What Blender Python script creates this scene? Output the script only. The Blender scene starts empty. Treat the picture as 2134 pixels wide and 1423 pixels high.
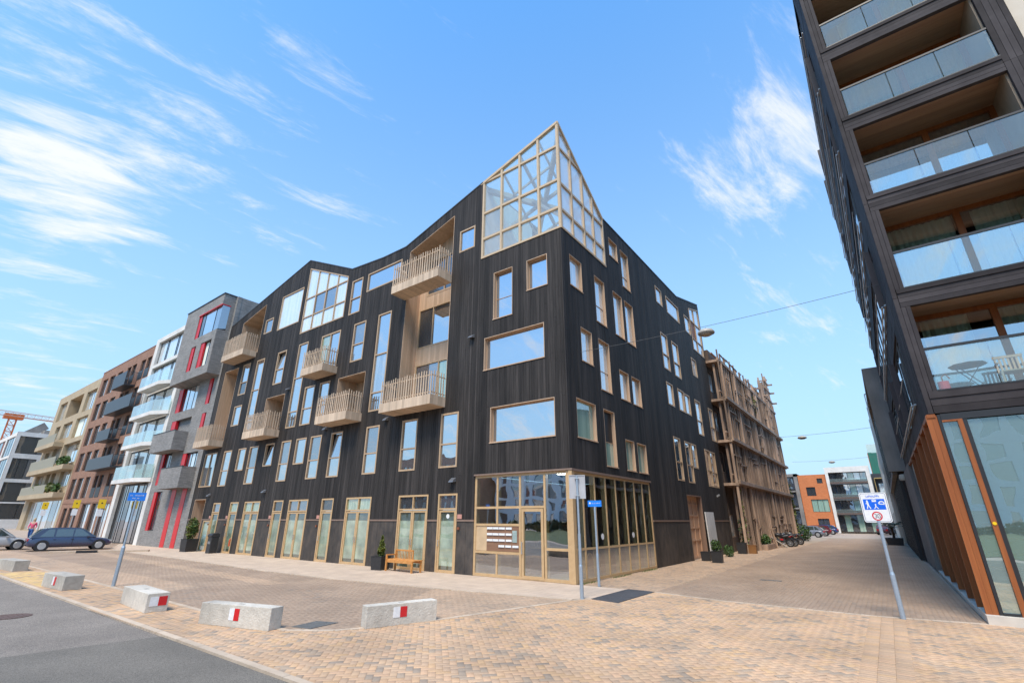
import bpy, bmesh, math, random
import numpy as np
from mathutils import Vector, Matrix

# ------------------------------------------------------------------ camera, sky, sun, exposure
scene = bpy.context.scene
COL = scene.collection
cam_data = bpy.data.cameras.new("camera")
cam = bpy.data.objects.new("camera", cam_data)
COL.objects.link(cam)
scene.camera = cam
cam_data.sensor_width = 36.0
cam_data.lens = 983.1 / 2134 * 36
cam_data.clip_start = 0.05
cam_data.clip_end = 3000
CAM = Vector((8.633, -15.093, 2.0))
_r = Vector((0.80194121, 0.59739878, 0.00223508))
_u = Vector((0.20928691, -0.28444462, 0.93556948))
_f = Vector((-0.55954382, 0.74980395, 0.35313561))
mw = Matrix.Identity(4)
for i in range(3):
    mw[i][0] = _r[i]; mw[i][1] = _u[i]; mw[i][2] = -_f[i]; mw[i][3] = CAM[i]
cam.matrix_world = mw

SUN_DIR = Vector((0.14, -0.50, 0.86)).normalized()
sun_el = math.asin(SUN_DIR.z)
sun_az = math.atan2(SUN_DIR.x, SUN_DIR.y)

world = bpy.data.worlds.new("World")
scene.world = world
world.use_nodes = True
nt = world.node_tree
for n in list(nt.nodes): nt.nodes.remove(n)
def wn(t, **k):
    n = nt.nodes.new(t)
    for a, b in k.items(): setattr(n, a, b)
    return n
def wmath(op, a, b=None, clamp=False):
    n = wn('ShaderNodeMath', operation=op, use_clamp=clamp)
    for i, x in enumerate((a, b)):
        if x is None: continue
        if isinstance(x, (int, float)): n.inputs[i].default_value = x
        else: nt.links.new(x, n.inputs[i])
    return n.outputs[0]
out = wn('ShaderNodeOutputWorld')
bg = wn('ShaderNodeBackground')
nt.links.new(bg.outputs[0], out.inputs[0])
sky = wn('ShaderNodeTexSky', sky_type='NISHITA')
sky.sun_disc = False
sky.sun_elevation = sun_el
sky.sun_rotation = sun_az
sky.air_density = 1.1; sky.dust_density = 0.4; sky.ozone_density = 1.6
tc = wn('ShaderNodeTexCoord')
sep = wn('ShaderNodeSeparateXYZ')
nt.links.new(tc.outputs['Generated'], sep.inputs[0])
zc = wmath('MAXIMUM', sep.outputs[2], 0.0)
zz = wmath('ADD', zc, 0.22)
px = wmath('DIVIDE', sep.outputs[0], zz); py = wmath('DIVIDE', sep.outputs[1], zz)
comb = wn('ShaderNodeCombineXYZ')
nt.links.new(px, comb.inputs[0]); nt.links.new(py, comb.inputs[1])
mp = wn('ShaderNodeMapping', vector_type='TEXTURE'); mp.inputs['Rotation'].default_value = (0, 0, math.radians(76)); mp.inputs['Scale'].default_value = (1.0, 0.30, 1)
nt.links.new(comb.outputs[0], mp.inputs[0])
n1 = wn('ShaderNodeTexNoise'); n1.inputs['Scale'].default_value = 3.4; n1.inputs['Detail'].default_value = 9; n1.inputs['Roughness'].default_value = 0.68; n1.inputs['Distortion'].default_value = 0.35
nt.links.new(mp.outputs[0], n1.inputs['Vector'])
n2 = wn('ShaderNodeTexNoise'); n2.inputs['Scale'].default_value = 0.9; n2.inputs['Detail'].default_value = 3
nt.links.new(comb.outputs[0], n2.inputs['Vector'])
# clouds lie where the photograph has them: soft blobs in direction space
blobs = [((-0.7942, -0.0192, 0.6073), 70, 0.0725), ((-0.7946, 0.0438, 0.6056), 75, 0.0869), ((-0.7883, 0.1212, 0.6032), 75, 0.0725), ((-0.8000, 0.2042, 0.5642), 180, 0.0483), ((-0.7865, 0.3103, 0.5339), 220, 0.0436), ((-0.7423, 0.4103, 0.5298), 200, 0.0873), ((-0.8763, 0.0185, 0.4813), 260, 0.134), ((-0.8735, 0.1142, 0.4732), 260, 0.123), ((-0.8828, 0.0493, 0.4671), 300, 0.0952), ((-0.0307, 0.7876, 0.6154), 80, 0.162), ((-0.1079, 0.7783, 0.6185), 120, 0.0952), ((0.0368, 0.7812, 0.6232), 90, 0.134), ((-0.6104, 0.3430, 0.7140), 120, 0.067), ((-0.6757, 0.2567, 0.6911), 200, 0.0413), ((-0.9256, 0.0662, 0.3727), 220, 0.103), ((-0.9099, 0.1243, 0.3959), 260, 0.0619), ((-0.9529, 0.0932, 0.2886), 250, 0.0722), ((-0.9698, 0.1417, 0.1986), 200, 0.0619), ((-0.1189, 0.9046, 0.4094), 150, 0.0722), ((-0.0203, 0.9523, 0.3045), 200, 0.0619), ((-0.0663, 0.9289, 0.3643), 200, 0.0515), ((-0.5680, 0.5404, 0.6207), 200, 0.0413), ((-0.9789, 0.1198, 0.1657), 160, 0.0515)]
acc = None
for d, sharp, amp in blobs:
    vd = Vector(d).normalized()
    dot = wn('ShaderNodeVectorMath', operation='DOT_PRODUCT'); dot.inputs[1].default_value = vd
    nrm = wn('ShaderNodeVectorMath', operation='NORMALIZE'); nt.links.new(tc.outputs['Generated'], nrm.inputs[0])
    nt.links.new(nrm.outputs[0], dot.inputs[0])
    e = wmath('MULTIPLY', wmath('SUBTRACT', dot.outputs['Value'], 1.0), sharp)
    g = wmath('MULTIPLY', wmath('EXPONENT', e), amp)
    acc = g if acc is None else wmath('ADD', acc, g)
back = wmath('MULTIPLY', wmath('SUBTRACT', 0.10, sep.outputs[1]), 0.19)   # the half of the sky behind is cloudier
back = wmath('MAXIMUM', back, 0.0)
acc = wmath('ADD', acc, back)
low = wmath('MULTIPLY', wmath('POWER', wmath('SUBTRACT', 1.0, zc, True), 7.0), 0.10)
acc = wmath('ADD', acc, low)
val = wmath('ADD', wmath('MULTIPLY', n1.outputs['Fac'], 1.15), wmath('MULTIPLY', n2.outputs['Fac'], 0.25))
val = wmath('ADD', val, acc)
mr = wn('ShaderNodeMapRange'); mr.interpolation_type = 'SMOOTHSTEP'
mr.inputs['From Min'].default_value = 0.83; mr.inputs['From Max'].default_value = 1.22
nt.links.new(val, mr.inputs['Value'])
cl = mr.outputs['Result']
tint = wn('ShaderNodeMix', data_type='RGBA', blend_type='MULTIPLY'); tint.inputs[0].default_value = 1.0
nt.links.new(sky.outputs[0], tint.inputs[6]); tint.inputs[7].default_value = (0.84, 1.88, 2.50, 1)
# pale air near the horizon
hz = wmath('POWER', wmath('SUBTRACT', 1.0, zc, True), 1.25)
hz = wmath('MULTIPLY', hz, 1.0)
mixh = wn('ShaderNodeMix', data_type='RGBA'); nt.links.new(hz, mixh.inputs[0])
nt.links.new(tint.outputs[2], mixh.inputs[6]); mixh.inputs[7].default_value = (3.9, 5.2, 6.4, 1)
mixc = wn('ShaderNodeMix', data_type='RGBA'); nt.links.new(wmath('MULTIPLY', cl, 0.9), mixc.inputs[0])
nt.links.new(mixh.outputs[2], mixc.inputs[6]); mixc.inputs[7].default_value = (7.0, 7.1, 7.2, 1)
nt.links.new(mixc.outputs[2], bg.inputs[0])
bg.inputs[1].default_value = 0.10

sun_l = bpy.data.lights.new("sun", 'SUN'); sun_o = bpy.data.objects.new("sun", sun_l); COL.objects.link(sun_o)
sun_l.energy = 3.2; sun_l.angle = math.radians(20); sun_l.color = (1.0, 0.88, 0.72)
sun_o.rotation_euler = SUN_DIR.to_track_quat('Z', 'Y').to_euler()
sun_o.location = (0, -30, 40)

vs = scene.view_settings
vs.view_transform = 'Standard'; vs.look = 'None'; vs.gamma = 1.0; vs.use_curve_mapping = False
vs.exposure = 0.56
scene.cycles.max_bounces = 8
scene.cycles.transparent_max_bounces = 12
scene.cycles.caustics_reflective = False; scene.cycles.caustics_refractive = False

rnd = random.Random(7)

# ------------------------------------------------------------------ materials
MATS = {}
def _nodes(name):
    m = bpy.data.materials.new(name); m.use_nodes = True
    t = m.node_tree
    b = t.nodes['Principled BSDF']
    return m, t, b
def mat(name, c1, c2=None, rough=0.6, scale=3.0, stretch=(1, 1, 1), tone=0.0, bump=0.0, bscale=None, metal=0.0, spec=0.5, ramp=None, dirt=0.0, detail=6.0, dstretch=0):
    """c1..c2 mixed by stretched noise; tone = per-face brightness spread; ramp = palette picked by the face's tone"""
    if name in MATS: return MATS[name]
    m, t, b = _nodes(name)
    L = t.links.new
    geo = t.nodes.new('ShaderNodeNewGeometry')
    mp = t.nodes.new('ShaderNodeMapping'); mp.inputs['Scale'].default_value = stretch
    L(geo.outputs['Position'], mp.inputs[0])
    nz = t.nodes.new('ShaderNodeTexNoise'); nz.inputs['Scale'].default_value = scale; nz.inputs['Detail'].default_value = detail; nz.inputs['Roughness'].default_value = 0.6
    L(mp.outputs[0], nz.inputs['Vector'])
    c2 = c2 or tuple(x * 0.82 for x in c1)
    att = t.nodes.new('ShaderNodeAttribute'); att.attribute_name = 'tone'
    mr = t.nodes.new('ShaderNodeMapRange'); mr.inputs['From Min'].default_value = 0.3; mr.inputs['From Max'].default_value = 0.7
    L(nz.outputs['Fac'], mr.inputs['Value'])
    mx = t.nodes.new('ShaderNodeMix'); mx.data_type = 'RGBA'
    L(mr.outputs['Result'], mx.inputs[0])
    if ramp:
        cr = t.nodes.new('ShaderNodeValToRGB'); cr.color_ramp.interpolation = 'LINEAR'
        el = cr.color_ramp.elements
        while len(el) > 1: el.remove(el[-1])
        for i, (p, c) in enumerate(ramp):
            e = el[0] if i == 0 else el.new(p)
            e.position = p; e.color = (*c, 1)
        L(att.outputs['Fac'], cr.inputs[0])
        dk = t.nodes.new('ShaderNodeMix'); dk.data_type = 'RGBA'; dk.blend_type = 'MULTIPLY'; dk.inputs[0].default_value = 1
        L(cr.outputs[0], dk.inputs[6]); dk.inputs[7].default_value = (0.84, 0.84, 0.85, 1)
        L(dk.outputs[2], mx.inputs[6]); L(cr.outputs[0], mx.inputs[7])
        col = mx.outputs[2]
    else:
        mx.inputs[6].default_value = (*c1, 1); mx.inputs[7].default_value = (*c2, 1)
        col = mx.outputs[2]
        if tone:
            k = t.nodes.new('ShaderNodeMapRange'); k.inputs['To Min'].default_value = 1 - tone; k.inputs['To Max'].default_value = 1 + tone
            L(att.outputs['Fac'], k.inputs['Value'])
            vm = t.nodes.new('ShaderNodeVectorMath'); vm.operation = 'SCALE'
            L(col, vm.inputs[0]); L(k.outputs[0], vm.inputs['Scale']); col = vm.outputs[0]
    if dirt:
        n3 = t.nodes.new('ShaderNodeTexNoise'); n3.inputs['Scale'].default_value = 1.1 if dstretch else 0.55; n3.inputs['Detail'].default_value = 5
        if dstretch:
            m3 = t.nodes.new('ShaderNodeMapping'); m3.inputs['Scale'].default_value = (1, 1, dstretch); L(geo.outputs['Position'], m3.inputs[0]); L(m3.outputs[0], n3.inputs['Vector'])
        else: L(geo.outputs['Position'], n3.inputs['Vector'])
        k = t.nodes.new('ShaderNodeMapRange'); k.inputs['From Min'].default_value = 0.35; k.inputs['From Max'].default_value = 0.65
        k.inputs['To Min'].default_value = 1 - dirt; k.inputs['To Max'].default_value = 1 + dirt * 0.4
        L(n3.outputs['Fac'], k.inputs['Value'])
        vm = t.nodes.new('ShaderNodeVectorMath'); vm.operation = 'SCALE'
        L(col, vm.inputs[0]); L(k.outputs[0], vm.inputs['Scale']); col = vm.outputs[0]
    L(col, b.inputs['Base Color'])
    b.inputs['Roughness'].default_value = rough; b.inputs['Metallic'].default_value = metal
    b.inputs['Specular IOR Level'].default_value = spec
    if bump:
        bp = t.nodes.new('ShaderNodeBump'); bp.inputs['Strength'].default_value = bump; bp.inputs['Distance'].default_value = 0.02
        if bscale:
            nb = t.nodes.new('ShaderNodeTexNoise'); nb.inputs['Scale'].default_value = bscale; nb.inputs['Detail'].default_value = 4
            L(mp.outputs[0], nb.inputs['Vector']); L(nb.outputs['Fac'], bp.inputs['Height'])
        else: L(nz.outputs['Fac'], bp.inputs['Height'])
        L(bp.outputs[0], b.inputs['Normal'])
    MATS[name] = m
    return m
def brickmat(name, c1, c2, mortar, bw, bh, plane='XZ', rough=0.85, msize=0.012, offset=0.5, rot=0.0, bump=0.4, dirt=0.1):
    if name in MATS: return MATS[name]
    m, t, b = _nodes(name); L = t.links.new
    geo = t.nodes.new('ShaderNodeNewGeometry'); sp = t.nodes.new('ShaderNodeSeparateXYZ'); L(geo.outputs['Position'], sp.inputs[0])
    cb = t.nodes.new('ShaderNodeCombineXYZ')
    if plane == 'XY': L(sp.outputs[0], cb.inputs[0]); L(sp.outputs[1], cb.inputs[1])
    else:
        ad = t.nodes.new('ShaderNodeMath'); ad.operation = 'ADD'; L(sp.outputs[0], ad.inputs[0]); L(sp.outputs[1], ad.inputs[1])
        L(ad.outputs[0], cb.inputs[0]); L(sp.outputs[2], cb.inputs[1])
    mp = t.nodes.new('ShaderNodeMapping'); mp.inputs['Rotation'].default_value = (0, 0, rot); L(cb.outputs[0], mp.inputs[0])
    bt = t.nodes.new('ShaderNodeTexBrick'); L(mp.outputs[0], bt.inputs['Vector'])
    bt.inputs['Scale'].default_value = 1; bt.inputs['Brick Width'].default_value = bw; bt.inputs['Row Height'].default_value = bh
    bt.inputs['Mortar Size'].default_value = msize; bt.offset = offset
    bt.inputs['Color1'].default_value = (*c1, 1); bt.inputs['Color2'].default_value = (*c2, 1); bt.inputs['Mortar'].default_value = (*mortar, 1)
    nz = t.nodes.new('ShaderNodeTexNoise'); nz.inputs['Scale'].default_value = 1.3; nz.inputs['Detail'].default_value = 8; L(geo.outputs['Position'], nz.inputs['Vector'])
    k = t.nodes.new('ShaderNodeMapRange'); k.inputs['From Min'].default_value = 0.3; k.inputs['From Max'].default_value = 0.7
    k.inputs['To Min'].default_value = 1 - dirt; k.inputs['To Max'].default_value = 1 + dirt; L(nz.outputs['Fac'], k.inputs['Value'])
    vm = t.nodes.new('ShaderNodeVectorMath'); vm.operation = 'SCALE'; L(bt.outputs['Color'], vm.inputs[0]); L(k.outputs[0], vm.inputs['Scale'])
    L(vm.outputs[0], b.inputs['Base Color']); b.inputs['Roughness'].default_value = rough
    bp = t.nodes.new('ShaderNodeBump'); bp.inputs['Strength'].default_value = bump; bp.inputs['Distance'].default_value = 0.01
    L(bt.outputs['Fac'], bp.inputs['Height']); bp.invert = True; L(bp.outputs[0], b.inputs['Normal'])
    MATS[name] = m
    return m
def glass(name, refl, under, under2=None, ior=1.5, clear=0.0, tint=(0.9, 0.97, 0.95), rough=0.0, folds=0.0, gcol=(0.93, 0.96, 1.0)):
    """window glass: a mirror share, over a dark or curtained inside or over what really stands behind (clear)"""
    if name in MATS: return MATS[name]
    m, t, b = _nodes(name); L = t.links.new
    out = t.nodes['Material Output']
    gl = t.nodes.new('ShaderNodeBsdfGlossy'); gl.inputs['Color'].default_value = (*gcol, 1); gl.inputs['Roughness'].default_value = rough
    geo = t.nodes.new('ShaderNodeNewGeometry')
    nz = t.nodes.new('ShaderNodeTexNoise'); nz.inputs['Scale'].default_value = 0.9; nz.inputs['Detail'].default_value = 1; L(geo.outputs['Position'], nz.inputs['Vector'])
    bp = t.nodes.new('ShaderNodeBump'); bp.inputs['Strength'].default_value = 0.15; bp.inputs['Distance'].default_value = 0.05
    L(nz.outputs['Fac'], bp.inputs['Height']); L(bp.outputs[0], gl.inputs['Normal'])
    b.inputs['Base Color'].default_value = (*under, 1); b.inputs['Roughness'].default_value = 0.6
    if under2:
        mp = t.nodes.new('ShaderNodeMapping'); mp.inputs['Scale'].default_value = (1, 1, 0.04); L(geo.outputs['Position'], mp.inputs[0])
        nn = t.nodes.new('ShaderNodeTexNoise'); nn.inputs['Scale'].default_value = folds or 5; L(mp.outputs[0], nn.inputs['Vector'])
        mx = t.nodes.new('ShaderNodeMix'); mx.data_type = 'RGBA'; mx.inputs[6].default_value = (*under, 1); mx.inputs[7].default_value = (*under2, 1)
        mr = t.nodes.new('ShaderNodeMapRange'); mr.inputs['From Min'].default_value = 0.35; mr.inputs['From Max'].default_value = 0.65; L(nn.outputs['Fac'], mr.inputs['Value'])
        L(mr.outputs[0], mx.inputs[0]); L(mx.outputs[2], b.inputs['Base Color'])
    base = b.outputs[0]
    if clear:
        tr = t.nodes.new('ShaderNodeBsdfTransparent'); tr.inputs['Color'].default_value = (*tint, 1)
        m2 = t.nodes.new('ShaderNodeMixShader'); mxn = t.nodes.new('ShaderNodeMath'); mxn.operation = 'MAXIMUM'; mxn.inputs[0].default_value = clear; L(geo.outputs['Backfacing'], mxn.inputs[1]); L(mxn.outputs[0], m2.inputs[0]); L(b.outputs[0], m2.inputs[1]); L(tr.outputs[0], m2.inputs[2]); base = m2.outputs[0]
    fr = t.nodes.new('ShaderNodeFresnel'); fr.inputs['IOR'].default_value = ior
    ad = t.nodes.new('ShaderNodeMath'); ad.operation = 'ADD'; ad.use_clamp = True; ad.inputs[1].default_value = refl; L(fr.outputs[0], ad.inputs[0])
    inv = t.nodes.new('ShaderNodeMath'); inv.operation = 'SUBTRACT'; inv.inputs[0].default_value = 1; L(geo.outputs['Backfacing'], inv.inputs[1])
    mu = t.nodes.new('ShaderNodeMath'); mu.operation = 'MULTIPLY'; L(ad.outputs[0], mu.inputs[0]); L(inv.outputs[0], mu.inputs[1])   # reflect once, on the outer face
    ms = t.nodes.new('ShaderNodeMixShader'); L(mu.outputs[0], ms.inputs[0]); L(base, ms.inputs[1]); L(gl.outputs[0], ms.inputs[2])
    L(ms.outputs[0], out.inputs['Surface'])
    MATS[name] = m
    return m

VS = (1, 1, 0.05)   # grain running up the boards
M_char = mat('charred_timber', (0.026, 0.0222, 0.0205), (0.056, 0.048, 0.0435), rough=0.66, scale=14, stretch=(1, 1, 0.05), tone=0.33, bump=0.25, spec=0.22, dirt=0.34, dstretch=0.16)
M_slate = mat('dark_slate_board', (0.028, 0.025, 0.023), (0.085, 0.066, 0.052), rough=0.6, scale=3.2, stretch=(1, 1, 0.5), tone=0.22, bump=0.2, dirt=0.3)
M_trim = mat('copper_trim', (0.30, 0.20, 0.15), rough=0.5, metal=0.3)
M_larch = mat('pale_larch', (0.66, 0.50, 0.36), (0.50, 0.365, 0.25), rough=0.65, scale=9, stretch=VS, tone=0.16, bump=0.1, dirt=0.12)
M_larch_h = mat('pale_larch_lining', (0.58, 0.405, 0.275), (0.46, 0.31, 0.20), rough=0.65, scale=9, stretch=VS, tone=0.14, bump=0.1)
M_side = glass('side_glass', 0.06, (0.03, 0.03, 0.034), ior=1.12)
M_oak = mat('oak_window_frame', (0.52, 0.37, 0.24), (0.42, 0.28, 0.16), rough=0.5, scale=12, stretch=VS, spec=0.5)
M_gold = mat('bronze_door_frame', (0.56, 0.38, 0.20), (0.48, 0.31, 0.155), rough=0.45, scale=6)
M_tan = mat('tan_gable_frame', (0.60, 0.45, 0.29), (0.52, 0.38, 0.24), rough=0.5, scale=6)
M_orange = mat('orange_hardwood', (0.34, 0.112, 0.034), (0.22, 0.065, 0.02), spec=0.3, rough=0.5, scale=10, stretch=VS, tone=0.15, bump=0.08)
M_soffit = mat('brown_soffit_board', (0.46, 0.29, 0.18), (0.34, 0.20, 0.125), rough=0.55, scale=7, stretch=(0.06, 1, 1), tone=0.15)
M_clad = mat('dark_metal_cladding', (0.062, 0.055, 0.057), (0.042, 0.037, 0.039), spec=0.10, rough=0.7, scale=6, stretch=(0.4, 0.4, 0.4), tone=0.30, dirt=0.2)
M_black = mat('black_metal', (0.022, 0.022, 0.024), rough=0.45, scale=5)
M_white = mat('white_render', (0.76, 0.73, 0.69), (0.66, 0.63, 0.58), rough=0.8, scale=2.5, dirt=0.12)
M_cream = mat('cream_render', (0.66, 0.58, 0.48), (0.58, 0.50, 0.40), rough=0.8, scale=2.5)
M_conc = mat('cast_concrete', (0.62, 0.57, 0.49), (0.48, 0.435, 0.37), rough=0.85, scale=7, bump=0.6, bscale=30, dirt=0.30)
M_concd = mat('grey_concrete', (0.26, 0.24, 0.22), (0.19, 0.175, 0.16), rough=0.85, scale=3, stretch=(1, 1, 0.3), dirt=0.2)
M_zinc = mat('galvanised_pole', (0.42, 0.49, 0.56), (0.33, 0.40, 0.47), rough=0.42, scale=30, metal=0.5)
M_steel = mat('light_steel', (0.62, 0.62, 0.62), rough=0.35, metal=0.7)
M_red = mat('red_paint', (0.62, 0.012, 0.018), (0.52, 0.01, 0.015), rough=0.4)
M_signwhite = mat('sign_white', (0.82, 0.82, 0.82), rough=0.4, scale=20)
M_signblue = mat('sign_blue', (0.01, 0.14, 0.75), rough=0.35, scale=20)
M_bluelt = mat('street_sign_blue', (0.015, 0.22, 0.80), rough=0.35, scale=20)
M_yellow = mat('sign_yellow', (0.85, 0.56, 0.01), rough=0.4, scale=20)
M_pane = glass('window_glass', 0.58, (0.05, 0.07, 0.085))
M_panec = glass('window_glass_curtained', 0.44, (0.30, 0.33, 0.34), (0.12, 0.14, 0.16), folds=9)
M_pane2 = glass('window_glass_grey', 0.34, (0.05, 0.06, 0.08))
M_paned = glass('window_glass_dark', 0.12, (0.018, 0.022, 0.026))
M_panew = glass('window_glass_bright', 0.34, (0.86, 0.88, 0.87), (0.66, 0.72, 0.72), folds=6)
M_paneg = glass('door_glass_frosted', 0.20, (0.36, 0.52, 0.42), (0.24, 0.40, 0.32), folds=4)
def frosted(name, low, low2, top):
    m = glass(name, 0.16, low, low2, folds=3); t = m.node_tree; L = t.links.new; b = t.nodes['Principled BSDF']
    src = b.inputs['Base Color'].links[0].from_socket
    geo = t.nodes.new('ShaderNodeNewGeometry'); sp = t.nodes.new('ShaderNodeSeparateXYZ'); L(geo.outputs['Position'], sp.inputs[0])
    r = t.nodes.new('ShaderNodeMapRange'); r.inputs['From Min'].default_value = 1.93; r.inputs['From Max'].default_value = 1.97; L(sp.outputs[2], r.inputs['Value'])
    r2 = t.nodes.new('ShaderNodeMapRange'); r2.inputs['From Min'].default_value = 0.27; r2.inputs['From Max'].default_value = 0.25; L(sp.outputs[2], r2.inputs['Value'])
    mxx = t.nodes.new('ShaderNodeMath'); mxx.operation = 'MAXIMUM'; L(r.outputs[0], mxx.inputs[0]); L(r2.outputs[0], mxx.inputs[1])
    mx = t.nodes.new('ShaderNodeMix'); mx.data_type = 'RGBA'; L(mxx.outputs[0], mx.inputs[0]); L(src, mx.inputs[6]); mx.inputs[7].default_value = (*top, 1)
    nz = t.nodes.new('ShaderNodeTexNoise'); nz.inputs['Scale'].default_value = 1.7; nz.inputs['Detail'].default_value = 3; L(geo.outputs['Position'], nz.inputs['Vector'])
    k = t.nodes.new('ShaderNodeMapRange'); k.inputs['From Min'].default_value = .3; k.inputs['From Max'].default_value = .7; k.inputs['To Min'].default_value = .6; k.inputs['To Max'].default_value = 1.25; L(nz.outputs['Fac'], k.inputs['Value'])
    vm = t.nodes.new('ShaderNodeVectorMath'); vm.operation = 'SCALE'; L(mx.outputs[2], vm.inputs[0]); L(k.outputs[0], vm.inputs['Scale']); L(vm.outputs[0], b.inputs['Base Color'])
    return m
M_frost = frosted('frosted_door_glass', (0.40, 0.47, 0.34), (0.30, 0.38, 0.28), (0.07, 0.09, 0.06))
M_frost2 = frosted('frosted_door_glass_dim', (0.26, 0.33, 0.22), (0.16, 0.22, 0.14), (0.05, 0.07, 0.04))
M_panecur = glass('door_glass_curtain', 0.25, (0.42, 0.50, 0.34), (0.16, 0.22, 0.10), folds=16)
M_clear = glass('clear_shop_glass', 0.42, (0.03, 0.03, 0.03), clear=0.97)
M_cloudR = glass('painted_cloud_corner_glass', 0.12, (0.97, 0.97, 0.97), clear=0.22, tint=(0.98, 1, 1))  # near-white base imitates cloud mirrored in the right-hand panes
M_clearL = glass('clear_corner_glass_left', 0.05, (0.9, 0.94, 0.95), clear=0.80, tint=(0.98, 1, 1))
M_bal = glass('balustrade_glass', 0.06, (0.62, 0.72, 0.70), clear=0.86, tint=(0.90, 0.98, 0.97))
M_balg = glass('green_balustrade_glass', 0.20, (0.58, 0.70, 0.67), clear=0.60, tint=(0.82, 0.95, 0.93))
M_roofglass = glass('roof_glass', 0.02, (0.85, 0.97, 0.97), clear=0.80, tint=(0.86, 1, 1))  # white diffuse share brightens the roof, imitating pale sky behind it
M_curtain = mat('pale_curtain', (0.84, 0.87, 0.78), (0.62, 0.68, 0.58), rough=0.9, scale=7, stretch=(1, 1, 0.02))
M_drkcur = mat('grey_curtain', (0.20, 0.18, 0.15), (0.09, 0.08, 0.07), rough=0.9, scale=9, stretch=(1, 1, 0.02))
M_rubber = mat('tyre_rubber', (0.018, 0.018, 0.019), rough=0.8, scale=20)
M_planter = mat('black_planter', (0.022, 0.022, 0.024), (0.03, 0.03, 0.032), rough=0.5, scale=8)
M_soil = mat('soil', (0.05, 0.032, 0.02), rough=1, scale=20)
M_weather = mat('weathered_timber', (0.46, 0.32, 0.23), (0.24, 0.16, 0.115), rough=0.8, scale=6, stretch=(1, 1, 0.12), tone=0.45, bump=0.3, dirt=0.3)
M_weather2 = mat('weathered_panel', (0.125, 0.085, 0.063), (0.06, 0.042, 0.033), rough=0.85, scale=5, stretch=(1, 1, 0.1), tone=0.4, bump=0.3, dirt=0.3)
def leafmat(name, a, b_):
    return mat(name, a, b_, rough=0.6, scale=4, tone=0.5)
M_leaf = leafmat('green_leaves', (0.055, 0.11, 0.02), (0.035, 0.075, 0.015))
M_leafy = leafmat('yellow_green_leaves', (0.14, 0.15, 0.02), (0.07, 0.10, 0.015))
M_leafd = leafmat('dark_green_leaves', (0.03, 0.06, 0.015), (0.02, 0.04, 0.01))

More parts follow.
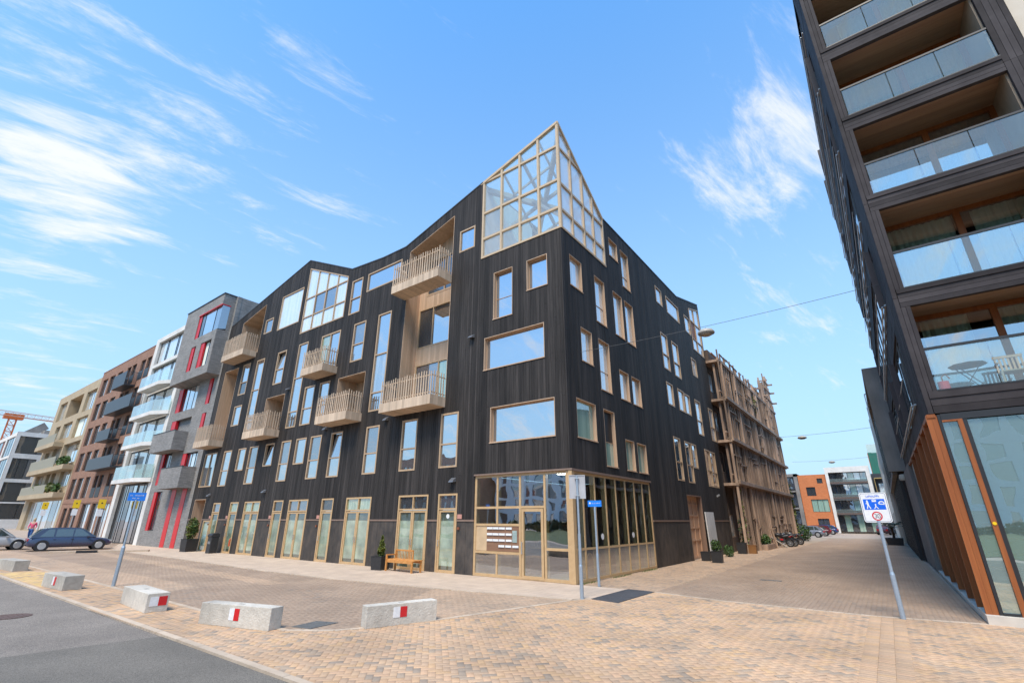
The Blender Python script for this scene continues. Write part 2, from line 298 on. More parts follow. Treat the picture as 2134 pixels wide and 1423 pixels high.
# ------------------------------------------------------------------ mesh building
class MB:
    def __init__(s): s.v = []; s.f = []; s.t = []; s.mi = []; s.mats = []
    def mid(s, m):
        if m is None: return 0
        if m not in s.mats: s.mats.append(m)
        return s.mats.index(m)
    def face(s, pts, tone=0.5, m=None):
        b = len(s.v); s.v += [tuple(p) for p in pts]; s.f.append(tuple(range(b, b + len(pts)))); s.t.append(tone); s.mi.append(s.mid(m))
    def hexa(s, c, tone=0.5, m=None):
        """c: 8 corners, 0-3 one side, 4-7 the other in the same order"""
        b = len(s.v); s.v += [tuple(p) for p in c]
        k = s.mid(m)
        for q in ((0, 1, 2, 3), (7, 6, 5, 4), (0, 4, 5, 1), (1, 5, 6, 2), (2, 6, 7, 3), (3, 7, 4, 0)):
            s.f.append(tuple(b + i for i in q)); s.t.append(tone); s.mi.append(k)
    def box(s, x0, x1, y0, y1, z0, z1, tone=0.5, m=None, F=None):
        c = [(x0, y0, z0), (x1, y0, z0), (x1, y1, z0), (x0, y1, z0), (x0, y0, z1), (x1, y0, z1), (x1, y1, z1), (x0, y1, z1)]
        if F: c = [F(*p) for p in c]
        s.hexa(c, tone, m)
    def bar(s, a, b, w, d=None, tone=0.5, m=None, up=Vector((0, 0, 1))):
        a = Vector(a); b = Vector(b); d = d or w
        z = (b - a).normalized()
        x = z.cross(up)
        if x.length < 1e-3: x = Vector((1, 0, 0))
        x.normalize(); y = z.cross(x)
        x *= w / 2; y *= d / 2
        s.hexa([a - x - y, a + x - y, a + x + y, a - x + y, b - x - y, b + x - y, b + x + y, b - x + y], tone, m)
    def tube(s, pts, rads, n=12, tone=0.5, m=None, caps=True):
        pts = [Vector(p) for p in pts]
        if isinstance(rads, (int, float)): rads = [rads] * len(pts)
        rings = []
        k = s.mid(m)
        for i, p in enumerate(pts):
            d = (pts[min(i + 1, len(pts) - 1)] - pts[max(i - 1, 0)])
            d = d.normalized() if d.length > 1e-9 else Vector((0, 0, 1))
            x = d.cross(Vector((0, 0, 1)))
            if x.length < 1e-3: x = Vector((1, 0, 0))
            x.normalize(); y = d.cross(x)
            b = len(s.v)
            for j in range(n):
                a = 2 * math.pi * j / n
                s.v.append(tuple(p + (x * math.cos(a) + y * math.sin(a)) * rads[i]))
            rings.append(b)
        for i in range(len(rings) - 1):
            for j in range(n):
                j2 = (j + 1) % n
                s.f.append((rings[i] + j, rings[i] + j2, rings[i + 1] + j2, rings[i + 1] + j)); s.t.append(tone); s.mi.append(k)
        if caps:
            s.f.append(tuple(rings[0] + j for j in range(n))[::-1]); s.t.append(tone); s.mi.append(k)
            s.f.append(tuple(rings[-1] + j for j in range(n))); s.t.append(tone); s.mi.append(k)
    def lathe(s, prof, c=(0, 0, 0), n=20, axis='Z', tone=0.5, m=None):
        rings = []; k = s.mid(m)
        for r, h in prof:
            b = len(s.v)
            for j in range(n):
                a = 2 * math.pi * j / n
                p = (r * math.cos(a), r * math.sin(a), h)
                if axis == 'X': p = (h, r * math.cos(a), r * math.sin(a))
                if axis == 'Y': p = (r * math.cos(a), h, r * math.sin(a))
                s.v.append((p[0] + c[0], p[1] + c[1], p[2] + c[2]))
            rings.append(b)
        for i in range(len(rings) - 1):
            for j in range(n):
                j2 = (j + 1) % n
                s.f.append((rings[i] + j, rings[i] + j2, rings[i + 1] + j2, rings[i + 1] + j)); s.t.append(tone); s.mi.append(k)
        for b in (rings[0], rings[-1]):
            s.f.append(tuple(b + j for j in range(n))); s.t.append(tone); s.mi.append(k)
    def mesh(s, name, m, smooth=False, bevel=0):
        me = bpy.data.meshes.new(name)
        me.from_pydata(s.v, [], s.f)
        if s.mats and m is None:
            for q in s.mats: me.materials.append(q)
            me.polygons.foreach_set('material_index', s.mi)
        else: me.materials.append(m)
        at = me.attributes.new('tone', 'FLOAT', 'FACE'); at.data.foreach_set('value', s.t)
        bm = bmesh.new(); bm.from_mesh(me)
        if bevel:
            bmesh.ops.remove_doubles(bm, verts=bm.verts, dist=1e-5)
            bmesh.ops.bevel(bm, geom=[e for e in bm.edges if e.calc_face_angle(0) > 0.5], offset=bevel, segments=2, profile=0.7, affect='EDGES')
        bmesh.ops.recalc_face_normals(bm, faces=bm.faces)
        bm.to_mesh(me); bm.free()
        if smooth: me.polygons.foreach_set('use_smooth', [True] * len(me.polygons))
        return me
    def pieces(s, name, m, parent=None):
        """every box of six faces becomes an object of its own"""
        for i in range(0, len(s.f), 6):
            q = MB(); vs_ = sorted({v for f in s.f[i:i + 6] for v in f}); ix = {v: k for k, v in enumerate(vs_)}
            q.v = [s.v[v] for v in vs_]; q.f = [tuple(ix[v] for v in f) for f in s.f[i:i + 6]]; q.t = s.t[i:i + 6]; q.mi = [0] * 6
            q.obj(name, m if m is not None else s.mats[s.mi[i]], parent)
    def obj(s, name, m, parent=None, smooth=False, bevel=0):
        o = bpy.data.objects.new(name, s.mesh(name, m, smooth, bevel)); COL.objects.link(o)
        if parent is not None:
            o.parent = parent
            if parent.get('_base'): o.matrix_parent_inverse = Matrix.Translation(-Vector(parent.location))
        return o
def tag(o, label=None, cat=None, group=None, kind=None):
    if label: o['label'] = label
    if cat: o['category'] = cat
    if group: o['group'] = group
    if kind: o['kind'] = kind
    return o
def thing(name, label, cat, group=None, loc=None, rz=0.0, base=None):
    """An Empty at the thing's base. With loc its parts are modelled round the origin and moved by it; with base they are modelled where they stand"""
    o = bpy.data.objects.new(name, None); COL.objects.link(o); o.empty_display_size = 0.3
    if loc is not None: o.location = loc; o.rotation_euler = (0, 0, rz)
    if base is not None: o.location = base; o['_base'] = 1
    return tag(o, label, cat, group)
def copy_tree(o, parent=None):
    c = o.copy(); COL.objects.link(c); c.parent = parent
    for ch in list(o.children): copy_tree(ch, c)
    return c
def struct(name, mb, m, **k):
    o = mb.obj(name, m, **k); o['kind'] = 'structure'; return o
# facade frames: (u along the wall, n outward, z) -> world
def FL(u, n, z): return (u, -n, z)
def FR(u, n, z): return (n, u, z)
def intervals(u0, u1, zb, zt, holes):
    """free z intervals of the strip u0..u1 between zb and zt (numbers or functions of u), minus holes (a,b,z0,z1)"""
    um = (u0 + u1) / 2
    g = lambda q, u: q(u) if callable(q) else q
    hs = sorted([(h[2], h[3]) for h in holes if h[0] < um < h[1]], key=lambda h: g(h[0], um))
    cur = zb; res = []
    top = g(zt, um)
    for a, b in hs:
        if g(a, um) > top: break
        if g(a, um) > g(cur, um) + 1e-4: res.append((cur, a))
        if g(b, um) > g(cur, um): cur = b
    if g(zt, um) > g(cur, um) + 1e-4: res.append((cur, zt))
    return res
def wall(mb, F, u0, u1, zb, zt, holes, n0, n1, step=None, gap=0.0, jit=0.0, m=None, tones=None, breaks=()):
    """wall of boxes with real openings; with step it is split into boards of that width with gaps"""
    g = lambda q, u: q(u) if callable(q) else q
    br = {round(u0, 4), round(u1, 4)} | {round(b, 4) for b in breaks}
    for h in holes:
        for x in h[:2]:
            if u0 < x < u1: br.add(round(x, 4))
    boards = []
    if step:
        x = u0; 
        while x < u1 - 1e-6:
            w = step * rnd.choice((0.8, 1.0, 1.0, 1.2)); x2 = min(x + w, u1)
            if u1 - x2 < step * 0.4: x2 = u1
            boards.append((x, x2, rnd.random(), rnd.uniform(-jit, jit))); x = x2
    else: boards = [(u0, u1, 0.5, 0)]
    sb = sorted(br)
    for a, b, tn, j in boards:
        cuts = [a] + [c for c in sb if a + 1e-3 < c < b - 1e-3] + [b]
        for c, d in zip(cuts, cuts[1:]):
            ca = c + (gap / 2 if c == a else 0); db = d - (gap / 2 if d == b else 0)
            ivs = intervals(c, d, zb, zt, holes)
            if step and gap:      # long boards are butt-jointed
                iv2 = []
                for z0, z1 in ivs:
                    za = g(z0, c)
                    while g(z1, (c + d) / 2) - za > 3.0:
                        R_ = random.Random(int(a * 977 + za * 131)); zj = za + R_.uniform(1.6, 2.9)
                        if g(z1, (c + d) / 2) - zj < .5: break
                        iv2.append((z0, zj - .003)); z0 = zj + .003; za = zj
                    iv2.append((z0, z1))
                ivs = iv2
            for z0, z1 in ivs:
                t = min(1, max(0, tn + rnd.uniform(-.08, .08)))
                cs = [(ca, n0, g(z0, ca)), (db, n0, g(z0, db)), (db, n1 + j, g(z0, db)), (ca, n1 + j, g(z0, ca)),
                      (ca, n0, g(z1, ca)), (db, n0, g(z1, db)), (db, n1 + j, g(z1, db)), (ca, n1 + j, g(z1, ca))]
                mb.hexa([F(*p) for p in cs], t, m)
def rect_frame(mb, F, a, b, z0, z1, n0, n1, w, bars_z=(), bars_u=(), bw=None, tone=0.5, m=None):
    bw = bw or w * 0.8
    mb.box(a, a + w, n0, n1, z0, z1, tone, m, F); mb.box(b - w, b, n0, n1, z0, z1, tone, m, F)
    mb.box(a + w, b - w, n0, n1, z0, z0 + w, tone, m, F); mb.box(a + w, b - w, n0, n1, z1 - w, z1, tone, m, F)
    for z in bars_z: mb.box(a + w, b - w, n0 + .004, n1 - .004, z - bw / 2, z + bw / 2, tone, m, F)
    for u in bars_u: mb.box(u - bw / 2, u + bw / 2, n0 + .002, n1 - .006, z0 + w, z1 - w, tone, m, F)
def window(parent, F, a, b, z0, z1, bars_z=(), bars_u=(), inset=0.04, fm=None, gm=None, w=0.07, proud=0.015, deep=0.0, lining=None, gms=None, tilt=None, name='window'):
    """a framed opening: frame with bars, lining boards when deep, one pane per light"""
    fm = fm or M_oak; gm = gm or M_pane
    mb = MB()
    if deep:
        t = 0.03; w = 0.022; proud = 0.0
        d0 = -deep - 0.06
        for (p, q, r, s_) in ((a, a + t, z0, z1), (b - t, b, z0, z1), (a + t, b - t, z1 - t, z1), (a + t, b - t, z0, z0 + t)):
            mb.box(p, q, d0, proud, r, s_, 0.5, None, F)
        mb.box(a - .015, b + .015, .001, .03, z0 - .025, z0 + 0.01, 0.5, None, F)
        rect_frame(mb, F, a + t, b - t, z0 + t, z1 - t, -deep - 0.05, -deep, w, bars_z, bars_u)
        n = -deep - 0.03; a2, b2, y0, y1 = a + t, b - t, z0 + t, z1 - t
    else:
        rect_frame(mb, F, a, b, z0, z1, -inset - 0.06, proud, w, bars_z, bars_u)
        n = -inset; a2, b2, y0, y1 = a, b, z0, z1
    o = mb.obj(name, fm if not deep else (lining or M_oak), parent)
    us = [a2 + w] + sorted(bars_u) + [b2 - w]; zs = [y0 + w] + sorted(bars_z) + [y1 - w]
    k = 0
    for i in range(len(us) - 1):
        for j in range(len(zs) - 1):
            p = MB(); e = .012
            u_a, u_b = us[i] - e, us[i + 1] + e
            za, zb = zs[j] - e, zs[j + 1] + e
            n_b = n_t = n
            if tilt == (i, j): n_t = n - 0.16; u_a += .05; u_b -= .05   # a sash tilted inward at the top
            cs = [(u_a, n_b - .012, za), (u_b, n_b - .012, za), (u_b, n_b, za), (u_a, n_b, za), (u_a, n_t - .012, zb), (u_b, n_t - .012, zb), (u_b, n_t, zb), (u_a, n_t, zb)]
            p.hexa([F(*c) for c in cs])
            g = gm
            if gms: g = gms[k % len(gms)]
            p.obj('pane', g, o); k += 1
            if tilt == (i, j):
                q = MB(); q.box(us[i], us[i + 1], n - .30, n - .27, zs[j], zs[j + 1], .5, None, F); q.obj('dark_room', M_black, o)
    return o
# ------------------------------------------------------------------ the setting: ground, road, paving
def poly_sheet(name, pts, z, m, kind='structure'):
    mb = MB(); mb.face([(x, y, z) for x, y in pts]); o = mb.obj(name, m); o['kind'] = kind
    # make sure it faces up
    me = o.data
    if me.polygons[0].normal.z < 0: me.flip_normals()
    return o
M_ground = brickmat('far_paving', (0.38, 0.305, 0.245), (0.44, 0.35, 0.28), (0.25, 0.20, 0.16), 0.21, 0.105, 'XY', msize=0.006, bump=0.2, dirt=0.14)
M_joint = mat('paving_joint_sand', (0.36, 0.28, 0.205), rough=1, scale=8)
M_slab = brickmat('pale_slab_paving', (0.541, 0.419, 0.311), (0.489, 0.376, 0.286), (0.314, 0.248, 0.188), 0.6, 0.3, 'XY', msize=0.007, bump=0.25, dirt=0.10)
M_kerb = mat('pale_kerb_stone', (0.532, 0.423, 0.318), (0.437, 0.340, 0.249), rough=0.9, scale=5, tone=0.12, bump=0.2, bscale=40)
LP = [(0.0, (0.561, 0.362, 0.198)), (0.22, (0.578, 0.370, 0.228)), (0.42, (0.544, 0.366, 0.225)), (0.62, (0.499, 0.337, 0.217)), (0.80, (0.490, 0.337, 0.220)), (0.88, (0.392, 0.295, 0.209)), (1.0, (0.325, 0.253, 0.190))]
DP = [(0.0, (0.402, 0.287, 0.199)), (0.3, (0.370, 0.265, 0.187)), (0.6, (0.349, 0.253, 0.180)), (0.85, (0.357, 0.248, 0.172)), (1.0, (0.294, 0.227, 0.172))]
TP = [(0.0, (0.500, 0.343, 0.228)), (0.5, (0.446, 0.314, 0.213)), (0.85, (0.402, 0.293, 0.205)), (1.0, (0.313, 0.242, 0.186))]
M_pl = mat('sandy_paver', (0, 0, 0), ramp=LP, rough=0.85, scale=26, bump=0.25, dirt=0.18)
M_pd = mat('brown_paver', (0, 0, 0), ramp=DP, rough=0.85, scale=26, bump=0.25, dirt=0.16)
M_pt = mat('tan_paver', (0, 0, 0), ramp=TP, rough=0.85, scale=26, bump=0.25, dirt=0.12)

def asphalt(name, c1, c2):
    m, t, b = _nodes(name); L = t.links.new
    geo = t.nodes.new('ShaderNodeNewGeometry')
    def noise(sc, det):
        n = t.nodes.new('ShaderNodeTexNoise'); n.inputs['Scale'].default_value = sc; n.inputs['Detail'].default_value = det; L(geo.outputs['Position'], n.inputs['Vector']); return n
    vo = t.nodes.new('ShaderNodeTexVoronoi'); vo.inputs['Scale'].default_value = 95; L(geo.outputs['Position'], vo.inputs['Vector'])
    a = noise(60, 3); c = noise(0.7, 5)
    sx = t.nodes.new('ShaderNodeSeparateXYZ'); L(vo.outputs['Color'], sx.inputs[0])
    ad = t.nodes.new('ShaderNodeMath'); ad.operation = 'MULTIPLY_ADD'; L(sx.outputs[0], ad.inputs[0]); ad.inputs[1].default_value = 0.75; L(a.outputs['Fac'], ad.inputs[2])
    mr = t.nodes.new('ShaderNodeMapRange'); mr.inputs['From Min'].default_value = 0.45; mr.inputs['From Max'].default_value = 1.2; L(ad.outputs[0], mr.inputs['Value'])
    mx = t.nodes.new('ShaderNodeMix'); mx.data_type = 'RGBA'; L(mr.outputs[0], mx.inputs[0]); mx.inputs[6].default_value = (*c1, 1); mx.inputs[7].default_value = (*c2, 1)
    k = t.nodes.new('ShaderNodeMapRange'); k.inputs['From Min'].default_value = 0.35; k.inputs['From Max'].default_value = 0.65; k.inputs['To Min'].default_value = 0.86; k.inputs['To Max'].default_value = 1.1; L(c.outputs['Fac'], k.inputs['Value'])
    vm = t.nodes.new('ShaderNodeVectorMath'); vm.operation = 'SCALE'; L(mx.outputs[2], vm.inputs[0]); L(k.outputs[0], vm.inputs['Scale']); L(vm.outputs[0], b.inputs['Base Color'])
    b.inputs['Roughness'].default_value = 0.9
    bp = t.nodes.new('ShaderNodeBump'); bp.inputs['Strength'].default_value = 0.5; bp.inputs['Distance'].default_value = 0.006; L(ad.outputs[0], bp.inputs['Height']); L(bp.outputs[0], b.inputs['Normal'])
    return m
M_asph = asphalt('grey_asphalt', (0.101, 0.084, 0.072), (0.295, 0.254, 0.211))
M_asph2 = asphalt('new_asphalt', (0.081, 0.073, 0.061), (0.204, 0.179, 0.147))

gmb = MB()
xs = [-420, -46, 420]
gmb.face([(-46, -420, -.05), (420, -420, -.05), (420, 420, -.05), (-46, 420, -.05)])
gmb.face([(-64, -420, .55), (-46, -420, -.05), (-46, 420, -.05), (-64, 420, .55)])
gmb.face([(-420, -420, .62), (-64, -420, .55), (-64, 420, .55), (-420, 420, .62)])
struct('ground', gmb, M_ground)
YK = -10.87
rmb = MB(); rmb.face([(-46, -24, -.035), (60, -24, -.035), (60, YK - .001, -.035), (-46, YK - .001, -.035)])
rmb.face([(-64, -24, .565), (-46, -24, -.035), (-46, YK - .001, -.035), (-64, YK - .001, .565)])
struct('road', rmb, M_asph)
poly_sheet('road_patch', [(-2.6, YK - .002), (-2.82, -12.0), (-2.95, -13.0), (-3.4, -24), (30, -24), (30, YK - .002)], -.031, M_asph2)

# outlines read off the place, metres
B_line = [(-46, -9.3), (-14, -9.28), (-3.5, -9.38), (-1.08, -9.3), (-0.35, -8.75), (0.05, -8.0), (0.45, -6.9), (0.98, -4.74), (1.45, -2.75), (1.74, -2.25)]
S_edge = [(-46, 0.6), (-39, -1.7), (-36.5, -2.7), (-32, -3.3), (-20.3, -3.6), (-12, -3.95), (-8, -3.9), (-2.4, -3.33), (1.3, -2.78)]
N_line = [(1.74, -2.25), (1.75, 0.05), (2.63, 0.06), (4.6, -0.4), (8.0, -0.58), (9.87, -0.24), (16, -0.24)]
light_poly = [(-46, YK)] + B_line + N_line[1:] + [(16, YK)]
dark_poly = B_line[:-1] + S_edge[::-1]
slab_poly = S_edge + [(1.75, -2.25), (1.75, 0.05), (0.0, 0.05), (0, 4), (-46, 4)]
tan_poly = [(0.0, 0.05), (2.63, 0.06), (2.75, 12), (2.6, 30), (2.6, 60), (-0.5, 60), (-0.5, 0.05)]
street_poly = [(2.63, 0.06), (4.6, -0.4), (8.0, -0.58), (9.86, -0.24), (9.6, 14), (9.4, 60), (2.6, 60), (2.6, 30), (2.75, 12)]
bed_l = poly_sheet('paving_bed', [(-46, YK), (16, YK), (16, -0.24), (9.86, -0.24), (9.4, 60), (-0.5, 60), (-0.5, 0), (-46, 0)], -.009, M_joint)
poly_sheet('sidewalk', slab_poly, 0.012, M_slab)

def inside(P, poly):
    x, y = P[:, 0], P[:, 1]; res = np.zeros(len(P), bool); n = len(poly); j = n - 1
    for i in range(n):
        xi, yi = poly[i]; xj, yj = poly[j]
        c = ((yi > y) != (yj > y)) & (x < (xj - xi) * (y - yi) / (yj - yi + 1e-12) + xi)
        res ^= c; j = i
    return res
def herring(x0, x1, y0, y1, ang, w=0.105):
    """centres and angles of a 2:1 herringbone field covering the box"""
    cx, cy = (x0 + x1) / 2, (y0 + y1) / 2; R = math.hypot(x1 - x0, y1 - y0) / 2 + 1
    n = int(R / w) + 2
    k, l = np.meshgrid(np.arange(-n, n), np.arange(-n // 2 - 1, n // 2 + 2))
    k = k.ravel(); l = l.ravel()
    # L unit: horizontal brick at (k + 4l', k), vertical brick beside it
    hx = (k + 4 * l + 1.0) * w; hy = (k + 0.5) * w
    vx = (k + 4 * l + 2.5) * w; vy = (k + 0.0) * w     # upright brick right of it, reaching one row down
    C_ = np.concatenate([np.stack([hx, hy], 1), np.stack([vx, vy], 1)])
    A_ = np.concatenate([np.zeros(len(hx)), np.full(len(vx), math.pi / 2)])
    c, s = math.cos(ang), math.sin(ang)
    P = np.stack([C_[:, 0] * c - C_[:, 1] * s + cx, C_[:, 0] * s + C_[:, 1] * c + cy], 1)
    ok = (P[:, 0] > x0) & (P[:, 0] < x1) & (P[:, 1] > y0) & (P[:, 1] < y1)
    return P[ok], A_[ok] + ang
def stretcher(x0, x1, y0, y1, along_y=True, L_=0.21, w=0.105):
    if along_y:
        i, j = np.meshgrid(np.arange(int((x1 - x0) / w) + 1), np.arange(int((y1 - y0) / L_) + 1))
        i = i.ravel(); j = j.ravel()
        P = np.stack([x0 + (i + .5) * w, y0 + (j + .5 * (i % 2)) * L_], 1); A = np.full(len(P), math.pi / 2)
    else:
        i, j = np.meshgrid(np.arange(int((x1 - x0) / L_) + 1), np.arange(int((y1 - y0) / w) + 1))
        i = i.ravel(); j = j.ravel()
        P = np.stack([x0 + (i + .5 * (j % 2)) * L_, y0 + (j + .5) * w], 1); A = np.zeros(len(P))
    return P, A
rng = np.random.default_rng(11)
def pavers_mesh(name, P, A, m, z=0.0, L_=0.2075, w=0.1025, tones=None, jit=0.0022):
    n = len(P); c, s = np.cos(A), np.sin(A)
    hx, hy, b = L_ / 2, w / 2, 0.004
    loc = []
    for sx, sy in ((-1, -1), (1, -1), (1, 1), (-1, 1)): loc.append((sx * hx, sy * hy))
    top = [(x - math.copysign(b, x), y - math.copysign(b, y)) for x, y in loc]
    zt = z + rng.uniform(-jit, jit, n); tl = rng.uniform(-.0012, .0012, (n, 2))
    V = np.zeros((n, 8, 3))
    for q, (x, y) in enumerate(loc):
        V[:, q, 0] = P[:, 0] + x * c - y * s; V[:, q, 1] = P[:, 1] + x * s + y * c; V[:, q, 2] = zt - 0.004
    for q, (x, y) in enumerate(top):
        V[:, q + 4, 0] = P[:, 0] + x * c - y * s; V[:, q + 4, 1] = P[:, 1] + x * s + y * c
        V[:, q + 4, 2] = zt + tl[:, 0] * np.sign(x) + tl[:, 1] * np.sign(y)
    base = (np.arange(n) * 8)[:, None, None]
    # top + four bevel strips; the sides below drop into the sand
    quad = np.array([(4, 5, 6, 7), (0, 1, 5, 4), (1, 2, 6, 5), (2, 3, 7, 6), (3, 0, 4, 7)])[None]
    F_ = (quad + base).reshape(-1, 4)
    me = bpy.data.meshes.new(name)
    me.vertices.add(n * 8); me.vertices.foreach_set('co', V.ravel())
    me.loops.add(len(F_) * 4); me.loops.foreach_set('vertex_index', F_.ravel().astype(np.int32))
    me.polygons.add(len(F_)); me.polygons.foreach_set('loop_start', np.arange(0, len(F_) * 4, 4, dtype=np.int32)); me.polygons.foreach_set('loop_total', np.full(len(F_), 4, np.int32))
    me.update(); me.validate()
    if tones is None: tones = rng.random(n)
    at = me.attributes.new('tone', 'FLOAT', 'FACE'); at.data.foreach_set('value', np.repeat(tones, 5).astype(np.float32))
    me.materials.append(m)
    return me
def link(name, me, parent=None, **k):
    o = bpy.data.objects.new(name, me); COL.objects.link(o); o.parent = parent; tag(o, **k); return o
def shift(poly, d):   # small helper: leave room for border stones
    return poly
# sandy herringbone plaza with three straight courses through it
P, A = herring(-46, 16, YK + .05, 0.4, math.radians(-44.5))
ok = inside(P, light_poly)
strip = (P[:, 0] > 7.84) & (P[:, 0] < 8.49)
P1, A1 = P[ok & ~strip], A[ok & ~strip]
Ps, As = stretcher(7.86, 8.47, YK + .05, -0.55, along_y=True)
Ps2 = np.stack(np.meshgrid(7.86 + (np.arange(3) + .5) * 0.21, np.arange(YK + .1, -0.62, 0.105)), -1).reshape(-1, 2)
link('straight_courses', pavers_mesh('straight_courses', Ps2, np.zeros(len(Ps2)), M_pl, z=.006, tones=rng.random(len(Ps2)) * .8), kind='structure')
P1 = P[ok & ~((P[:, 0] > 7.93) & (P[:, 0] < 8.40))]; A1 = A[ok & ~((P[:, 0] > 7.93) & (P[:, 0] < 8.40))]
tones = rng.random(len(P1)) ** 1.15
# slow patches where more of the grey stones lie
pl = np.sin(P1[:, 0] * 1.9 + np.sin(P1[:, 1] * 1.3) * 1.4) * np.sin(P1[:, 1] * 2.3 + P1[:, 0] * .6)
tones = np.clip(tones + 0.05 * pl, 0, 1)
rr = np.array([[_r.x, _r.y, _r.z], [_u.x, _u.y, _u.z], [_f.x, _f.y, _f.z]])
D = np.stack([P1[:, 0] - CAM.x, P1[:, 1] - CAM.y, np.full(len(P1), -CAM.z)], 1) @ rr.T
sx = 983.1 * D[:, 0] / D[:, 2]; sy = 983.1 * D[:, 1] / D[:, 2]
vis = (D[:, 2] > 0) & (np.abs(sx) < 1075) & (np.abs(sy) < 722)
order = np.argsort(np.where(vis, D[:, 2], 1e9))
near = order[:300]; rest = np.ones(len(P1), bool); rest[near] = False
yel = rest & (P1[:, 0] > -19.6) & (P1[:, 0] < -13.2) & (P1[:, 1] < -9.5 + .25 * np.sin(P1[:, 0] * 2)) & (P1[:, 1] > -10.65) & (rng.random(len(P1)) < .8)
link('yellow_paving', pavers_mesh('yellow_paving', P1[yel], A1[yel], mat('yellow_paver', (.62, .42, .16), (.55, .37, .18), rough=.85, scale=4, tone=.12), tones=tones[yel]), kind='structure'); rest = rest & ~yel
plaza = link('plaza_paving', pavers_mesh('plaza_paving', P1[rest], A1[rest], M_pl, tones=tones[rest]), kind='structure')
protos = []
for i in range(12):
    protos.append(pavers_mesh('paver', np.zeros((1, 2)), np.zeros(1), M_pl, tones=np.array([(i + .5) / 12]) ** 1.0))
for i in near:
    o = bpy.data.objects.new('paver', protos[min(11, int(tones[i] * 12))]); COL.objects.link(o)
    o.location = (P1[i, 0], P1[i, 1], rng.uniform(-.0012, .0012)); o.rotation_euler = (0, 0, A1[i]); o.parent = plaza
# brown pavers: the parking court and the street; tan pavers along the facade
P, A = herring(-46, 2, -9.4, 0.6, math.radians(0.3)); ok = inside(P, dark_poly); P, A = P[ok], A[ok]
tn = rng.random(len(P)); tn = np.clip(tn * .75 + .22 * np.sin(P[:, 0] * .55 + 1.2 * np.sin(P[:, 1] * .8)) * np.sin(P[:, 1] * 1.1 + P[:, 0] * .2) + .1, 0, 1)
tanpatch = ((P[:, 0] + P[:, 1] * 0.6 > -5.2) | ((P[:, 1] < -7.6) & (P[:, 0] < -9)) | ((np.abs(P[:, 1] + 6.2 + .05 * P[:, 0]) < .35) & (P[:, 0] < -8)))
link('court_paving', pavers_mesh('court_paving', P[~tanpatch], A[~tanpatch], M_pd, tones=tn[~tanpatch]), kind='structure')
link('court_paving_light', pavers_mesh('court_paving_light', P[tanpatch], A[tanpatch], M_pt, tones=tn[tanpatch]), kind='structure')
P, A = stretcher(2.5, 10.0, -0.6, 56, along_y=True); ok = inside(P, street_poly); P, A = P[ok], A[ok]
tn = rng.random(len(P)); tn = np.clip(tn * .7 + .15 + .15 * np.sin(P[:, 1] * .7 + np.sin(P[:, 0])), 0, 1)
link('street_paving', pavers_mesh('street_paving', P, A, M_pd, tones=tn), kind='structure')
P, A = herring(-0.5, 3, 0.05, 40, math.radians(0)); ok = inside(P, tan_poly); P, A = P[ok], A[ok]
link('facade_paving', pavers_mesh('facade_paving', P, A, M_pt, tones=rng.random(len(P))), kind='structure')

def stone_row(name, line, w, ln, z0, z1, m, off=0.0):
    mb = MB()
    for (xa, ya), (xb, yb) in zip(line, line[1:]):
        L_ = math.hypot(xb - xa, yb - ya); k = max(1, round(L_ / ln)); dx, dy = (xb - xa) / L_, (yb - ya) / L_; nx, ny = -dy, dx
        for i in range(k):
            a, b = L_ * i / k + .003, L_ * (i + 1) / k - .003
            q = [(xa + dx * s + nx * t, ya + dy * s + ny * t) for s, t in ((a, off - w / 2), (b, off - w / 2), (b, off + w / 2), (a, off + w / 2))]
            zt = z1 + rnd.uniform(-.001, .001)
            mb.hexa([(x, y, z0) for x, y in q] + [(x, y, zt) for x, y in q], rnd.random())
    return struct(name, mb, m)
stone_row('road_kerb', [(-46, YK), (16, YK)], 0.12, 0.9, -.2, 0.006, M_kerb, off=.06)
stone_row('court_border', B_line, 0.13, 0.3, -.1, 0.007, M_kerb)
stone_row('street_border', N_line[2:6], 0.12, 0.3, -.1, 0.007, M_kerb)
stone_row('sidewalk_kerb', S_edge + [(1.45, -2.75)], 0.14, 1.0, -.1, 0.022, M_kerb)

# manholes and metal covers
def cover(name, pts, z, m, label, cat='cover'):
    mb = MB(); mb.hexa([(x, y, z - .03) for x, y in pts] + [(x, y, z) for x, y in pts])
    c = [sum(p[0] for p in pts) / 4, sum(p[1] for p in pts) / 4]
    n = 9
    for i in range(n):
        f = (i + .5) / n
        a = Vector((*pts[0], z)).lerp(Vector((*pts[1], z)), f); b = Vector((*pts[3], z)).lerp(Vector((*pts[2], z)), f)
        a2 = a.lerp(b, .03); b2 = a.lerp(b, .97)
        mb.bar(a2, b2, .02, .006)
    return tag(mb.obj(name, m), label, cat)
M_cov = mat('dark_cover_steel', (0.085, 0.085, 0.09), (0.06, 0.06, 0.065), rough=0.55, scale=6, dirt=.2)
M_covg = mat('grey_cover_steel', (0.18, 0.175, 0.165), (0.13, 0.13, 0.125), rough=0.7, scale=8, dirt=.2)
cover('steel_cover', [(1.75, -2.28), (2.62, -2.44), (2.64, 0.08), (1.77, 0.15)], .012, M_cov, 'large dark steel floor cover in the paving at the building corner')
cover('utility_cover', [(-1.30, -9.08), (-0.83, -8.96), (-0.91, -8.28), (-1.41, -8.46)], .012, M_covg, 'small grey utility cover between two concrete blocks')
mb = MB(); mb.box(4.5, 5.2, 5.30, 5.52, -.03, .01); 
for i in range(9): mb.box(4.53 + i * .075, 4.56 + i * .075, 5.32, 5.50, .01, .014)
tag(mb.obj('drain_grate', M_covg), 'narrow grey drain grate out in the brown street paving', 'drain')
mb = MB(); mb.lathe([(.005, -.06), (.38, -.06), (.38, -.026), (.34, -.024), (.335, -.029), (.005, -.029)], (-7.42, -12.18, 0), n=40)
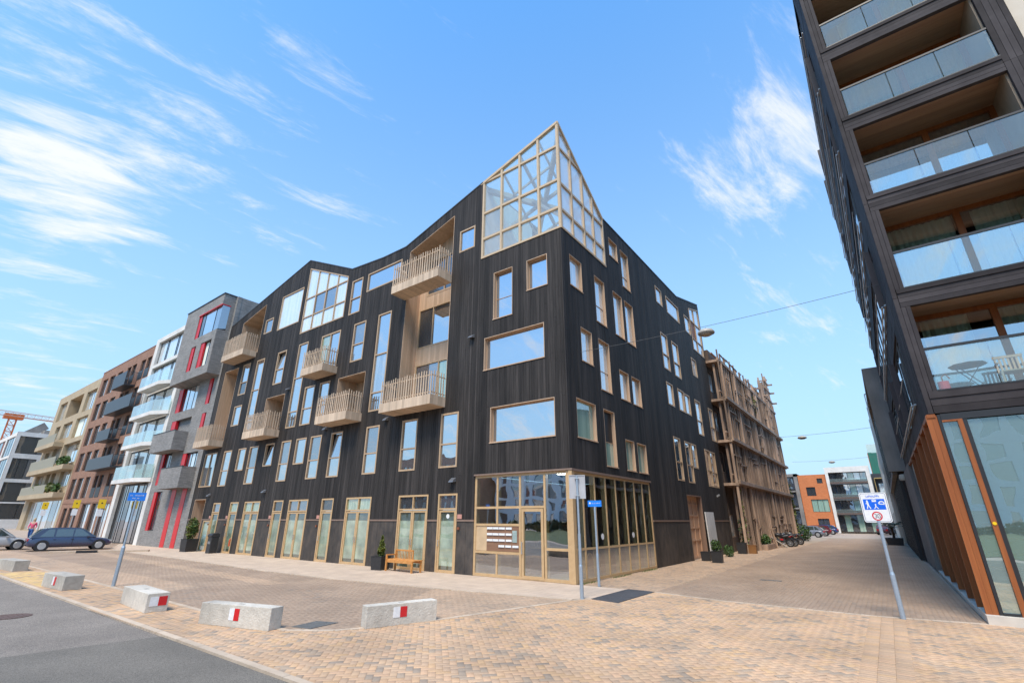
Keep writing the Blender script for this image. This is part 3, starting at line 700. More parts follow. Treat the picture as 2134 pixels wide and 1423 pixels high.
for i in range(-3, 4):
    h = math.sqrt(.3 ** 2 - (i * .08) ** 2); mb.box(-7.42 - h, -7.42 + h, -12.18 + i * .08 - .014, -12.18 + i * .08 + .014, -.029, -.024)
tag(mb.obj('manhole_cover', mat('rusty_iron', (0.13, 0.075, 0.055), (0.085, 0.055, 0.045), rough=.7, scale=9)), 'round rust-brown manhole cover in the grey asphalt road', 'manhole cover')
# ------------------------------------------------------------------ the black timber corner building
def interp(pts):
    def f(u):
        if u <= pts[0][0]: return pts[0][1]
        for (a, za), (b, zb) in zip(pts, pts[1:]):
            if u <= b: return za + (zb - za) * (u - a) / (b - a)
        return pts[-1][1]
    return f
roofL_pts = [(-31.55, 16.85), (-20.63, 19.33), (-15.25, 16.83), (-12.16, 16.58), (-10.2, 16.58), (-4.5, 18.33), (0, 19.69)]
roofR_pts = [(0, 19.69), (4.33, 16.66), (15.7, 16.66), (21.15, 18.05)]
roofL = interp(roofL_pts); roofR = interp(roofR_pts)
house = thing('timber_house', 'black charred-timber corner building with gabled roofs, scattered windows and glass corner top', 'building', base=(0, 0, 0))
LW = -31.55; RW = 21.15
A_, B_, C_, D_ = (4.09, 6.47), (7.25, 9.64), (10.4, 12.78), (13.55, 15.87)
flush = []   # (a, b, z0, z1, bars_z, bars_u, glass, tilt)
def addw(a, b, z, bars=(), us=(), g=None, tilt=None): flush.append((a, b, z[0], z[1], bars, us, g, tilt))
for a, b, t in ((-11.99, -10.94, 0), (-9.23, -8.14, 1), (-6.62, -5.54, 1), (-20.27, -19.19, 0), (-17.1, -16.0, 0), (-24.26, -23.12, 0)):
    addw(a, b, A_, (5.1,), (), [M_pane, M_pane] if t else [M_pane, M_pane2])
addw(-15.09, -14.02, A_, (5.1,), (), None, (0, 1))
addw(-27.98, -26.81, A_, (5.12,), (), None)
addw(-31.02, -29.04, (4.13, 6.5), (), (-30.03,), None)
addw(-22.2, -21.13, (5.08, 6.47), (), (), None, (0, 0))
addw(-18.64, -17.54, (4.98, 6.47)); addw(-25.84, -24.77, (5.0, 6.47))
addw(-12.02, -10.9, (7.25, 12.8), (8.25, 10.38)); addw(-20.2, -19.09, (7.25, 12.8), (8.25, 10.44)); addw(-25.73, -24.63, (7.25, 12.77), (8.25, 10.5))
addw(-18.62, -17.5, B_, (8.26,)); addw(-16.99, -15.95, B_, (8.26,))
addw(-14.25, -13.12, C_, (11.44,), (), [M_pane, M_pane2]); addw(-22.84, -21.7, (10.46, 12.78), (11.5,), (), None, (0, 1))
addw(-27.8, -26.69, (10.46, 12.82), (11.41,), (), [M_paned, M_pane]); addw(-27.87, -26.73, (8.2, 9.66))
addw(-25.62, -24.49, (14.79, 15.91), (), (), [M_pane2]); addw(-15.04, -13.95, D_, (14.6,)); addw(-13.47, -10.4, (14.66, 15.87))
addw(-5.98, -4.94, (14.64, 15.9)); addw(-23.69, -20.84, (14.62, 17.29), (), (), [M_panew])
doorL = [(-27.91, -26.85, 1), (-25.46, -24.37, 1), (-23.55, -21.61, 2), (-20.04, -18.98, 1), (-18.36, -16.43, 2), (-15.14, -14.08, 1), (-13.0, -11.01, 2), (-9.05, -7.13, 2), (-6.52, -5.42, 1)]
deepL = [(-3.7, -2.62, 10.39, 12.75, (11.42,)), (-1.84, -.77, 11.28, 12.76, ()), (-4.18, -1.0, 8.09, 9.60, ()), (-3.76, -.6, 4.93, 6.40, ())]
gabbot, gabtop = 13.6, interp([(-20.4, 18.6), (-15.54, 16.42)])
holesL = [(w[0], w[1], w[2], w[3]) for w in flush]
holesL += [(a, b, 0, 3.02) for a, b, n in doorL] + [(-28.95, -27.95, 0, 1.9)]
holesL += [d[:4] for d in deepL]
gdr = (-17.57, -15.57, 10.3, 12.78)
recD = (-9.79, -6.43, 7.2, lambda u: roofL(u) - 0.62)
recF = (-29.44, -26.05, 13.5, lambda u: roofL(u) - 0.72)
recLf = (-30.8, -28.55, 7.2, 12.8); recM = (-23.34, -20.95, 7.2, 9.62); recG = (-15.16, -12.64, 7.2, 9.62)
recP = (-31.1, -29.3, 0, 3.3)
holesL += [gdr, recD, recF, recLf, recM, recG, recP, (-20.4, -15.54, gabbot, gabtop), (-4.5, 0.0, 13.77, 30), (-4.5, 0, 0, 3.67)]
holesR = []
deepR = [(.58, 1.66, 11.28, 12.76, ()), (2.87, 3.92, 10.39, 12.73, (11.3,)), (4.86, 5.94, 10.38, 12.73, ()), (6.23, 7.31, 10.38, 12.73, ()),
         (4.84, 5.88, 14.75, 15.84, ()), (6.26, 7.28, 13.55, 15.8, (14.3,)), (1.27, 2.27, 8.09, 9.59, ()), (2.88, 3.96, 7.22, 9.57, (8.13,)),
         (4.88, 5.94, 7.21, 8.63, ()), (6.29, 7.38, 7.21, 8.63, ()), (.61, 2.22, 4.9, 6.42, ()), (4.93, 5.92, 4.03, 5.38, ()), (6.24, 7.33, 4.03, 5.38, ())]
blind = (2.92, 3.98, 4.04, 6.4)
flushR = [(11.38, 12.47, 14.6, 15.75, (), ()), (13.27, 15.73, 14.55, 15.78, (), ()), (16.95, 18.2, 14.45, 15.77, (), ()),
          (11.41, 12.55, 10.34, 12.65, (11.29,), ()), (13.34, 14.54, 10.32, 12.64, (11.25,), ()), (17.31, 18.41, 11.32, 12.63, (), ()),
          (11.43, 12.52, 8.18, 9.54, (), ()), (13.38, 14.50, 8.17, 9.55, (), ()), (14.6, 15.66, 8.18, 9.50, (), ()), (16.77, 17.94, 7.2, 9.54, (8.14,), ()), (19.87, 21.0, 7.18, 9.52, (8.16,), ()),
          (11.54, 12.66, 4.02, 6.39, (5.03,), ()), (13.43, 14.57, 4.0, 6.37, (5.01,), ()), (14.71, 15.66, 4.92, 6.38, (), ()), (17.45, 18.55, 4.0, 6.36, (5.01,), ()), (18.64, 19.86, 4.0, 6.34, (4.95,), ())]
j4 = (18.4, 20.98, 13.5, interp([(18.4, 16.78), (20.98, 17.48)]))
gate = (12.65, 15.35, 0, 3.34)
holesR = [d[:4] for d in deepR] + [blind] + [w[:4] for w in flushR] + [j4, gate, (0, 4.3, 13.77, 30), (0, 7.38, 0, 3.64)]

# cladding boards: real boards with open joints, above a band of dark slate boards
mb = MB(); wall(mb, FL, LW, 0, 2.0, roofL, holesL, -0.05, 0.0, step=.14, gap=.007, jit=.004, breaks=[p[0] for p in roofL_pts])
ob = mb.obj('timber_boards', M_char, house); ob['kind'] = 'stuff'
mb = MB(); wall(mb, FR, 0.0, RW, 2.0, roofR, holesR, -0.05, 0.0, step=.14, gap=.007, jit=.004, breaks=[p[0] for p in roofR_pts])
mb.obj('timber_boards', M_char, house)['kind'] = 'stuff'
def slabs(F, u0, u1, holes):
    u = u0
    bs = [u0]
    while u < u1: u = min(u1, u + rnd.choice((.35, .5, .62, .8))); bs.append(u)
    for a, b in zip(bs, bs[1:]):
        mbs = MB(); wall(mbs, F, a + .003, b - .003, 0.02, 1.93, holes, -.05, -0.008 + rnd.uniform(-.003, .003))
        if mbs.v:
            mbs.t = [rnd.random()] * len(mbs.t); mbs.obj('slate_board', M_slate, house)
slabs(FL, LW, -4.5, holesL); slabs(FR, 7.38, RW, holesR)
mb = MB(); wall(mb, FL, LW, -4.5, 1.93, 2.0, holesL, -.04, 0.02); wall(mb, FR, 7.38, RW, 1.93, 2.0, holesR, -.04, 0.02); mb.pieces('ledge_trim', M_trim, house)
# inner shell (so no light leaks), roof planes and edge flashing
mb = MB()
wall(mb, FL, LW, -4.55, 0, lambda u: roofL(u) - .05, [(h[0] - 0.0, h[1] + 0.0, h[2], h[3]) for h in (recD, recF, recLf, recM, recG, recP, gdr)] + [(a, b, z0, z1) for a, b, z0, z1 in [d[:4] for d in deepL]] + [h for h in holesL if h not in ()], -.30, -.06, breaks=[p[0] for p in roofL_pts])
wall(mb, FR, .3, RW, 0, lambda u: roofR(u) - .05, holesR, -.30, -.06, breaks=[p[0] for p in roofR_pts])
mb.obj('wall_core', M_black, house)
mb = MB()
DEP = 10.0
for (a, za), (b, zb) in zip(roofL_pts, roofL_pts[1:]):
    if b <= -4.4: mb.hexa([(a, .06, za - .12), (b, .06, zb - .12), (b, DEP, zb - .12), (a, DEP, za - .12), (a, .06, za - .02), (b, .06, zb - .02), (b, DEP, zb - .02), (a, DEP, za - .02)])
for (a, za), (b, zb) in zip(roofR_pts, roofR_pts[1:]):
    if a >= 4.3: mb.hexa([(-.06, a, za - .12), (-.06, b, zb - .12), (-DEP, b, zb - .12), (-DEP, a, za - .12), (-.06, a, za - .02), (-.06, b, zb - .02), (-DEP, b, zb - .02), (-DEP, a, za - .02)])
mb.pieces('roof_plane', M_black, house)
mb = MB()
for F, pts in ((FL, roofL_pts[:-1]), (FR, roofR_pts[1:])):
    for (a, za), (b, zb) in zip(pts, pts[1:]):
        mb.hexa([F(a, -.12, za - .03), F(b, -.12, zb - .03), F(b, .025, zb - .03), F(a, .025, za - .03), F(a, -.12, za + .035), F(b, -.12, zb + .035), F(b, .025, zb + .035), F(a, .025, za + .035)])
mb.pieces('roof_flashing', mat('dark_flashing', (0.06, 0.058, 0.06), rough=.5), house)
mb = MB(); mb.box(-.055, -.0, -.045, .012, 3.7, 13.72); mb.box(LW - .06, LW, 0.0, 10, 0, 16.7); mb.box(-10, 0, RW, RW + .06, 0, 17.9)
mb.pieces('corner_board', M_char, house)

# windows
for a, b, z0, z1, bz, bu, g, tl in flush:
    if g is None: g = [M_pane, M_panec] if rnd.random() < .35 else [M_pane]
    window(house, FL, a, b, z0, z1, bz, bu, inset=.05, gms=g, tilt=tl, w=.075)
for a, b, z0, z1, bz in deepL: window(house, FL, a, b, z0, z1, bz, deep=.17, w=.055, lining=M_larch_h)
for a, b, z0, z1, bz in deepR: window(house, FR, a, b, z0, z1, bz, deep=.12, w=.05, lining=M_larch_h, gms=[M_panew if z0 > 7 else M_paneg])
for a, b, z0, z1, bz, bu in flushR: window(house, FR, a, b, z0, z1, bz, bu, inset=.05, w=.075, gms=[M_panew] if z0 > 7 else [M_pane])
wo = window(house, FR, *blind[:2], 4.04, 6.4, (5.05,), deep=.12, w=.05, lining=M_larch_h, gms=[M_paneg, M_black])
# gable window grids
def grid_window(F, a, b, zb, top, us, zs, fm, gm, n=-.04, w=.08):
    mb = MB(); cuts = [a] + list(us) + [b]
    mb.box(a, b, n - .05, .02, zb, zb + w, .5, None, F)
    for u in cuts:
        x0, x1 = (u, u + w) if u == a else ((u - w, u) if u == b else (u - w / 2, u + w / 2))
        mb.hexa([F(x0, n - .05, zb + w), F(x1, n - .05, zb + w), F(x1, .018, zb + w), F(x0, .018, zb + w), F(x0, n - .05, top(x0) - w), F(x1, n - .05, top(x1) - w), F(x1, .018, top(x1) - w), F(x0, .018, top(x0) - w)])
    for z in zs:
        for c, d in zip(cuts, cuts[1:]):
            if min(top(c), top(d)) > z + .15: mb.box(c + w / 2, d - w / 2, n - .045, .012, z - w / 2, z + w / 2, .5, None, F)
    mb.hexa([F(a, n - .05, top(a) - w), F(b, n - .05, top(b) - w), F(b, .022, top(b) - w), F(a, .022, top(a) - w), F(a, n - .05, top(a)), F(b, n - .05, top(b)), F(b, .022, top(b)), F(a, .022, top(a))])
    o = mb.obj('window', fm, house); k = 0
    zz_ = [zb] + list(zs) + [99]
    for c, d in zip(cuts, cuts[1:]):
        for z0, z1 in zip(zz_, zz_[1:]):
            tc_, td = min(z1, top(c) - .03), min(z1, top(d) - .03)
            if max(tc_, td) < z0 + .1: continue
            tc_, td = max(tc_, z0 + .01), max(td, z0 + .01)
            p = MB(); p.hexa([F(c, n - .012, z0), F(d, n - .012, z0), F(d, n, z0), F(c, n, z0), F(c, n - .012, tc_), F(d, n - .012, td), F(d, n, td), F(c, n, tc_)])
            p.obj('pane', gm[k % len(gm)], o); k += 1
    return o
grid_window(FL, -20.4, -15.54, gabbot, gabtop, (-19.15, -17.92, -16.7), (14.73, 16.15), M_oak, [M_panew, M_panew, M_panew, M_panew, M_pane2, M_panew, M_panew, M_pane2, M_panew, M_panew, M_panew, M_panew])
grid_window(FR, *j4, (19.6,), (14.45, 15.87), M_oak, [M_panew, M_orange, M_panew, M_panew, M_panew, M_panew])
window(house, FL, -17.57, -15.57, 10.3, 12.78, (), (-16.6,), inset=.05, w=.085, gms=[M_panecur, M_pane])
# ground-floor doors
for i, (a, b, n) in enumerate(doorL):
    g = [M_frost if i in (2, 4, 6, 7, 8) else M_frost2]
    mb = MB(); w = .075
    us = [(a + b) / 2] if n == 2 else []
    rect_frame(mb, FL, a, b, 0.015, 3.02, -.12, .012, w, (2.42,), ())
    if n == 2: mb.box(us[0] - .03, us[0] + .03, -.11, .004, 2.46, 2.95, .5, None, FL)
    o = mb.obj('door_frame', M_gold, house)
    cuts = [a + w] + us + [b - w]
    for c, d in zip(cuts, cuts[1:]):
        mb = MB(); rect_frame(mb, FL, c + .006, d - .006, .03, 2.375, -.10, -.015, .085)
        dr = mb.obj('door_leaf', M_gold, house)
        mb = MB(); mb.box(c + .085, d - .085, -.07, -.055, .12, 2.3, .5, None, FL); mb.obj('pane', g[0], dr)
        mb = MB(); hx = (d - .05) if (n == 2 and c == cuts[0]) else (c + .05); mb.bar(FL(hx, .035, .98), FL(hx, .035, 1.22), .018); mb.bar(FL(hx, -.01, 1.0), FL(hx, .035, 1.0), .016); mb.bar(FL(hx, -.01, 1.2), FL(hx, .035, 1.2), .016); mb.obj('handle', M_steel, dr)
    for c, d in zip([a] + us, us + [b]):
        mb = MB(); mb.box(c + .06, d - .06, -.07, -.055, 2.45, 2.96, .5, None, FL); mb.obj('pane', M_panecur if i in (2, 6, 1) else (M_pane2 if i % 2 == 0 else M_paned), o)
mb = MB(); rect_frame(mb, FL, -28.95, -27.95, .015, 1.9, -.12, .012, .075); o = mb.obj('side_light', M_gold, house); mb = MB(); mb.box(-28.88, -28.02, -.07, -.055, .08, 1.83, .5, None, FL); mb.obj('pane', M_paneg, o)
# house-number plates and doorbells beside the doors
for a, b, n in doorL:
    if n == 1:
        s = b + .05 if a > -14 else a - .27
        mb = MB(); mb.box(s, s + .24, 0, .025, 2.03, 2.2, .5, None, FL); mb.obj('number_plate', mat('pink_plate', (.55, .27, .21), rough=.5), house)
        mb = MB(); mb.box(s + .03, s + .13, 0, .05, 1.62, 1.72, .5, None, FL); mb.obj('doorbell', mat('copper_bell', (.36, .13, .07), rough=.4, metal=.5), house)
# wall lamps: small grey wedges
for u, z in ((-10.44, 6.71), (-5.68, 3.56), (-21.31, 3.59), (-15.7, 6.79), (-28.84, 3.57), (-5.39 + .5, 9.85), (-20.56, 9.86)):
    mb = MB(); mb.hexa([FL(u - .13, 0, z - .07), FL(u + .13, 0, z - .07), FL(u + .13, .20, z - .10), FL(u - .13, .20, z - .10), FL(u - .13, 0, z + .09), FL(u + .13, 0, z + .09), FL(u + .11, .17, z - .03), FL(u - .11, .17, z - .03)])
    mb.obj('wall_lamp', mat('lamp_grey', (.20, .20, .21), rough=.4, metal=.4), house)
mb = MB(); mb.bar(FR(18.9, 0, 3.45), FR(18.9, .18, 3.55), .1); mb.obj('wall_lamp', M_steel, house)

# recesses lined with larch
def recess(F, a, b, z0, z1, dep, floor=True, back=None, ls='a'):
    g = lambda q, u: q(u) if callable(q) else q
    mb = MB(); t = .03
    def board(p): mb.hexa([F(*q) for q in p], rnd.random())
    n = 5
    for i in range(n):   # side linings as boards, running up
        c, d = -dep * i / n, -dep * (i + 1) / n + .004
        for u0, u1 in ((a, a + t), (b - t, b)):
            board([(u0, d, g(z0, u0)), (u1, d, g(z0, u0)), (u1, c, g(z0, u0)), (u0, c, g(z0, u0)), (u0, d, g(z1, u0)), (u1, d, g(z1, u1)), (u1, c, g(z1, u1)), (u0, c, g(z1, u0))])
    m = max(4, int((b - a) / .3))
    for i in range(m):
        u0, u1 = a + (b - a) * i / m, a + (b - a) * (i + 1) / m - .004
        board([(u0, -dep, g(z1, u0) - .03), (u1, -dep, g(z1, u1) - .03), (u1, 0, g(z1, u1) - .03), (u0, 0, g(z1, u0) - .03), (u0, -dep, g(z1, u0)), (u1, -dep, g(z1, u1)), (u1, 0, g(z1, u1)), (u0, 0, g(z1, u0))])
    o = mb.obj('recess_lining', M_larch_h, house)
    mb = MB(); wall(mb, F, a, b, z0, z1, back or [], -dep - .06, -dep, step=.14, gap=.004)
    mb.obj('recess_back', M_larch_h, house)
    mb = MB(); wall(mb, F, a, b, z0, z1, [], -dep - .5, -dep - .45); mb.obj('room_dark', M_black, house)
    return o
recess(FL, *recD[:4], .95, back=[(-9.7, -7.0, 10.5, 12.78), (-9.7, -6.6, 7.2, 9.6), (-9.2, -6.6, 13.5, 15.7)])
window(house, lambda u, n, z: FL(u, n - .95, z), -9.7, -7.0, 10.5, 12.78, (), (-8.62, -7.25), gms=[M_paned, M_pane, M_pane], w=.07)
window(house, lambda u, n, z: FL(u, n - .95, z), -9.7, -6.6, 7.2, 9.6, (), (-8.0,), gms=[M_pane2, M_paneg], w=.09)
window(house, lambda u, n, z: FL(u, n - .95, z), -9.2, -6.6, 13.5, 15.7, (), (-7.9,), gms=[M_paned], w=.09)
recess(FL, *recF[:4], 1.3, back=[(-28.6, -26.3, 13.5, 15.6)]); window(house, lambda u, n, z: FL(u, n - 1.3, z), -28.6, -26.3, 13.5, 15.6, (), (-27.4,), gms=[M_paned], w=.09)
recess(FL, *recLf, 1.4); recess(FL, *recM, 1.2, back=[(-22.2, -21.1, 7.2, 9.4)]); window(house, lambda u, n, z: FL(u, n - 1.2, z), -22.2, -21.1, 7.2, 9.4, (), (), gms=[M_paned], w=.09)
recess(FL, *recG, 1.2, back=[(-14.2, -12.8, 7.2, 9.4)]); window(house, lambda u, n, z: FL(u, n - 1.2, z), -14.2, -12.8, 7.2, 9.4, (), (), gms=[M_paned], w=.09)
recess(FL, *recP, 1.6, back=[(-30.6, -29.6, 0, 2.2)]); mb = MB(); mb.box(-30.6, -29.6, -1.66, -1.62, 0, 2.2, .5, None, FL); mb.obj('door_leaf', M_black, house)

# balconies: tray of larch boards with a fence of slats
def balcony(a, b, z0, zt, dep=.96, solid=False):
    band = z0 + .44
    mb = MB(); e = .03
    n = max(6, int((b - a) / .16))
    for i in range(n):
        c, d = a + (b - a) * i / n, a + (b - a) * (i + 1) / n - .003
        mb.box(c, d, dep - e, dep, z0, band, rnd.random(), None, FL)
        mb.box(c, d, 0.0, dep - e, z0, z0 + .03, rnd.random(), None, FL)
    k = 6
    for u0, u1 in ((a, a + e), (b - e, b)):
        for i in range(k): mb.box(u0, u1, (dep - e) * i / k, (dep - e) * (i + 1) / k - .003, z0 + .03, band, rnd.random(), None, FL)
    mb.box(a + e, b - e, 0, dep - e, z0 + .25, z0 + .29, .3, None, FL)
    for nn in (dep - .09,): mb.box(a + .03, b - .03, nn - .02, nn + .01, zt - .22, zt - .17, .5, None, FL); mb.box(a + .03, b - .03, nn - .02, nn + .01, band + .1, band + .15, .5, None, FL)
    for u in (a + .07, b - .07): mb.box(u - .012, u + .012, 0, dep - .09, zt - .22, zt - .17, .5, None, FL); mb.box(u - .012, u + .012, 0, dep - .09, band + .1, band + .15, .5, None, FL)
    o = mb.obj('balcony', M_larch, house)
    ns = int((b - a) / .165); meshes = []
    for q in range(3):
        s = MB(); w = .036
        s.hexa([(-w, -.014, 0), (w * .7, -.014, 0), (w * .7, .014, 0), (-w, .014, 0), (-w * .6, -.014, zt - band + .03 * q - .03), (w * .6, -.014, zt - band + .03 * q - .03), (w * .6, .014, zt - band + .03 * q - .03), (-w * .6, .014, zt - band + .03 * q - .03)], (q + .5) / 3)
        meshes.append(s.mesh('slat', M_larch))
    def slat(x, y, rz, ty=0):
        so = bpy.data.objects.new('slat', rnd.choice(meshes)); COL.objects.link(so); so.parent = o
        so.location = (x, y, band); so.rotation_euler = (0, ty, rz)
    for i in range(ns + 1):
        slat(a + .03 + (b - a - .06) * i / ns, -(dep - .05), 0, rnd.uniform(-.018, .018))
    for i in range(1, 6):
        for u in (a + .03, b - .03): slat(u, -(dep - .05) * i / 6, math.pi / 2)
    return o
for q in ((-9.88, -6.42, 13.1, 14.8), (-9.92, -6.42, 6.77, 8.32), (-29.6, -26.2, 13.15, 14.9), (-31.1, -28.53, 6.82, 8.34), (-23.62, -20.86, 6.8, 8.34), (-17.7, -15.43, 9.96, 11.46), (-15.36, -12.56, 6.82, 8.36)):
    balcony(*q)

# glazed corner shop front
g = M_gold
def bars(F, us, zs, u0, u1, z0, z1, w=.1, n0=-.24, n1=-.03):
    mb = MB(); rect_frame(mb, F, u0, u1, z0, z1, n0, n1, w)
    for u, a, b in us: mb.box(u - w * .42, u + w * .42, n0 + .003, n1 - .003, a, b, .5, None, F)
    for z, a, b in zs: mb.box(a, b, n0 + .006, n1 - .006, z - w * .42, z + w * .42, .5, None, F)
    return mb
mb = bars(FL, [(-3.35, 1.86, 3.58), (-3.35, .1, .8), (-2.27, .1, 3.58), (-1.17, .1, 3.58)], [(2.44, -4.4, -1.2), (1.82, -4.4, -2.3), (.85, -4.4, -2.3), (1.04, -1.13, -.1)], -4.5, 0.0, .02, 3.67)
sf = mb.obj('shop_front', g, house)
for a, b, c, d in ((-4.4, -3.39, 2.48, 3.57), (-3.31, -2.31, 2.48, 3.57), (-4.4, -3.39, 1.86, 2.40), (-3.31, -2.31, 1.86, 2.40), (-4.4, -3.39, .12, .81), (-3.31, -2.31, .12, .81), (-2.23, -1.21, 2.48, 3.57), (-1.13, -.1, .12, 1.0), (-1.13, -.1, 1.08, 3.57)):
    p = MB(); p.box(a - .01, b + .01, -.062, -.052, c - .01, d + .01, .5, None, FL); p.obj('pane', M_clear, sf)
mb = MB(); rect_frame(mb, FL, -2.2, -1.24, .05, 2.38, -.12, -.02, .1); dl = mb.obj('entrance_door', g, house)
p = MB(); p.box(-2.11, -1.33, -.08, -.068, .14, 2.29, .5, None, FL); p.obj('pane', M_clear, dl)
p = MB(); p.bar(FL(-2.15, .04, .85), FL(-2.15, .04, 1.25), .025); p.bar(FL(-2.15, -.02, .88), FL(-2.15, .04, .88), .02); p.bar(FL(-2.15, -.02, 1.22), FL(-2.15, .04, 1.22), .02); p.obj('handle', M_steel, dl)
mb = MB(); mb.box(-4.40, -3.86, -.09, -.06, .9, 1.78, .5, None, FL); mb.obj('blank_panel', mat('tan_panel', (.62, .44, .26), rough=.5), sf)
mb = MB(); mb.box(-3.86, -2.31, -.09, -.055, .9, 1.78, .5, None, FL); pn = mb.obj('letterbox_panel', mat('brown_panel', (.27, .145, .085), (.20, .105, .06), rough=.5, scale=4, stretch=(.3, 1, 3)), sf)
# silver letterbox flaps in four rows, each its own piece
for r, (z, xs_) in enumerate(((1.70, (-3.84, -3.55, -3.25, -2.93)), (1.49, (-3.84, -3.55, -3.25, -2.93)), (1.28, (-3.84, -3.55, -3.25, -2.93)), (1.08, (-3.27, -2.95, -2.62)))):
    for x in xs_:
        p = MB(); p.box(x + .005, x + .275, -.055, -.03, z - .045, z + .035, .5, None, FL); p.box(x + .02, x + .26, -.03, -.022, z - .035, z - .025, .5, None, FL); q = p.obj('letterbox', M_signwhite, sf)
p = MB(); p.box(-2.62, -2.42, -.055, -.035, 1.22, 1.62, .5, None, FL)
for r in range(6): p.box(-2.60, -2.44, -.035, -.03, 1.26 + r * .055, 1.29 + r * .055, .5, None, FL)
p.obj('intercom', mat('intercom_green', (.36, .45, .42), rough=.4), sf)
us = [.88, 1.80, 2.72, 3.64, 4.60, 5.53, 6.45]
mb = bars(FR, [(u, .1, 3.57) for u in us], [(1.05, .1, 7.3)], 0.0, 7.38, .02, 3.64, w=.085)
sr = mb.obj('shop_front', g, house)
cu = [0.05] + us + [7.33]
for a, b in zip(cu, cu[1:]):
    for c, d in ((.1, 1.02), (1.09, 3.58)):
        p = MB(); p.box(a + .02, b - .02, -.062, -.052, c, d, .5, None, FR); p.obj('pane', M_clear, sr)
mb = MB(); mb.box(-.11, .03, -.03, .11, .02, 3.66); mb.obj('corner_post', g, house)
mb = MB(); mb.box(-4.52, .06, -.02, .05, 3.66, 3.72, .5, None, FL); mb.box(-.02, 7.4, -.02, .05, 3.64, 3.72, .5, None, FR); mb.pieces('shop_flashing', M_trim, house)
# the room behind it
wd = mat('walnut_shelving', (.50, .30, .18), (.36, .21, .125), rough=.5, scale=3)
mb = MB(); mb.box(-4.5, -.3, .3, 7.4, -.02, .03, m=mat('shop_floor', (.42, .38, .33), rough=.5)); mb.box(-4.5, -.02, .02, 7.4, 3.72, 3.9, m=M_black); mb.box(-4.6, -4.52, .1, 7.5, 0, 3.7, m=wd); mb.box(-4.6, -.1, 7.4, 7.5, 0, 3.7, m=wd)
mb.pieces('room_wall', None, house)
mb = MB()
for i in range(7): mb.box(-3.9, -3.3, .9 + i * .9, 1.6 + i * .9, 0, 1.3 + .25 * (i % 3), m=wd)
mb.box(-2.9, -2.2, 1.6, 6.2, 0, .95, m=mat('counter', (.035, .03, .03), rough=.4)); mb.box(-2.95, -2.15, 1.55, 6.25, .95, 1.0, m=mat('counter_top', (.30, .19, .11), rough=.4))
mb.pieces('shelf', None, house)
for y in (2.1, 4.0, 5.4):
    p = MB(); p.lathe([(.01, .12), (.16, .12), (.20, .0), (.01, .01)], (-1.6, y, 2.5), n=16); p.bar((-1.6, y, 2.6), (-1.6, y, 3.7), .012); p.obj('pendant_lamp', M_black, house)
p = MB(); p.box(-.95, -.70, .6, .85, 3.60, 3.64); em = bpy.data.materials.new('lit_ceiling_lamp'); em.use_nodes = True
em.node_tree.nodes['Principled BSDF'].inputs['Emission Color'].default_value = (1, .93, .8, 1); em.node_tree.nodes['Principled BSDF'].inputs['Emission Strength'].default_value = 25
p.obj('ceiling_lamp', em, house)
for y, z in ((2.25, 1.42), (5.1, 1.42)):
    p = MB(); p.lathe([(.001, 0), (.11, 0), (.11, .004), (.001, .004)], (-.050, y, z), n=20, axis='X'); p.obj('sticker', M_signwhite, sr)
for k, (u, z) in enumerate(((2.15, .65),)):   # arched toy behind the low pane
    p = MB(); p.tube([(-.5, 2.0 + .35 * math.cos(a), .1 + .75 * math.sin(a)) for a in [math.pi * i / 12 for i in range(13)]], .02, n=6); p.obj('arched_frame', M_oak, house)
p = MB(); p.lathe([(.001, 0), (.09, 0), (.09, .004), (.001, .004)], (-5.97, .052, 2.13), n=20, axis='Y'); p.obj('door_sticker', M_signwhite, house)

# glazed corner top: bronze grid, clear left panes, right ones whitened as if mirroring cloud, timber truss and glass roof behind
topL = interp([(-4.5, 18.33), (0, 19.69)]); topR = interp([(0, 19.69), (4.3, 16.66)])
def corner_grid(F, a, b, top, us, zs, gms, w=.11):
    mb = MB(); cuts = [a] + list(us) + [b]; zb = 13.77
    mb.box(a, b, -.12, .03, zb, zb + .1, .5, None, F)
    for u in cuts:
        x0, x1 = (u, u + w) if u == a else ((u - w, u) if u == b else (u - w / 2, u + w / 2))
        mb.hexa([F(x0, -.12, zb + .1), F(x1, -.12, zb + .1), F(x1, .02, zb + .1), F(x0, .02, zb + .1), F(x0, -.12, top(x0) - .1), F(x1, -.12, top(x1) - .1), F(x1, .02, top(x1) - .1), F(x0, .02, top(x0) - .1)])
    for z in zs:
        for c, d in zip(cuts, cuts[1:]):
            lo, hi = min(top(c), top(d)), max(top(c), top(d))
            if lo > z + .1: mb.box(c + w / 2, d - w / 2, -.115, .012, z - w / 2, z + w / 2, .5, None, F)
            elif hi > z + .12:
                uc = c + (z - top(c)) / (top(d) - top(c)) * (d - c)
                p, q = (uc, d) if top(d) > top(c) else (c, uc)
                mb.box(p, q, -.115, .012, z - w / 2, z + w / 2, .5, None, F)
    mb.hexa([F(a, -.14, top(a) - .14), F(b, -.14, top(b) - .14), F(b, .04, top(b) - .14), F(a, .04, top(a) - .14), F(a, -.14, top(a)), F(b, -.14, top(b)), F(b, .04, top(b)), F(a, .04, top(a))])
    o = mb.obj('glazed_gable', M_tan, house); zz_ = [zb] + list(zs) + [99]
    for c, d in zip(cuts, cuts[1:]):
        for z0, z1 in zip(zz_, zz_[1:]):
            tc_, td = min(z1, top(c) - .08), min(z1, top(d) - .08)
            if max(tc_, td) < z0 + .05: continue
            tc_, td = max(tc_, z0 + .01), max(td, z0 + .01)
            p = MB(); p.hexa([F(c, -.062, z0), F(d, -.062, z0), F(d, -.05, z0), F(c, -.05, z0), F(c, -.062, tc_), F(d, -.062, td), F(d, -.05, td), F(c, -.05, tc_)])
            p.obj('pane', gms, o)
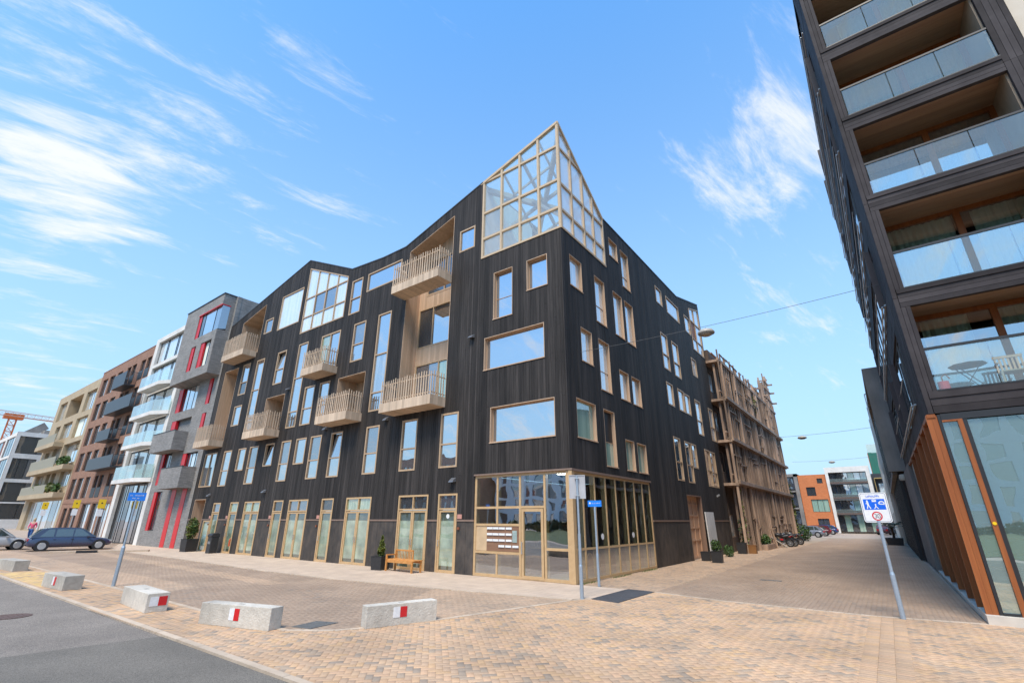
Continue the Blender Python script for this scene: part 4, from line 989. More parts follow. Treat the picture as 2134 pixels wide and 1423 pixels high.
corner_grid(FL, -4.5, 0, topL, (-3.3, -2.2, -1.13), (14.87, 16.36, 18.27), M_clearL)
corner_grid(FR, 0, 4.3, topR, (1.08, 2.2, 3.2), (14.8, 16.2, 18.2), M_cloudR)
def roofz(x, y): return 19.69 + (19.69 - 18.33) / 4.5 * x + (16.66 - 19.69) / 4.3 * y
mb = MB(); mb.box(-4.5, -.12, .12, 4.3, 13.6, 13.75, m=M_white); mb.box(-4.5, -4.4, .14, 4.3, 13.75, 18.1, m=M_white); mb.box(-4.4, -.12, 4.2, 4.3, 13.75, 14.9, m=M_white); mb.pieces('room_wall', None, house)
mb = MB()
pts = [(-4.5, .02), (0, .02), (0, 4.3), (-4.5, 4.3)]
mb.hexa([(x, y, roofz(x, y) - .09) for x, y in pts] + [(x, y, roofz(x, y) - .07) for x, y in pts]); mb.obj('roof_glass', M_roofglass, house)
mb = MB(); tm = mat('grey_truss_timber', (.42, .40, .38), (.32, .30, .285), rough=.6, scale=6)
for a, b, w in (((-4.4, .3), (-.1, 4.2), .2), ((-.1, .3), (-4.4, 4.2), .2), ((-2.2, .1), (-2.2, 4.2), .12), ((-4.4, 2.1), (-.1, 2.1), .12), ((-1.1, .1), (-1.1, 4.2), .08), ((-3.3, .1), (-3.3, 4.2), .08), ((-4.4, 1.1), (-.1, 1.1), .08), ((-4.4, 3.2), (-.1, 3.2), .08)):
    mb.bar((a[0], a[1], roofz(*a) - .22), (b[0], b[1], roofz(*b) - .22), w, w * 1.4)
mb.bar((-.9, 1.6, 13.75), (-.6, 1.0, roofz(-.6, 1.0) - .3), .22); mb.bar((-.9, 1.6, 15.6), (-2.6, 1.7, roofz(-2.6, 1.7) - .3), .14); mb.bar((-.9, 1.6, 15.6), (-.3, 3.2, roofz(-.3, 3.2) - .3), .12); mb.bar((-.9, 1.6, 14.6), (-1.9, 3.4, roofz(-1.9, 3.4) - .3), .12)
mb.pieces('truss_beam', tm, house)
# timber gate
mb = MB(); gw = -.5
for y0, y1 in ((12.65, 12.7), (15.3, 15.35)):
    mb.box(y0, y1, -.32, .0, 0, 3.34, .5, None, FR)
mb.box(12.7, 15.3, -.32, 0, 3.28, 3.34, .5, None, FR); mb.pieces('gate_reveal', mat('brown_jamb', (.24, .15, .105), (.17, .105, .07), rough=.6, scale=6, stretch=VS), house)
gd = MB(); rect_frame(gd, FR, 12.7, 15.3, .02, 3.28, -.33, -.27, .1, (2.85, .12, .95, 1.6, 2.25), (13.5, 14.4)); gd.box(12.7, 15.3, -.36, -.335, .02, 3.28, .5, None, FR); gd.obj('timber_gate', mat('gate_timber', (.66, .42, .27), (.52, .32, .20), rough=.6, scale=8, stretch=VS), house)
# ------------------------------------------------------------------ the row of houses down the left
def simple_win(parent, F, a, b, z0, z1, n=-.10, fm=None, gm=None, us=(), zs=(), w=.06, name='window'):
    mb = MB(); rect_frame(mb, F, a, b, z0, z1, n - .05, n + .01, w, zs, us); o = mb.obj(name, fm or M_black, parent)
    cu = [a] + list(us) + [b]
    g = gm if isinstance(gm, (list, tuple)) else [gm or M_pane]
    for i, (c, d) in enumerate(zip(cu, cu[1:])):
        p = MB(); p.box(c + w * .6, d - w * .6, n - .03, n - .018, z0 + w * .6, z1 - w * .6, .5, None, F); p.obj('pane', g[i % len(g)], o)
    return o
def FY(y0):   # a frame parallel to the street front, y0 further out
    return lambda u, n, z: (u, -(n + y0), z)
# grey brick house with red reveals
M_gbrick = brickmat('grey_brick', (0.215, 0.205, 0.195), (0.30, 0.285, 0.27), (0.17, 0.16, 0.15), .3, .075, msize=.008, dirt=.12)
gh = thing('brick_house', 'grey brick house with red window reveals and jutting brick box at the top', 'building', base=(-36, 0, 0))
hg = [(-39.45, -35.4, 10.6, 12.7), (-33.45, -32.62, 10.6, 12.72), (-33.45, -32.65, 8.6, 9.88), (-39.45, -35.4, 8.6, 9.88), (-39.75, -37.6, 4.6, 7.25), (-35.4, -32.5, 5.7, 6.86), (-39.45, -37.65, 1.13, 4.07), (-35.62, -34.85, 0, 4.13), (-33.65, -32.9, 0, 4.13)]
mb = MB(); wall(mb, FL, -40.45, LW - .02, 0, 19.66, hg, -.3, 0); mb.box(-40.45, -31.6, 0.31, 9, 0, 19.66)
mb.obj('wall', M_gbrick, gh)
F1 = FY(.95)
ug = [(-36.3, -31.58 - .5, 16.5, 18.68), (-34.45, -32.45, 13.55, 15.75), (-36.38, -35.4, 13.55, 15.76)]
mb = MB(); wall(mb, F1, -39.3, -31.9, 12.8, 19.66, [(-36.3, -31.85, 16.5, 18.68)] + ug[1:], -.35, 0); mb.box(-31.95, -31.88, -.94, 0, 12.8, 16.5); mb.box(-31.95, -31.88, -.94, 0, 18.68, 19.66); mb.box(-31.95, -31.88, -.3, 0, 16.5, 18.68)
mb.box(-39.3, -39.2, -.6, 0, 12.8, 19.66); mb.box(-39.2, -31.95, -.6, -.01, 12.8, 12.9); mb.box(-39.2, -31.95, -.6, -.01, 19.5, 19.6)
mb.obj('jutting_box', M_gbrick, gh)
mb = MB(); mb.box(-39.35, -31.83, -1.0, 9, 19.66, 19.74); mb.obj('roof_edge', M_black, gh)
simple_win(gh, F1, -35.75, -31.95, 16.5, 18.68, n=-.08, us=(-35.0, -33.0), gm=[M_paned, M_pane, M_pane2])
mb = MB(); mb.box(-31.94, -31.9, -.9, -.32, 16.55, 18.62); mb.obj('pane', M_pane2, gh)
mb = MB(); mb.box(-36.3, -31.86, -1.0, -.3, 18.64, 18.72); mb.obj('red_soffit', M_red, gh)
simple_win(gh, F1, -33.85, -32.45, 13.55, 15.75, n=-.2, us=(-33.2,), gm=[M_curtain, M_pane]); simple_win(gh, F1, -35.85, -35.4, 13.55, 15.76, n=-.2, gm=M_paned)
for (a, b, z0, z1) in ((-36.3, -35.75, 16.5, 18.68), (-34.45, -33.85, 13.55, 15.75), (-36.38, -35.85, 13.55, 15.76)):
    mb = MB(); mb.box(a, b, -.32, -.05, z0, z1, .5, None, F1); mb.obj('red_reveal', M_red, gh)
for (a, b, z0, z1), wr, us, g in ((hg[0], .75, (-37.6, -36.5), [M_pane, M_pane, M_panew]), (hg[1], .5, (), [M_paned]), (hg[2], .5, (), [M_paned]), (hg[4], .5, (-38.3,), [M_paned, M_pane]), (hg[5], .7, (-33.9, -33.2), [M_pane, M_panew]), (hg[6], .55, (-38.2,), [M_paned, M_pane])):
    mb = MB(); mb.box(a, a + wr, -.22, -.02, z0, z1, .5, None, FL); mb.obj('red_reveal', M_red, gh)
    simple_win(gh, FL, a + wr, b, z0, z1, n=-.16, us=us, gm=g)
mb = MB(); mb.box(-39.45, -38.6, -.25, -.02, 8.6, 9.88, .5, None, FL); mb.obj('red_reveal', M_red, gh)
mb = MB(); mb.box(-38.6, -35.4, -.9, -.85, 8.6, 9.88, .5, None, FL); mb.obj('loggia_back', M_black, gh)
for a, b in ((-35.62, -34.85), (-33.65, -32.9)):
    mb = MB(); mb.box(a, b, -.1, .03, 0.02, 4.13, .5, None, FL); mb.obj('red_strip', M_red, gh)
for a, b, z0, z1 in ((-39.9, -35.3, 7.1, 8.62), (-36.1, -32.15, 4.13, 5.65)):
    mb = MB(); mb.box(a, b, -.97, -.87, z0, z1); mb.box(a, a + .1, -.87, -.005, z0, z1); mb.box(b - .1, b, -.87, -.005, z0, z1); mb.box(a + .1, b - .1, -.87, -.005, z0, z0 + .2)
    o = mb.obj('brick_balcony', M_gbrick, gh); mb = MB(); mb.box(a - .02, b + .02, -.99, -.85, z1, z1 + .05); mb.obj('coping', M_black, o)

# white house with curved glass balconies
wh = thing('white_house', 'narrow white house with stacked green-glass balconies beside the grey brick one', 'building', base=(-45, 0, 0))
mb = MB()
for a, b in ((-49.6, -48.75), (-41.25, -40.47)): mb.box(a, b, -.02, 9, 0, 19.75)
mb.box(-48.75, -41.25, -.02, 9, 19.25, 19.75); mb.box(-48.75, -41.25, -.02, 9, 16.4, 16.75); mb.box(-48.7, -41.3, .9, 9, 0, 19.2)
mb.obj('wall', M_white, wh)
Fb = FY(-.25)
for z0, z1 in ((16.75, 19.25), (13.9, 16.35), (11.1, 13.55), (8.3, 10.7), (5.35, 7.95)):
    simple_win(wh, Fb, -48.75, -41.25, z0, z1, n=0, us=(-46.9, -46.5, -44.3, -43.9, -42.0), gm=[M_panew, M_paned, M_panew, M_paned, M_panew, M_paned], w=.09)
    mb = MB(); mb.box(-48.75, -41.25, .2, 1.0, z0 - .3, z0 - .01); mb.obj('floor_edge', M_white, wh)
simple_win(wh, Fb, -48.75, -41.25, 0, 4.9, n=0, us=(-48.2, -47.3, -46.8, -45.6, -44.6, -44.2, -43.0, -42.3), gm=[M_black, M_paned, M_pane2, M_paned, M_pane, M_black, M_pane2, M_paned, M_black], w=.09)
for z0, zt in ((4.95, 6.42), (8.0, 9.28), (10.74, 12.13), (13.57, 14.94)):
    out = [(-47.75, .0), (-47.75, -.95), (-42.4, -.95), (-40.6, -.15), (-40.6, 0)]
    mb = MB(); f_ = [(x, y, z0) for x, y in out]; 
    mb.face([(x, y, z0) for x, y in out]); mb.face([(x, y, z0 + .33) for x, y in out])
    for (x0, y0), (x1, y1) in zip(out, out[1:]): mb.face([(x0, y0, z0), (x1, y1, z0), (x1, y1, z0 + .33), (x0, y0, z0 + .33)])
    o = mb.obj('balcony_slab', M_white, wh)
    seg = [(-47.7, -.02), (-47.7, -.90), (-46.4, -.90), (-45.1, -.90), (-43.7, -.90), (-42.42, -.90), (-41.5, -.5), (-40.65, -.12)]
    for (x0, y0), (x1, y1) in zip(seg, seg[1:]):
        p = MB(); p.bar((x0, y0, (z0 + .33 + zt) / 2), (x1, y1, (z0 + .33 + zt) / 2), .015, zt - z0 - .35); p.obj('glass_panel', M_balg, o)

# brown brick house
M_bbrick = brickmat('brown_brick', (0.27, 0.135, 0.085), (0.36, 0.19, 0.12), (0.20, 0.13, 0.10), .25, .07, msize=.008, dirt=.1)
bh = thing('brown_brick_house', 'tall brown brick house with dark metal balconies and narrow windows', 'building', base=(-58, 0, 0))
zr = [(15.9, 18.1), (12.95, 15.05), (10.0, 12.1), (7.05, 9.15), (4.05, 6.25)]
cols = [(-66.2, -64.2), (-63.5, -61.5), (-60.7, -58.9), (-57.4, -56.1), (-55.8, -54.4), (-53.0, -51.6), (-51.2, -49.9)]
hb = [(a, b, z0, z1) for z0, z1 in zr for a, b in cols] + [(-65.9, -64.3, .6, 3.1), (-63.6, -62.0, .6, 3.1), (-61.5, -60.2, .6, 3.1), (-59.0, -56.2, .2, 3.45), (-52.6, -50.0, .2, 3.4), (-55.6, -53.3, .2, 3.45)]
mb = MB(); wall(mb, FL, -67.1, -49.62, 0, 19.17, hb, -.35, 0); mb.box(-67.1, -49.62, .36, 9, 0, 19.17); mb.obj('wall', M_bbrick, bh)
mb = MB(); mb.box(-67.12, -49.6, -.03, .4, 19.17, 19.25); mb.box(-67.1, -49.62, -.04, .01, 3.55, 3.62); mb.pieces('parapet_cap', M_bbrick, bh)
for i, (a, b, z0, z1) in enumerate(hb):
    cw = (b - a)
    gm = [M_paned, M_panew] if i % 3 else [M_pane2, M_panew]
    simple_win(bh, FL, a, b, z0, z1, n=-.16, us=((a + cw * .45,) if cw > 1.5 else ()), gm=gm if cw > 1.5 else (M_pane2 if i % 2 else M_paned), w=.07)
    if cw < 1.5 and z0 > 4:
        mb = MB(); mb.box(a, b, .0, .03, z0, z0 + .95, .5, None, FL); mb.obj('window_guard', M_black, bh)
M_dkmetal = mat('blue_grey_metal', (.045, .05, .06), (.035, .04, .048), rough=.4, scale=2)
for a, b, z0, z1 in ((-57.0, -52.9, 15.24, 16.75), (-57.0, -49.0, 12.42, 13.78), (-57.0, -52.9, 9.54, 10.68), (-57.4, -49.4, 6.62, 7.8)):
    mb = MB(); mb.box(a, b, -1.0, -.96, z0, z1); mb.box(a, b, -.96, -.01, z0, z0 + .14); mb.box(a, a + .04, -.96, -.01, z0 + .14, z1)
    for i in range(12): mb.box(b - .03, b, -.95 + .078 * i, -.93 + .078 * i, z0 + .14, z1 - .04)
    mb.box(b - .035, b + .005, -.96, -.01, z1 - .04, z1); o = mb.obj('metal_balcony', M_dkmetal, bh)

# beige house
ebh = thing('beige_house', 'beige concrete house with deep frames and planted balconies', 'building', base=(-77, 0, 0))
M_beige = mat('beige_concrete', (.47, .37, .24), (.40, .31, .20), rough=.8, scale=2, dirt=.1)
he = [(-85.4, -81.6, 15.0, 17.65), (-80.3, -73.8, 15.0, 17.65), (-72.2, -67.8, 14.85, 17.5), (-83.4, -81.0, 12.2, 14.1), (-79.5, -75.0, 12.0, 14.1), (-73.3, -68.2, 11.6, 14.15), (-84.5, -82, 8.9, 10.6), (-80.5, -77, 8.6, 10.9), (-75.5, -68.0, 8.4, 11.0), (-85.1, -81, 5.6, 7.5), (-79.5, -77.6, 5.6, 7.5), (-76.8, -74.6, 5.6, 7.5), (-72.5, -68, 5.6, 7.5), (-84.3, -68.0, .6, 4.12)]
mb = MB(); wall(mb, FL, -87.0, -67.15, 0, 18.72, he, -1.4, 0); mb.box(-87.0, -67.15, 1.42, 9, 0, 18.72); mb.obj('wall', M_beige, ebh)
for i, (a, b, z0, z1) in enumerate(he):
    if i == 1: continue
    nn = 6 if i == 13 else (2 if b - a > 3 else 1)
    simple_win(ebh, FL, a, b, z0, z1, n=-.3 if i != 8 else -.5, us=[a + (b - a) * k / nn for k in range(1, nn)], gm=[M_panew, M_balg if i == 13 else M_pane, M_panew] if i not in (5,) else [M_curtain, M_panew], w=.08, fm=M_beige)
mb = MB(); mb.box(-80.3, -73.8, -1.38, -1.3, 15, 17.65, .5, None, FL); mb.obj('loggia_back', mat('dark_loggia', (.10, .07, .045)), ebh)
for a, b, z0, z1 in ((-86.3, -76.0, 10.8, 12.45), (-86.0, -67.3, 7.45, 9.25), (-86.5, -67.6, 4.32, 5.9)):
    mb = MB(); mb.box(a, b, -1.0, -.005, z0, z0 + .55); o = mb.obj('balcony_slab', M_beige, ebh)
    mb = MB(); mb.box(a + .2, b - (5 if b > -70 else .2), -.97, -.93, z0 + .55, z1); mb.obj('balcony_screen', mat('olive_screen', (.30, .27, .19), (.26, .23, .16), rough=.5), o)

def foliage(name, parent, c, r, n, m, size=.07, seed=0, squash=1.0, shape=None, stemz=None):
    R = random.Random(seed); mb = MB()
    for i in range(n):
        while True:
            p = Vector((R.uniform(-1, 1), R.uniform(-1, 1), R.uniform(-1, 1)))
            if p.length <= 1 and (p.length > .35 or R.random() < .4): break
        if shape == 'cone': k = (1 - p.z) / 2 * 1.1; p.x *= k; p.y *= k
        q = Vector((c[0] + p.x * r[0], c[1] + p.y * r[1], c[2] + p.z * r[2]))
        d = Vector((R.uniform(-1, 1), R.uniform(-1, 1), R.uniform(-.4, 1))).normalized(); s = size * R.uniform(.6, 1.4)
        w = d.cross(Vector((R.uniform(-1, 1), R.uniform(-1, 1), R.uniform(-1, 1)))).normalized() * s * .32
        mb.face([q - d * s * .5, q + w, q + d * s * .6, q - w], R.random())
    o = mb.obj(name, m, parent); return o
for i, (x, z) in enumerate(((-69, 8.6), (-71, 8.5), (-69.5, 5.4), (-72.5, 5.5), (-79, 5.6))):
    foliage('balcony_plants', ebh, (x, -.6, z), (1.3, .35, .55), 160, M_leaf if i < 3 else M_leafy, .35, 40 + i)['kind'] = 'stuff'

# white framed building further on
fw = thing('white_framed_building', 'far white-framed building with dark windows and one orange box', 'building', base=(-100, 0, 0))
FE = lambda u, n, z: (-95.6 + n, u, z)
FS = lambda u, n, z: (u, -(n + 2.1), z)
h1 = [(-1.7, 5.6, 11.3, 13.9), (-1.7, 1.0, 7.6, 10.6), (1.7, 5.6, 7.6, 10.6), (-1.7, 5.6, 4.3, 7.1), (-1.7, 5.6, 1.9, 4.1)]
mb = MB(); wall(mb, FE, -2.1, 14, 0, 14.55, h1, -.35, 0); h2 = [(-103, -96.4, 11.0, 13.9), (-103, -96.4, 7.4, 10.6), (-103, -96.4, 4.0, 6.9), (-112, -104, 11.0, 13.9), (-112, -104, 7.4, 10.6)]
wall(mb, FS, -125, -95.65, 0, 14.5, h2, -.35, 0); mb.box(-125, -96.0, -1.7, 14, .1, 14.3); mb.obj('wall', M_white, fw)
for i, h in enumerate(h1):
    simple_win(fw, FE, *h, n=-.12, us=[h[0] + (h[1] - h[0]) * k / 3 for k in (1, 2)], gm=[M_paned, M_pane2] if i in (3, 0) else [M_paned, M_paned, M_pane2])
mb = MB(); wall(mb, FE, 1.75, 5.7, 7.5, 10.65, [(2.5, 5.5, 8.4, 9.9)], -.1, .25); mb.obj('orange_box', mat('orange_render', (.52, .13, .035), (.46, .11, .03), rough=.7), fw)
for i, h in enumerate(h2):
    simple_win(fw, FS, *h, n=-.12, us=[h[0] + (h[1] - h[0]) * k / 3 for k in (1, 2)], gm=[M_pane2, M_paned] if i < 3 else [mat('brown_shutter', (.25, .08, .05)), M_paned])
mb = MB(); mb.box(-100, -97, 1, 4, 14.3, 15.3); mb.bar((-98.5, -.8, 14.4), (-98.5, 1.2, 16.2), .3, 1.2); mb.pieces('roof_plant', M_concd, fw)

# tower crane far away
cr = thing('tower_crane', 'orange and white tower crane far off above the rooftops', 'crane', base=(-200, 8, 0))
mb = MB(); cx_, cy_ = 8.63 - 210 * math.sin(math.radians(83.5)), -15.09 + 210 * math.cos(math.radians(83.5))
def lattice(mb, a, b, w, n, t):
    a, b = Vector(a), Vector(b); d = (b - a).normalized(); s = d.cross(Vector((0, 0, 1)));
    if s.length < .1: s = Vector((0, 1, 0))
    s.normalize(); q = d.cross(s)
    cs = [s * w / 2 + q * w / 2, -s * w / 2 + q * w / 2, -s * w / 2 - q * w / 2, s * w / 2 - q * w / 2]
    for c in cs: mb.bar(a + c, b + c, t)
    for i in range(n):
        p = a.lerp(b, i / n); r = a.lerp(b, (i + 1) / n)
        for k in range(4): mb.bar(p + cs[k], r + cs[(k + 1) % 4], t * .6)
        for k in range(4): mb.bar(r + cs[k], r + cs[(k + 1) % 4], t * .6)
lattice(mb, (cx_, cy_, 0), (cx_, cy_, 30.5), 1.7, 16, .2); mb.obj('mast', mat('crane_orange', (.65, .16, .03), rough=.5), cr)
mb = MB(); mb.box(cx_ - 1.2, cx_ + 1.2, cy_ - 2.2, cy_ + 2.2, 30.5, 32); mb.obj('slewing_unit', mat('crane_orange', (.65, .16, .03)), cr)
mb = MB(); lattice(mb, (cx_, cy_ - 22, 32.6), (cx_ + 2, cy_ + 11, 31.4), 1.3, 20, .11); mb.obj('jib', mat('crane_grey', (.55, .45, .40), rough=.6), cr)
mb = MB(); mb.bar((cx_ + .8, cy_ + 2, 31.2), (cx_ + 2, cy_ + 11, 30.9), .25); mb.obj('jib_chord', mat('crane_orange', (.65, .16, .03)), cr)

# ------------------------------------------------------------------ the lattice-clad timber building on the street
lb = thing('lattice_building', 'weathered timber building wrapped in upright posts and ledges along the street', 'building', base=(0, 36, 0))
FW = lambda u, n, z: (n - .15, u, z)
y0, y1 = RW + .06, 44.6
lv = [0, 4.35, 7.3, 10.3, 13.3]
hw = []
for k, z in enumerate(lv[:-1]):
    y = y0 + .8
    while y < y1 - 1.5:
        hw.append((y, y + 1.1, z + .9, z + 2.4)); y += rnd.choice((2.5, 3.7, 4.9))
mb = MB(); wall(mb, FW, y0, y1, 0, 13.3, hw, -.1, 0, step=.9, gap=.02, jit=.03); mb.obj('timber_panels', M_weather2, lb)['kind'] = 'stuff'
for h in hw: simple_win(lb, FW, *h, n=-.05, gm=M_panew if rnd.random() < .6 else M_pane, fm=M_weather)
mb = MB(); mb.box(-9, -.3, y0, y1, .1, 13.2); mb.obj('core', M_weather2, lb)
for z in lv[1:]:
    e = 1.1 if z < 13 else .9
    mb = MB(); mb.box(-.14, e - .1, y0 + .02, y1 + .6, z - .1, z + .08); mb.box(e - .12, e + .02, y0, y1 + 1.0, z - .02, z + .2); mb.box(e - .5, e - .38, y0, y1 + .8, z + .6, z + .68, .7); mb.pieces('ledge', M_weather, lb)
pm = []
for q in range(5):
    s = MB(); w = .052 + .010 * q; s.hexa([(-w, -w, 0), (w, -w, 0), (w, w, 0), (-w, w, 0), (-w * .9, -w * .9, 1), (w * .9, -w * .9, 1), (w * .9, w * .9, 1), (-w * .9, w * .9, 1)], q / 4.5); pm.append(s.mesh('post', M_weather))
def post(x, y, z0, z1, lean=0, leany=0):
    o = bpy.data.objects.new('post', rnd.choice(pm)); COL.objects.link(o); o.parent = lb; o.matrix_parent_inverse = Matrix.Translation(-Vector(lb.location))
    o.location = (x, y, z0); o.rotation_euler = (leany, lean, 0); o.scale = (1, 1, z1 - z0)
y = y0 + .12; k = 0
while y < y1 + .3:
    tall = k % 2 == 0
    top = 14.15 if tall else 13.2
    post(.86 + rnd.uniform(-.05, .05), y, 0, 7.3 + rnd.uniform(-.05, .1), rnd.uniform(-.006, .006), rnd.uniform(-.012, .012))
    post(.84 + rnd.uniform(-.05, .05), y + rnd.uniform(-.08, .08), 7.3, top, rnd.uniform(-.008, .008), rnd.uniform(-.012, .012))
    if rnd.random() < .40: post(.45 + rnd.uniform(-.1, .1), y + .3, rnd.choice((0, 0, 4.35)), rnd.choice((7.3, 10.3, 13.2)), rnd.uniform(-.01, .01), rnd.uniform(-.02, .02))
    y += .62; k += 1
for y, t in ((33.3, 14.6), (39.3, 16.2), (40.4, 15.9), (41.4, 16.2), (42.4, 17.4), (43.2, 17.2), (43.8, 17.4), (44.3, 17.3), (44.8, 16.2), (45.3, 14.9)):
    post(.7, y, 13.3, t); post(.1, y + .4, 13.3, t - rnd.uniform(.2, 1.2))
mb = MB(); mb.box(-.1, .2, y0 + .2, y0 + 3.4, 13.35, 14.3, .8); mb.obj('parapet_screen', M_weather2, lb)
mb = MB(); mb.bar((.7, 33.4, 13.95), (.7, 39.3, 14.9), .1)
for z, a, b in ((14.6, 41, 46), (15.7, 41.8, 45.5), (16.6, 42.4, 45)): mb.bar((.75, a, z), (.75, b, z), .14); mb.bar((.1, a, z), (1.1, a + .1, z), .12); mb.bar((.1, b - .2, z), (1.2, b, z), .16)
mb.pieces('scaffold_beam', M_weather, lb)
for i in range(60):
    z = rnd.choice(lv[:]) ; yy = rnd.uniform(y0, y1 - 2.6); mb = MB(); zz2 = min(z + rnd.uniform(.8, 2.4), 13.9)
    mb.bar((.92, yy, zz2), (.92, yy + rnd.uniform(.8, 2.6), zz2 + rnd.uniform(-.1, .1)), .07); mb.obj('rail', M_weather, lb)
mb = MB()
for z in lv[1:4]:
    for i in range(19): mb.box(.6, 1.05, y0 + .3 + i * 1.2, y0 + .62 + i * 1.2, z + .2, z + .25, 1.0)
mb.pieces('ledge_board', mat('pale_board', (.42, .34, .27), (.33, .26, .20), rough=.8, scale=6), lb)
o = foliage('climbing_plants', lb, (.6, 22.4, 1.2), (.35, .7, 1.3), 220, M_leafd, .16, 5); o['kind'] = 'stuff'
foliage('climbing_plants', lb, (.95, 45.0, 3.0), (.12, .25, 2.8), 260, M_leafy, .2, 6)['kind'] = 'stuff'
foliage('climbing_plants', lb, (.7, 33.5, 12.2), (.3, .8, 1.2), 200, M_leafy, .2, 7)['kind'] = 'stuff'
foliage('climbing_plants', lb, (.9, 21.5, 2.2), (.12, .2, 2.0), 110, M_leafy, .12, 9)['kind'] = 'stuff'

# ------------------------------------------------------------------ houses closing the street
FF = lambda u, n, z: (u, 88 - n, z)
ho = thing('orange_house', 'orange brick house closing the street with three square windows', 'building', base=(-1, 88, 0))
M_obr = brickmat('orange_brick', (.52, .165, .055), (.60, .20, .075), (.42, .16, .07), .25, .07, msize=.006, dirt=.06)
hh = [(-.1, .75, 8.2, 9.05), (-2.0, -.6, 6.1, 7.6), (-1.6, 1.0, 3.4, 5.5), (-1.2, .5, .2, 2.3)]
mb = MB(); wall(mb, FF, -3.0, 1.35, 0, 9.72, hh, -.3, 0); mb.box(-3.0, 1.35, 88.32, 96, 0, 9.72); mb.obj('wall', M_obr, ho)
for h, us, g in zip(hh, ((), (-1.3,), (-.7, .15), (-.4,)), (M_pane, M_paned, M_paneg, M_pane2)): simple_win(ho, FF, *h, n=-.15, us=us, gm=g)
hs = thing('steel_framed_house', 'narrow grey steel-framed house with glass storeys left of the orange one', 'building', base=(-5, 88, 0))
mb = MB(); mb.box(-3.65, -3.05, 87.8, 96, 0, 10.0); mb.box(-8, -3.05, 87.8, 96, 9.5, 10.0); mb.box(-8, -3.65, 88.4, 96, 0, 9.5); mb.obj('wall', M_concd, hs)
for z in (7.2, 4.4, 1.4): simple_win(hs, FF, -8, -3.66, z, z + 2.2, n=-.1, us=(-6.5, -5), gm=[M_pane2, M_paneg]); 
mb = MB(); mb.box(-8, -3.66, 87.4, 88.3, 3.9, 4.15); mb.box(-8, -3.66, 87.4, 88.3, 6.8, 7.05); mb.pieces('balcony_slab', M_concd, hs)
hwt = thing('white_end_house', 'white framed house with long glazed balconies closing the street', 'building', base=(4.5, 88, 0))
mb = MB(); mb.box(1.37, 1.85, 87.6, 96, 0, 10.8); mb.box(7.3, 7.85, 87.6, 96, 0, 10.8); mb.box(1.85, 7.3, 87.6, 96, 9.9, 10.8); mb.box(1.85, 7.3, 88.9, 96, 0, 9.9); mb.obj('wall', M_white, hwt)
for k, (z0, z1) in enumerate(((8.6, 9.85), (6.1, 7.9), (3.55, 5.3), (.2, 2.9))):
    simple_win(hwt, FF, 1.87, 7.28, z0, z1, n=-.4, us=[1.87 + 5.4 * i / 6 for i in range(1, 6)], gm=[M_pane2, M_paned, M_pane, M_paneg, M_panew, M_pane2] if k < 3 else [M_paned, M_paneg])
    if k < 3:
        mb = MB(); mb.box(1.86, 7.29, 87.4, 88.38, z0 - .62, z0 - .32); mb.obj('balcony_slab', mat('brown_slab', (.13, .09, .075)), hwt)
        mb = MB(); mb.box(1.9, 7.25, 87.45, 87.47, z0 - .32, z0 + .25); mb.obj('glass_panel', M_bal, hwt)
hd = thing('dark_end_house', 'dark house behind the road sign at the end of the street', 'building', base=(10, 90, 0))
mb = MB(); mb.box(7.9, 14, 90, 98, 0, 9.6); mb.obj('wall', M_dkmetal, hd); simple_win(hd, lambda u, n, z: (u, 90 - n, z), 8.6, 9.9, 6.3, 8.0, n=.06, gm=M_panew); simple_win(hd, lambda u, n, z: (u, 90 - n, z), 8.3, 9.9, .5, 2.6, n=.06, gm=M_pane2)
mb = MB(); mb.box(8.2, 8.28, 89, 90, 5.4, 8.8); mb.box(8.2, 10.5, 89, 90, 8.7, 8.85); mb.pieces('yellow_frame', mat('ochre_frame', (.42, .31, .12)), hd)
ht = thing('green_clad_tower', 'green and orange clad block rising far behind the dark house', 'building', base=(12, 150, 0))
mb = MB(); mb.box(8.0, 8.9, 150, 160, 0, 19.5); mb.box(8.9, 16, 150.1, 160, 0, 19.4, m=mat('green_cladding', (.02, .14, .10), rough=.5)); mb.box(8.0, 15, 151, 159, 19.5, 21.9, m=mat('pale_glazing', (.5, .62, .60), rough=.3)); 
mb.mats.insert(0, mat('orange_render', (.52, .13, .035))) if False else None
mb.box(7.9, 8.0, 149.9, 160, 0, 19.4, m=mat('orange_render', (.52, .13, .035)))
mb.obj('wall', None, ht)
# row beyond the tower on the right of the street
v2 = thing('slatted_block', 'low dark slatted block beyond the tower on the right side of the street', 'building', base=(9.5, 27, 0))
mb = MB()
for k in range(60):
    yy = 20.3 + k * .42; mb.box(9.45, 9.6, yy, yy + .09, 4.7, 10.2, rnd.random())
mb.obj('fins', M_black, v2)['kind'] = 'stuff'
mb = MB(); mb.box(9.62, 18, 20.1, 46, 4.6, 10.66, m=M_clad); mb.box(9.26, 18, 19.8, 20.1, 4.6, 10.67, m=M_concd); mb.box(9.26, 9.62, 20.1, 46, 10.25, 10.67, m=M_concd); mb.box(9.4, 9.62, 20.1, 46, 4.45, 4.7, m=M_concd)
mb.box(9.8, 18, 20.0, 46, 0, 4.45, m=M_clad); mb.obj('wall', None, v2)
mb = MB()
for k in range(26): mb.box(9.62, 9.78, 20.6 + k * .9, 20.75 + k * .9, 0, 4.4)
mb.pieces('ground_fin', M_black, v2)
for yy, t in ((23.2, 9.8), (27.0, 9.6), (33, 9.7)):
    mb = MB(); mb.bar((9.12, yy, 5.0 + .4), (9.12, yy, t), .06); mb.bar((9.12, yy, t), (9.45, yy + .2, t), .05); mb.pieces('shutter_edge', M_steel, v2)
v3 = thing('pale_block', 'pale rendered block further down the right side of the street', 'building', base=(9.5, 60, 0))
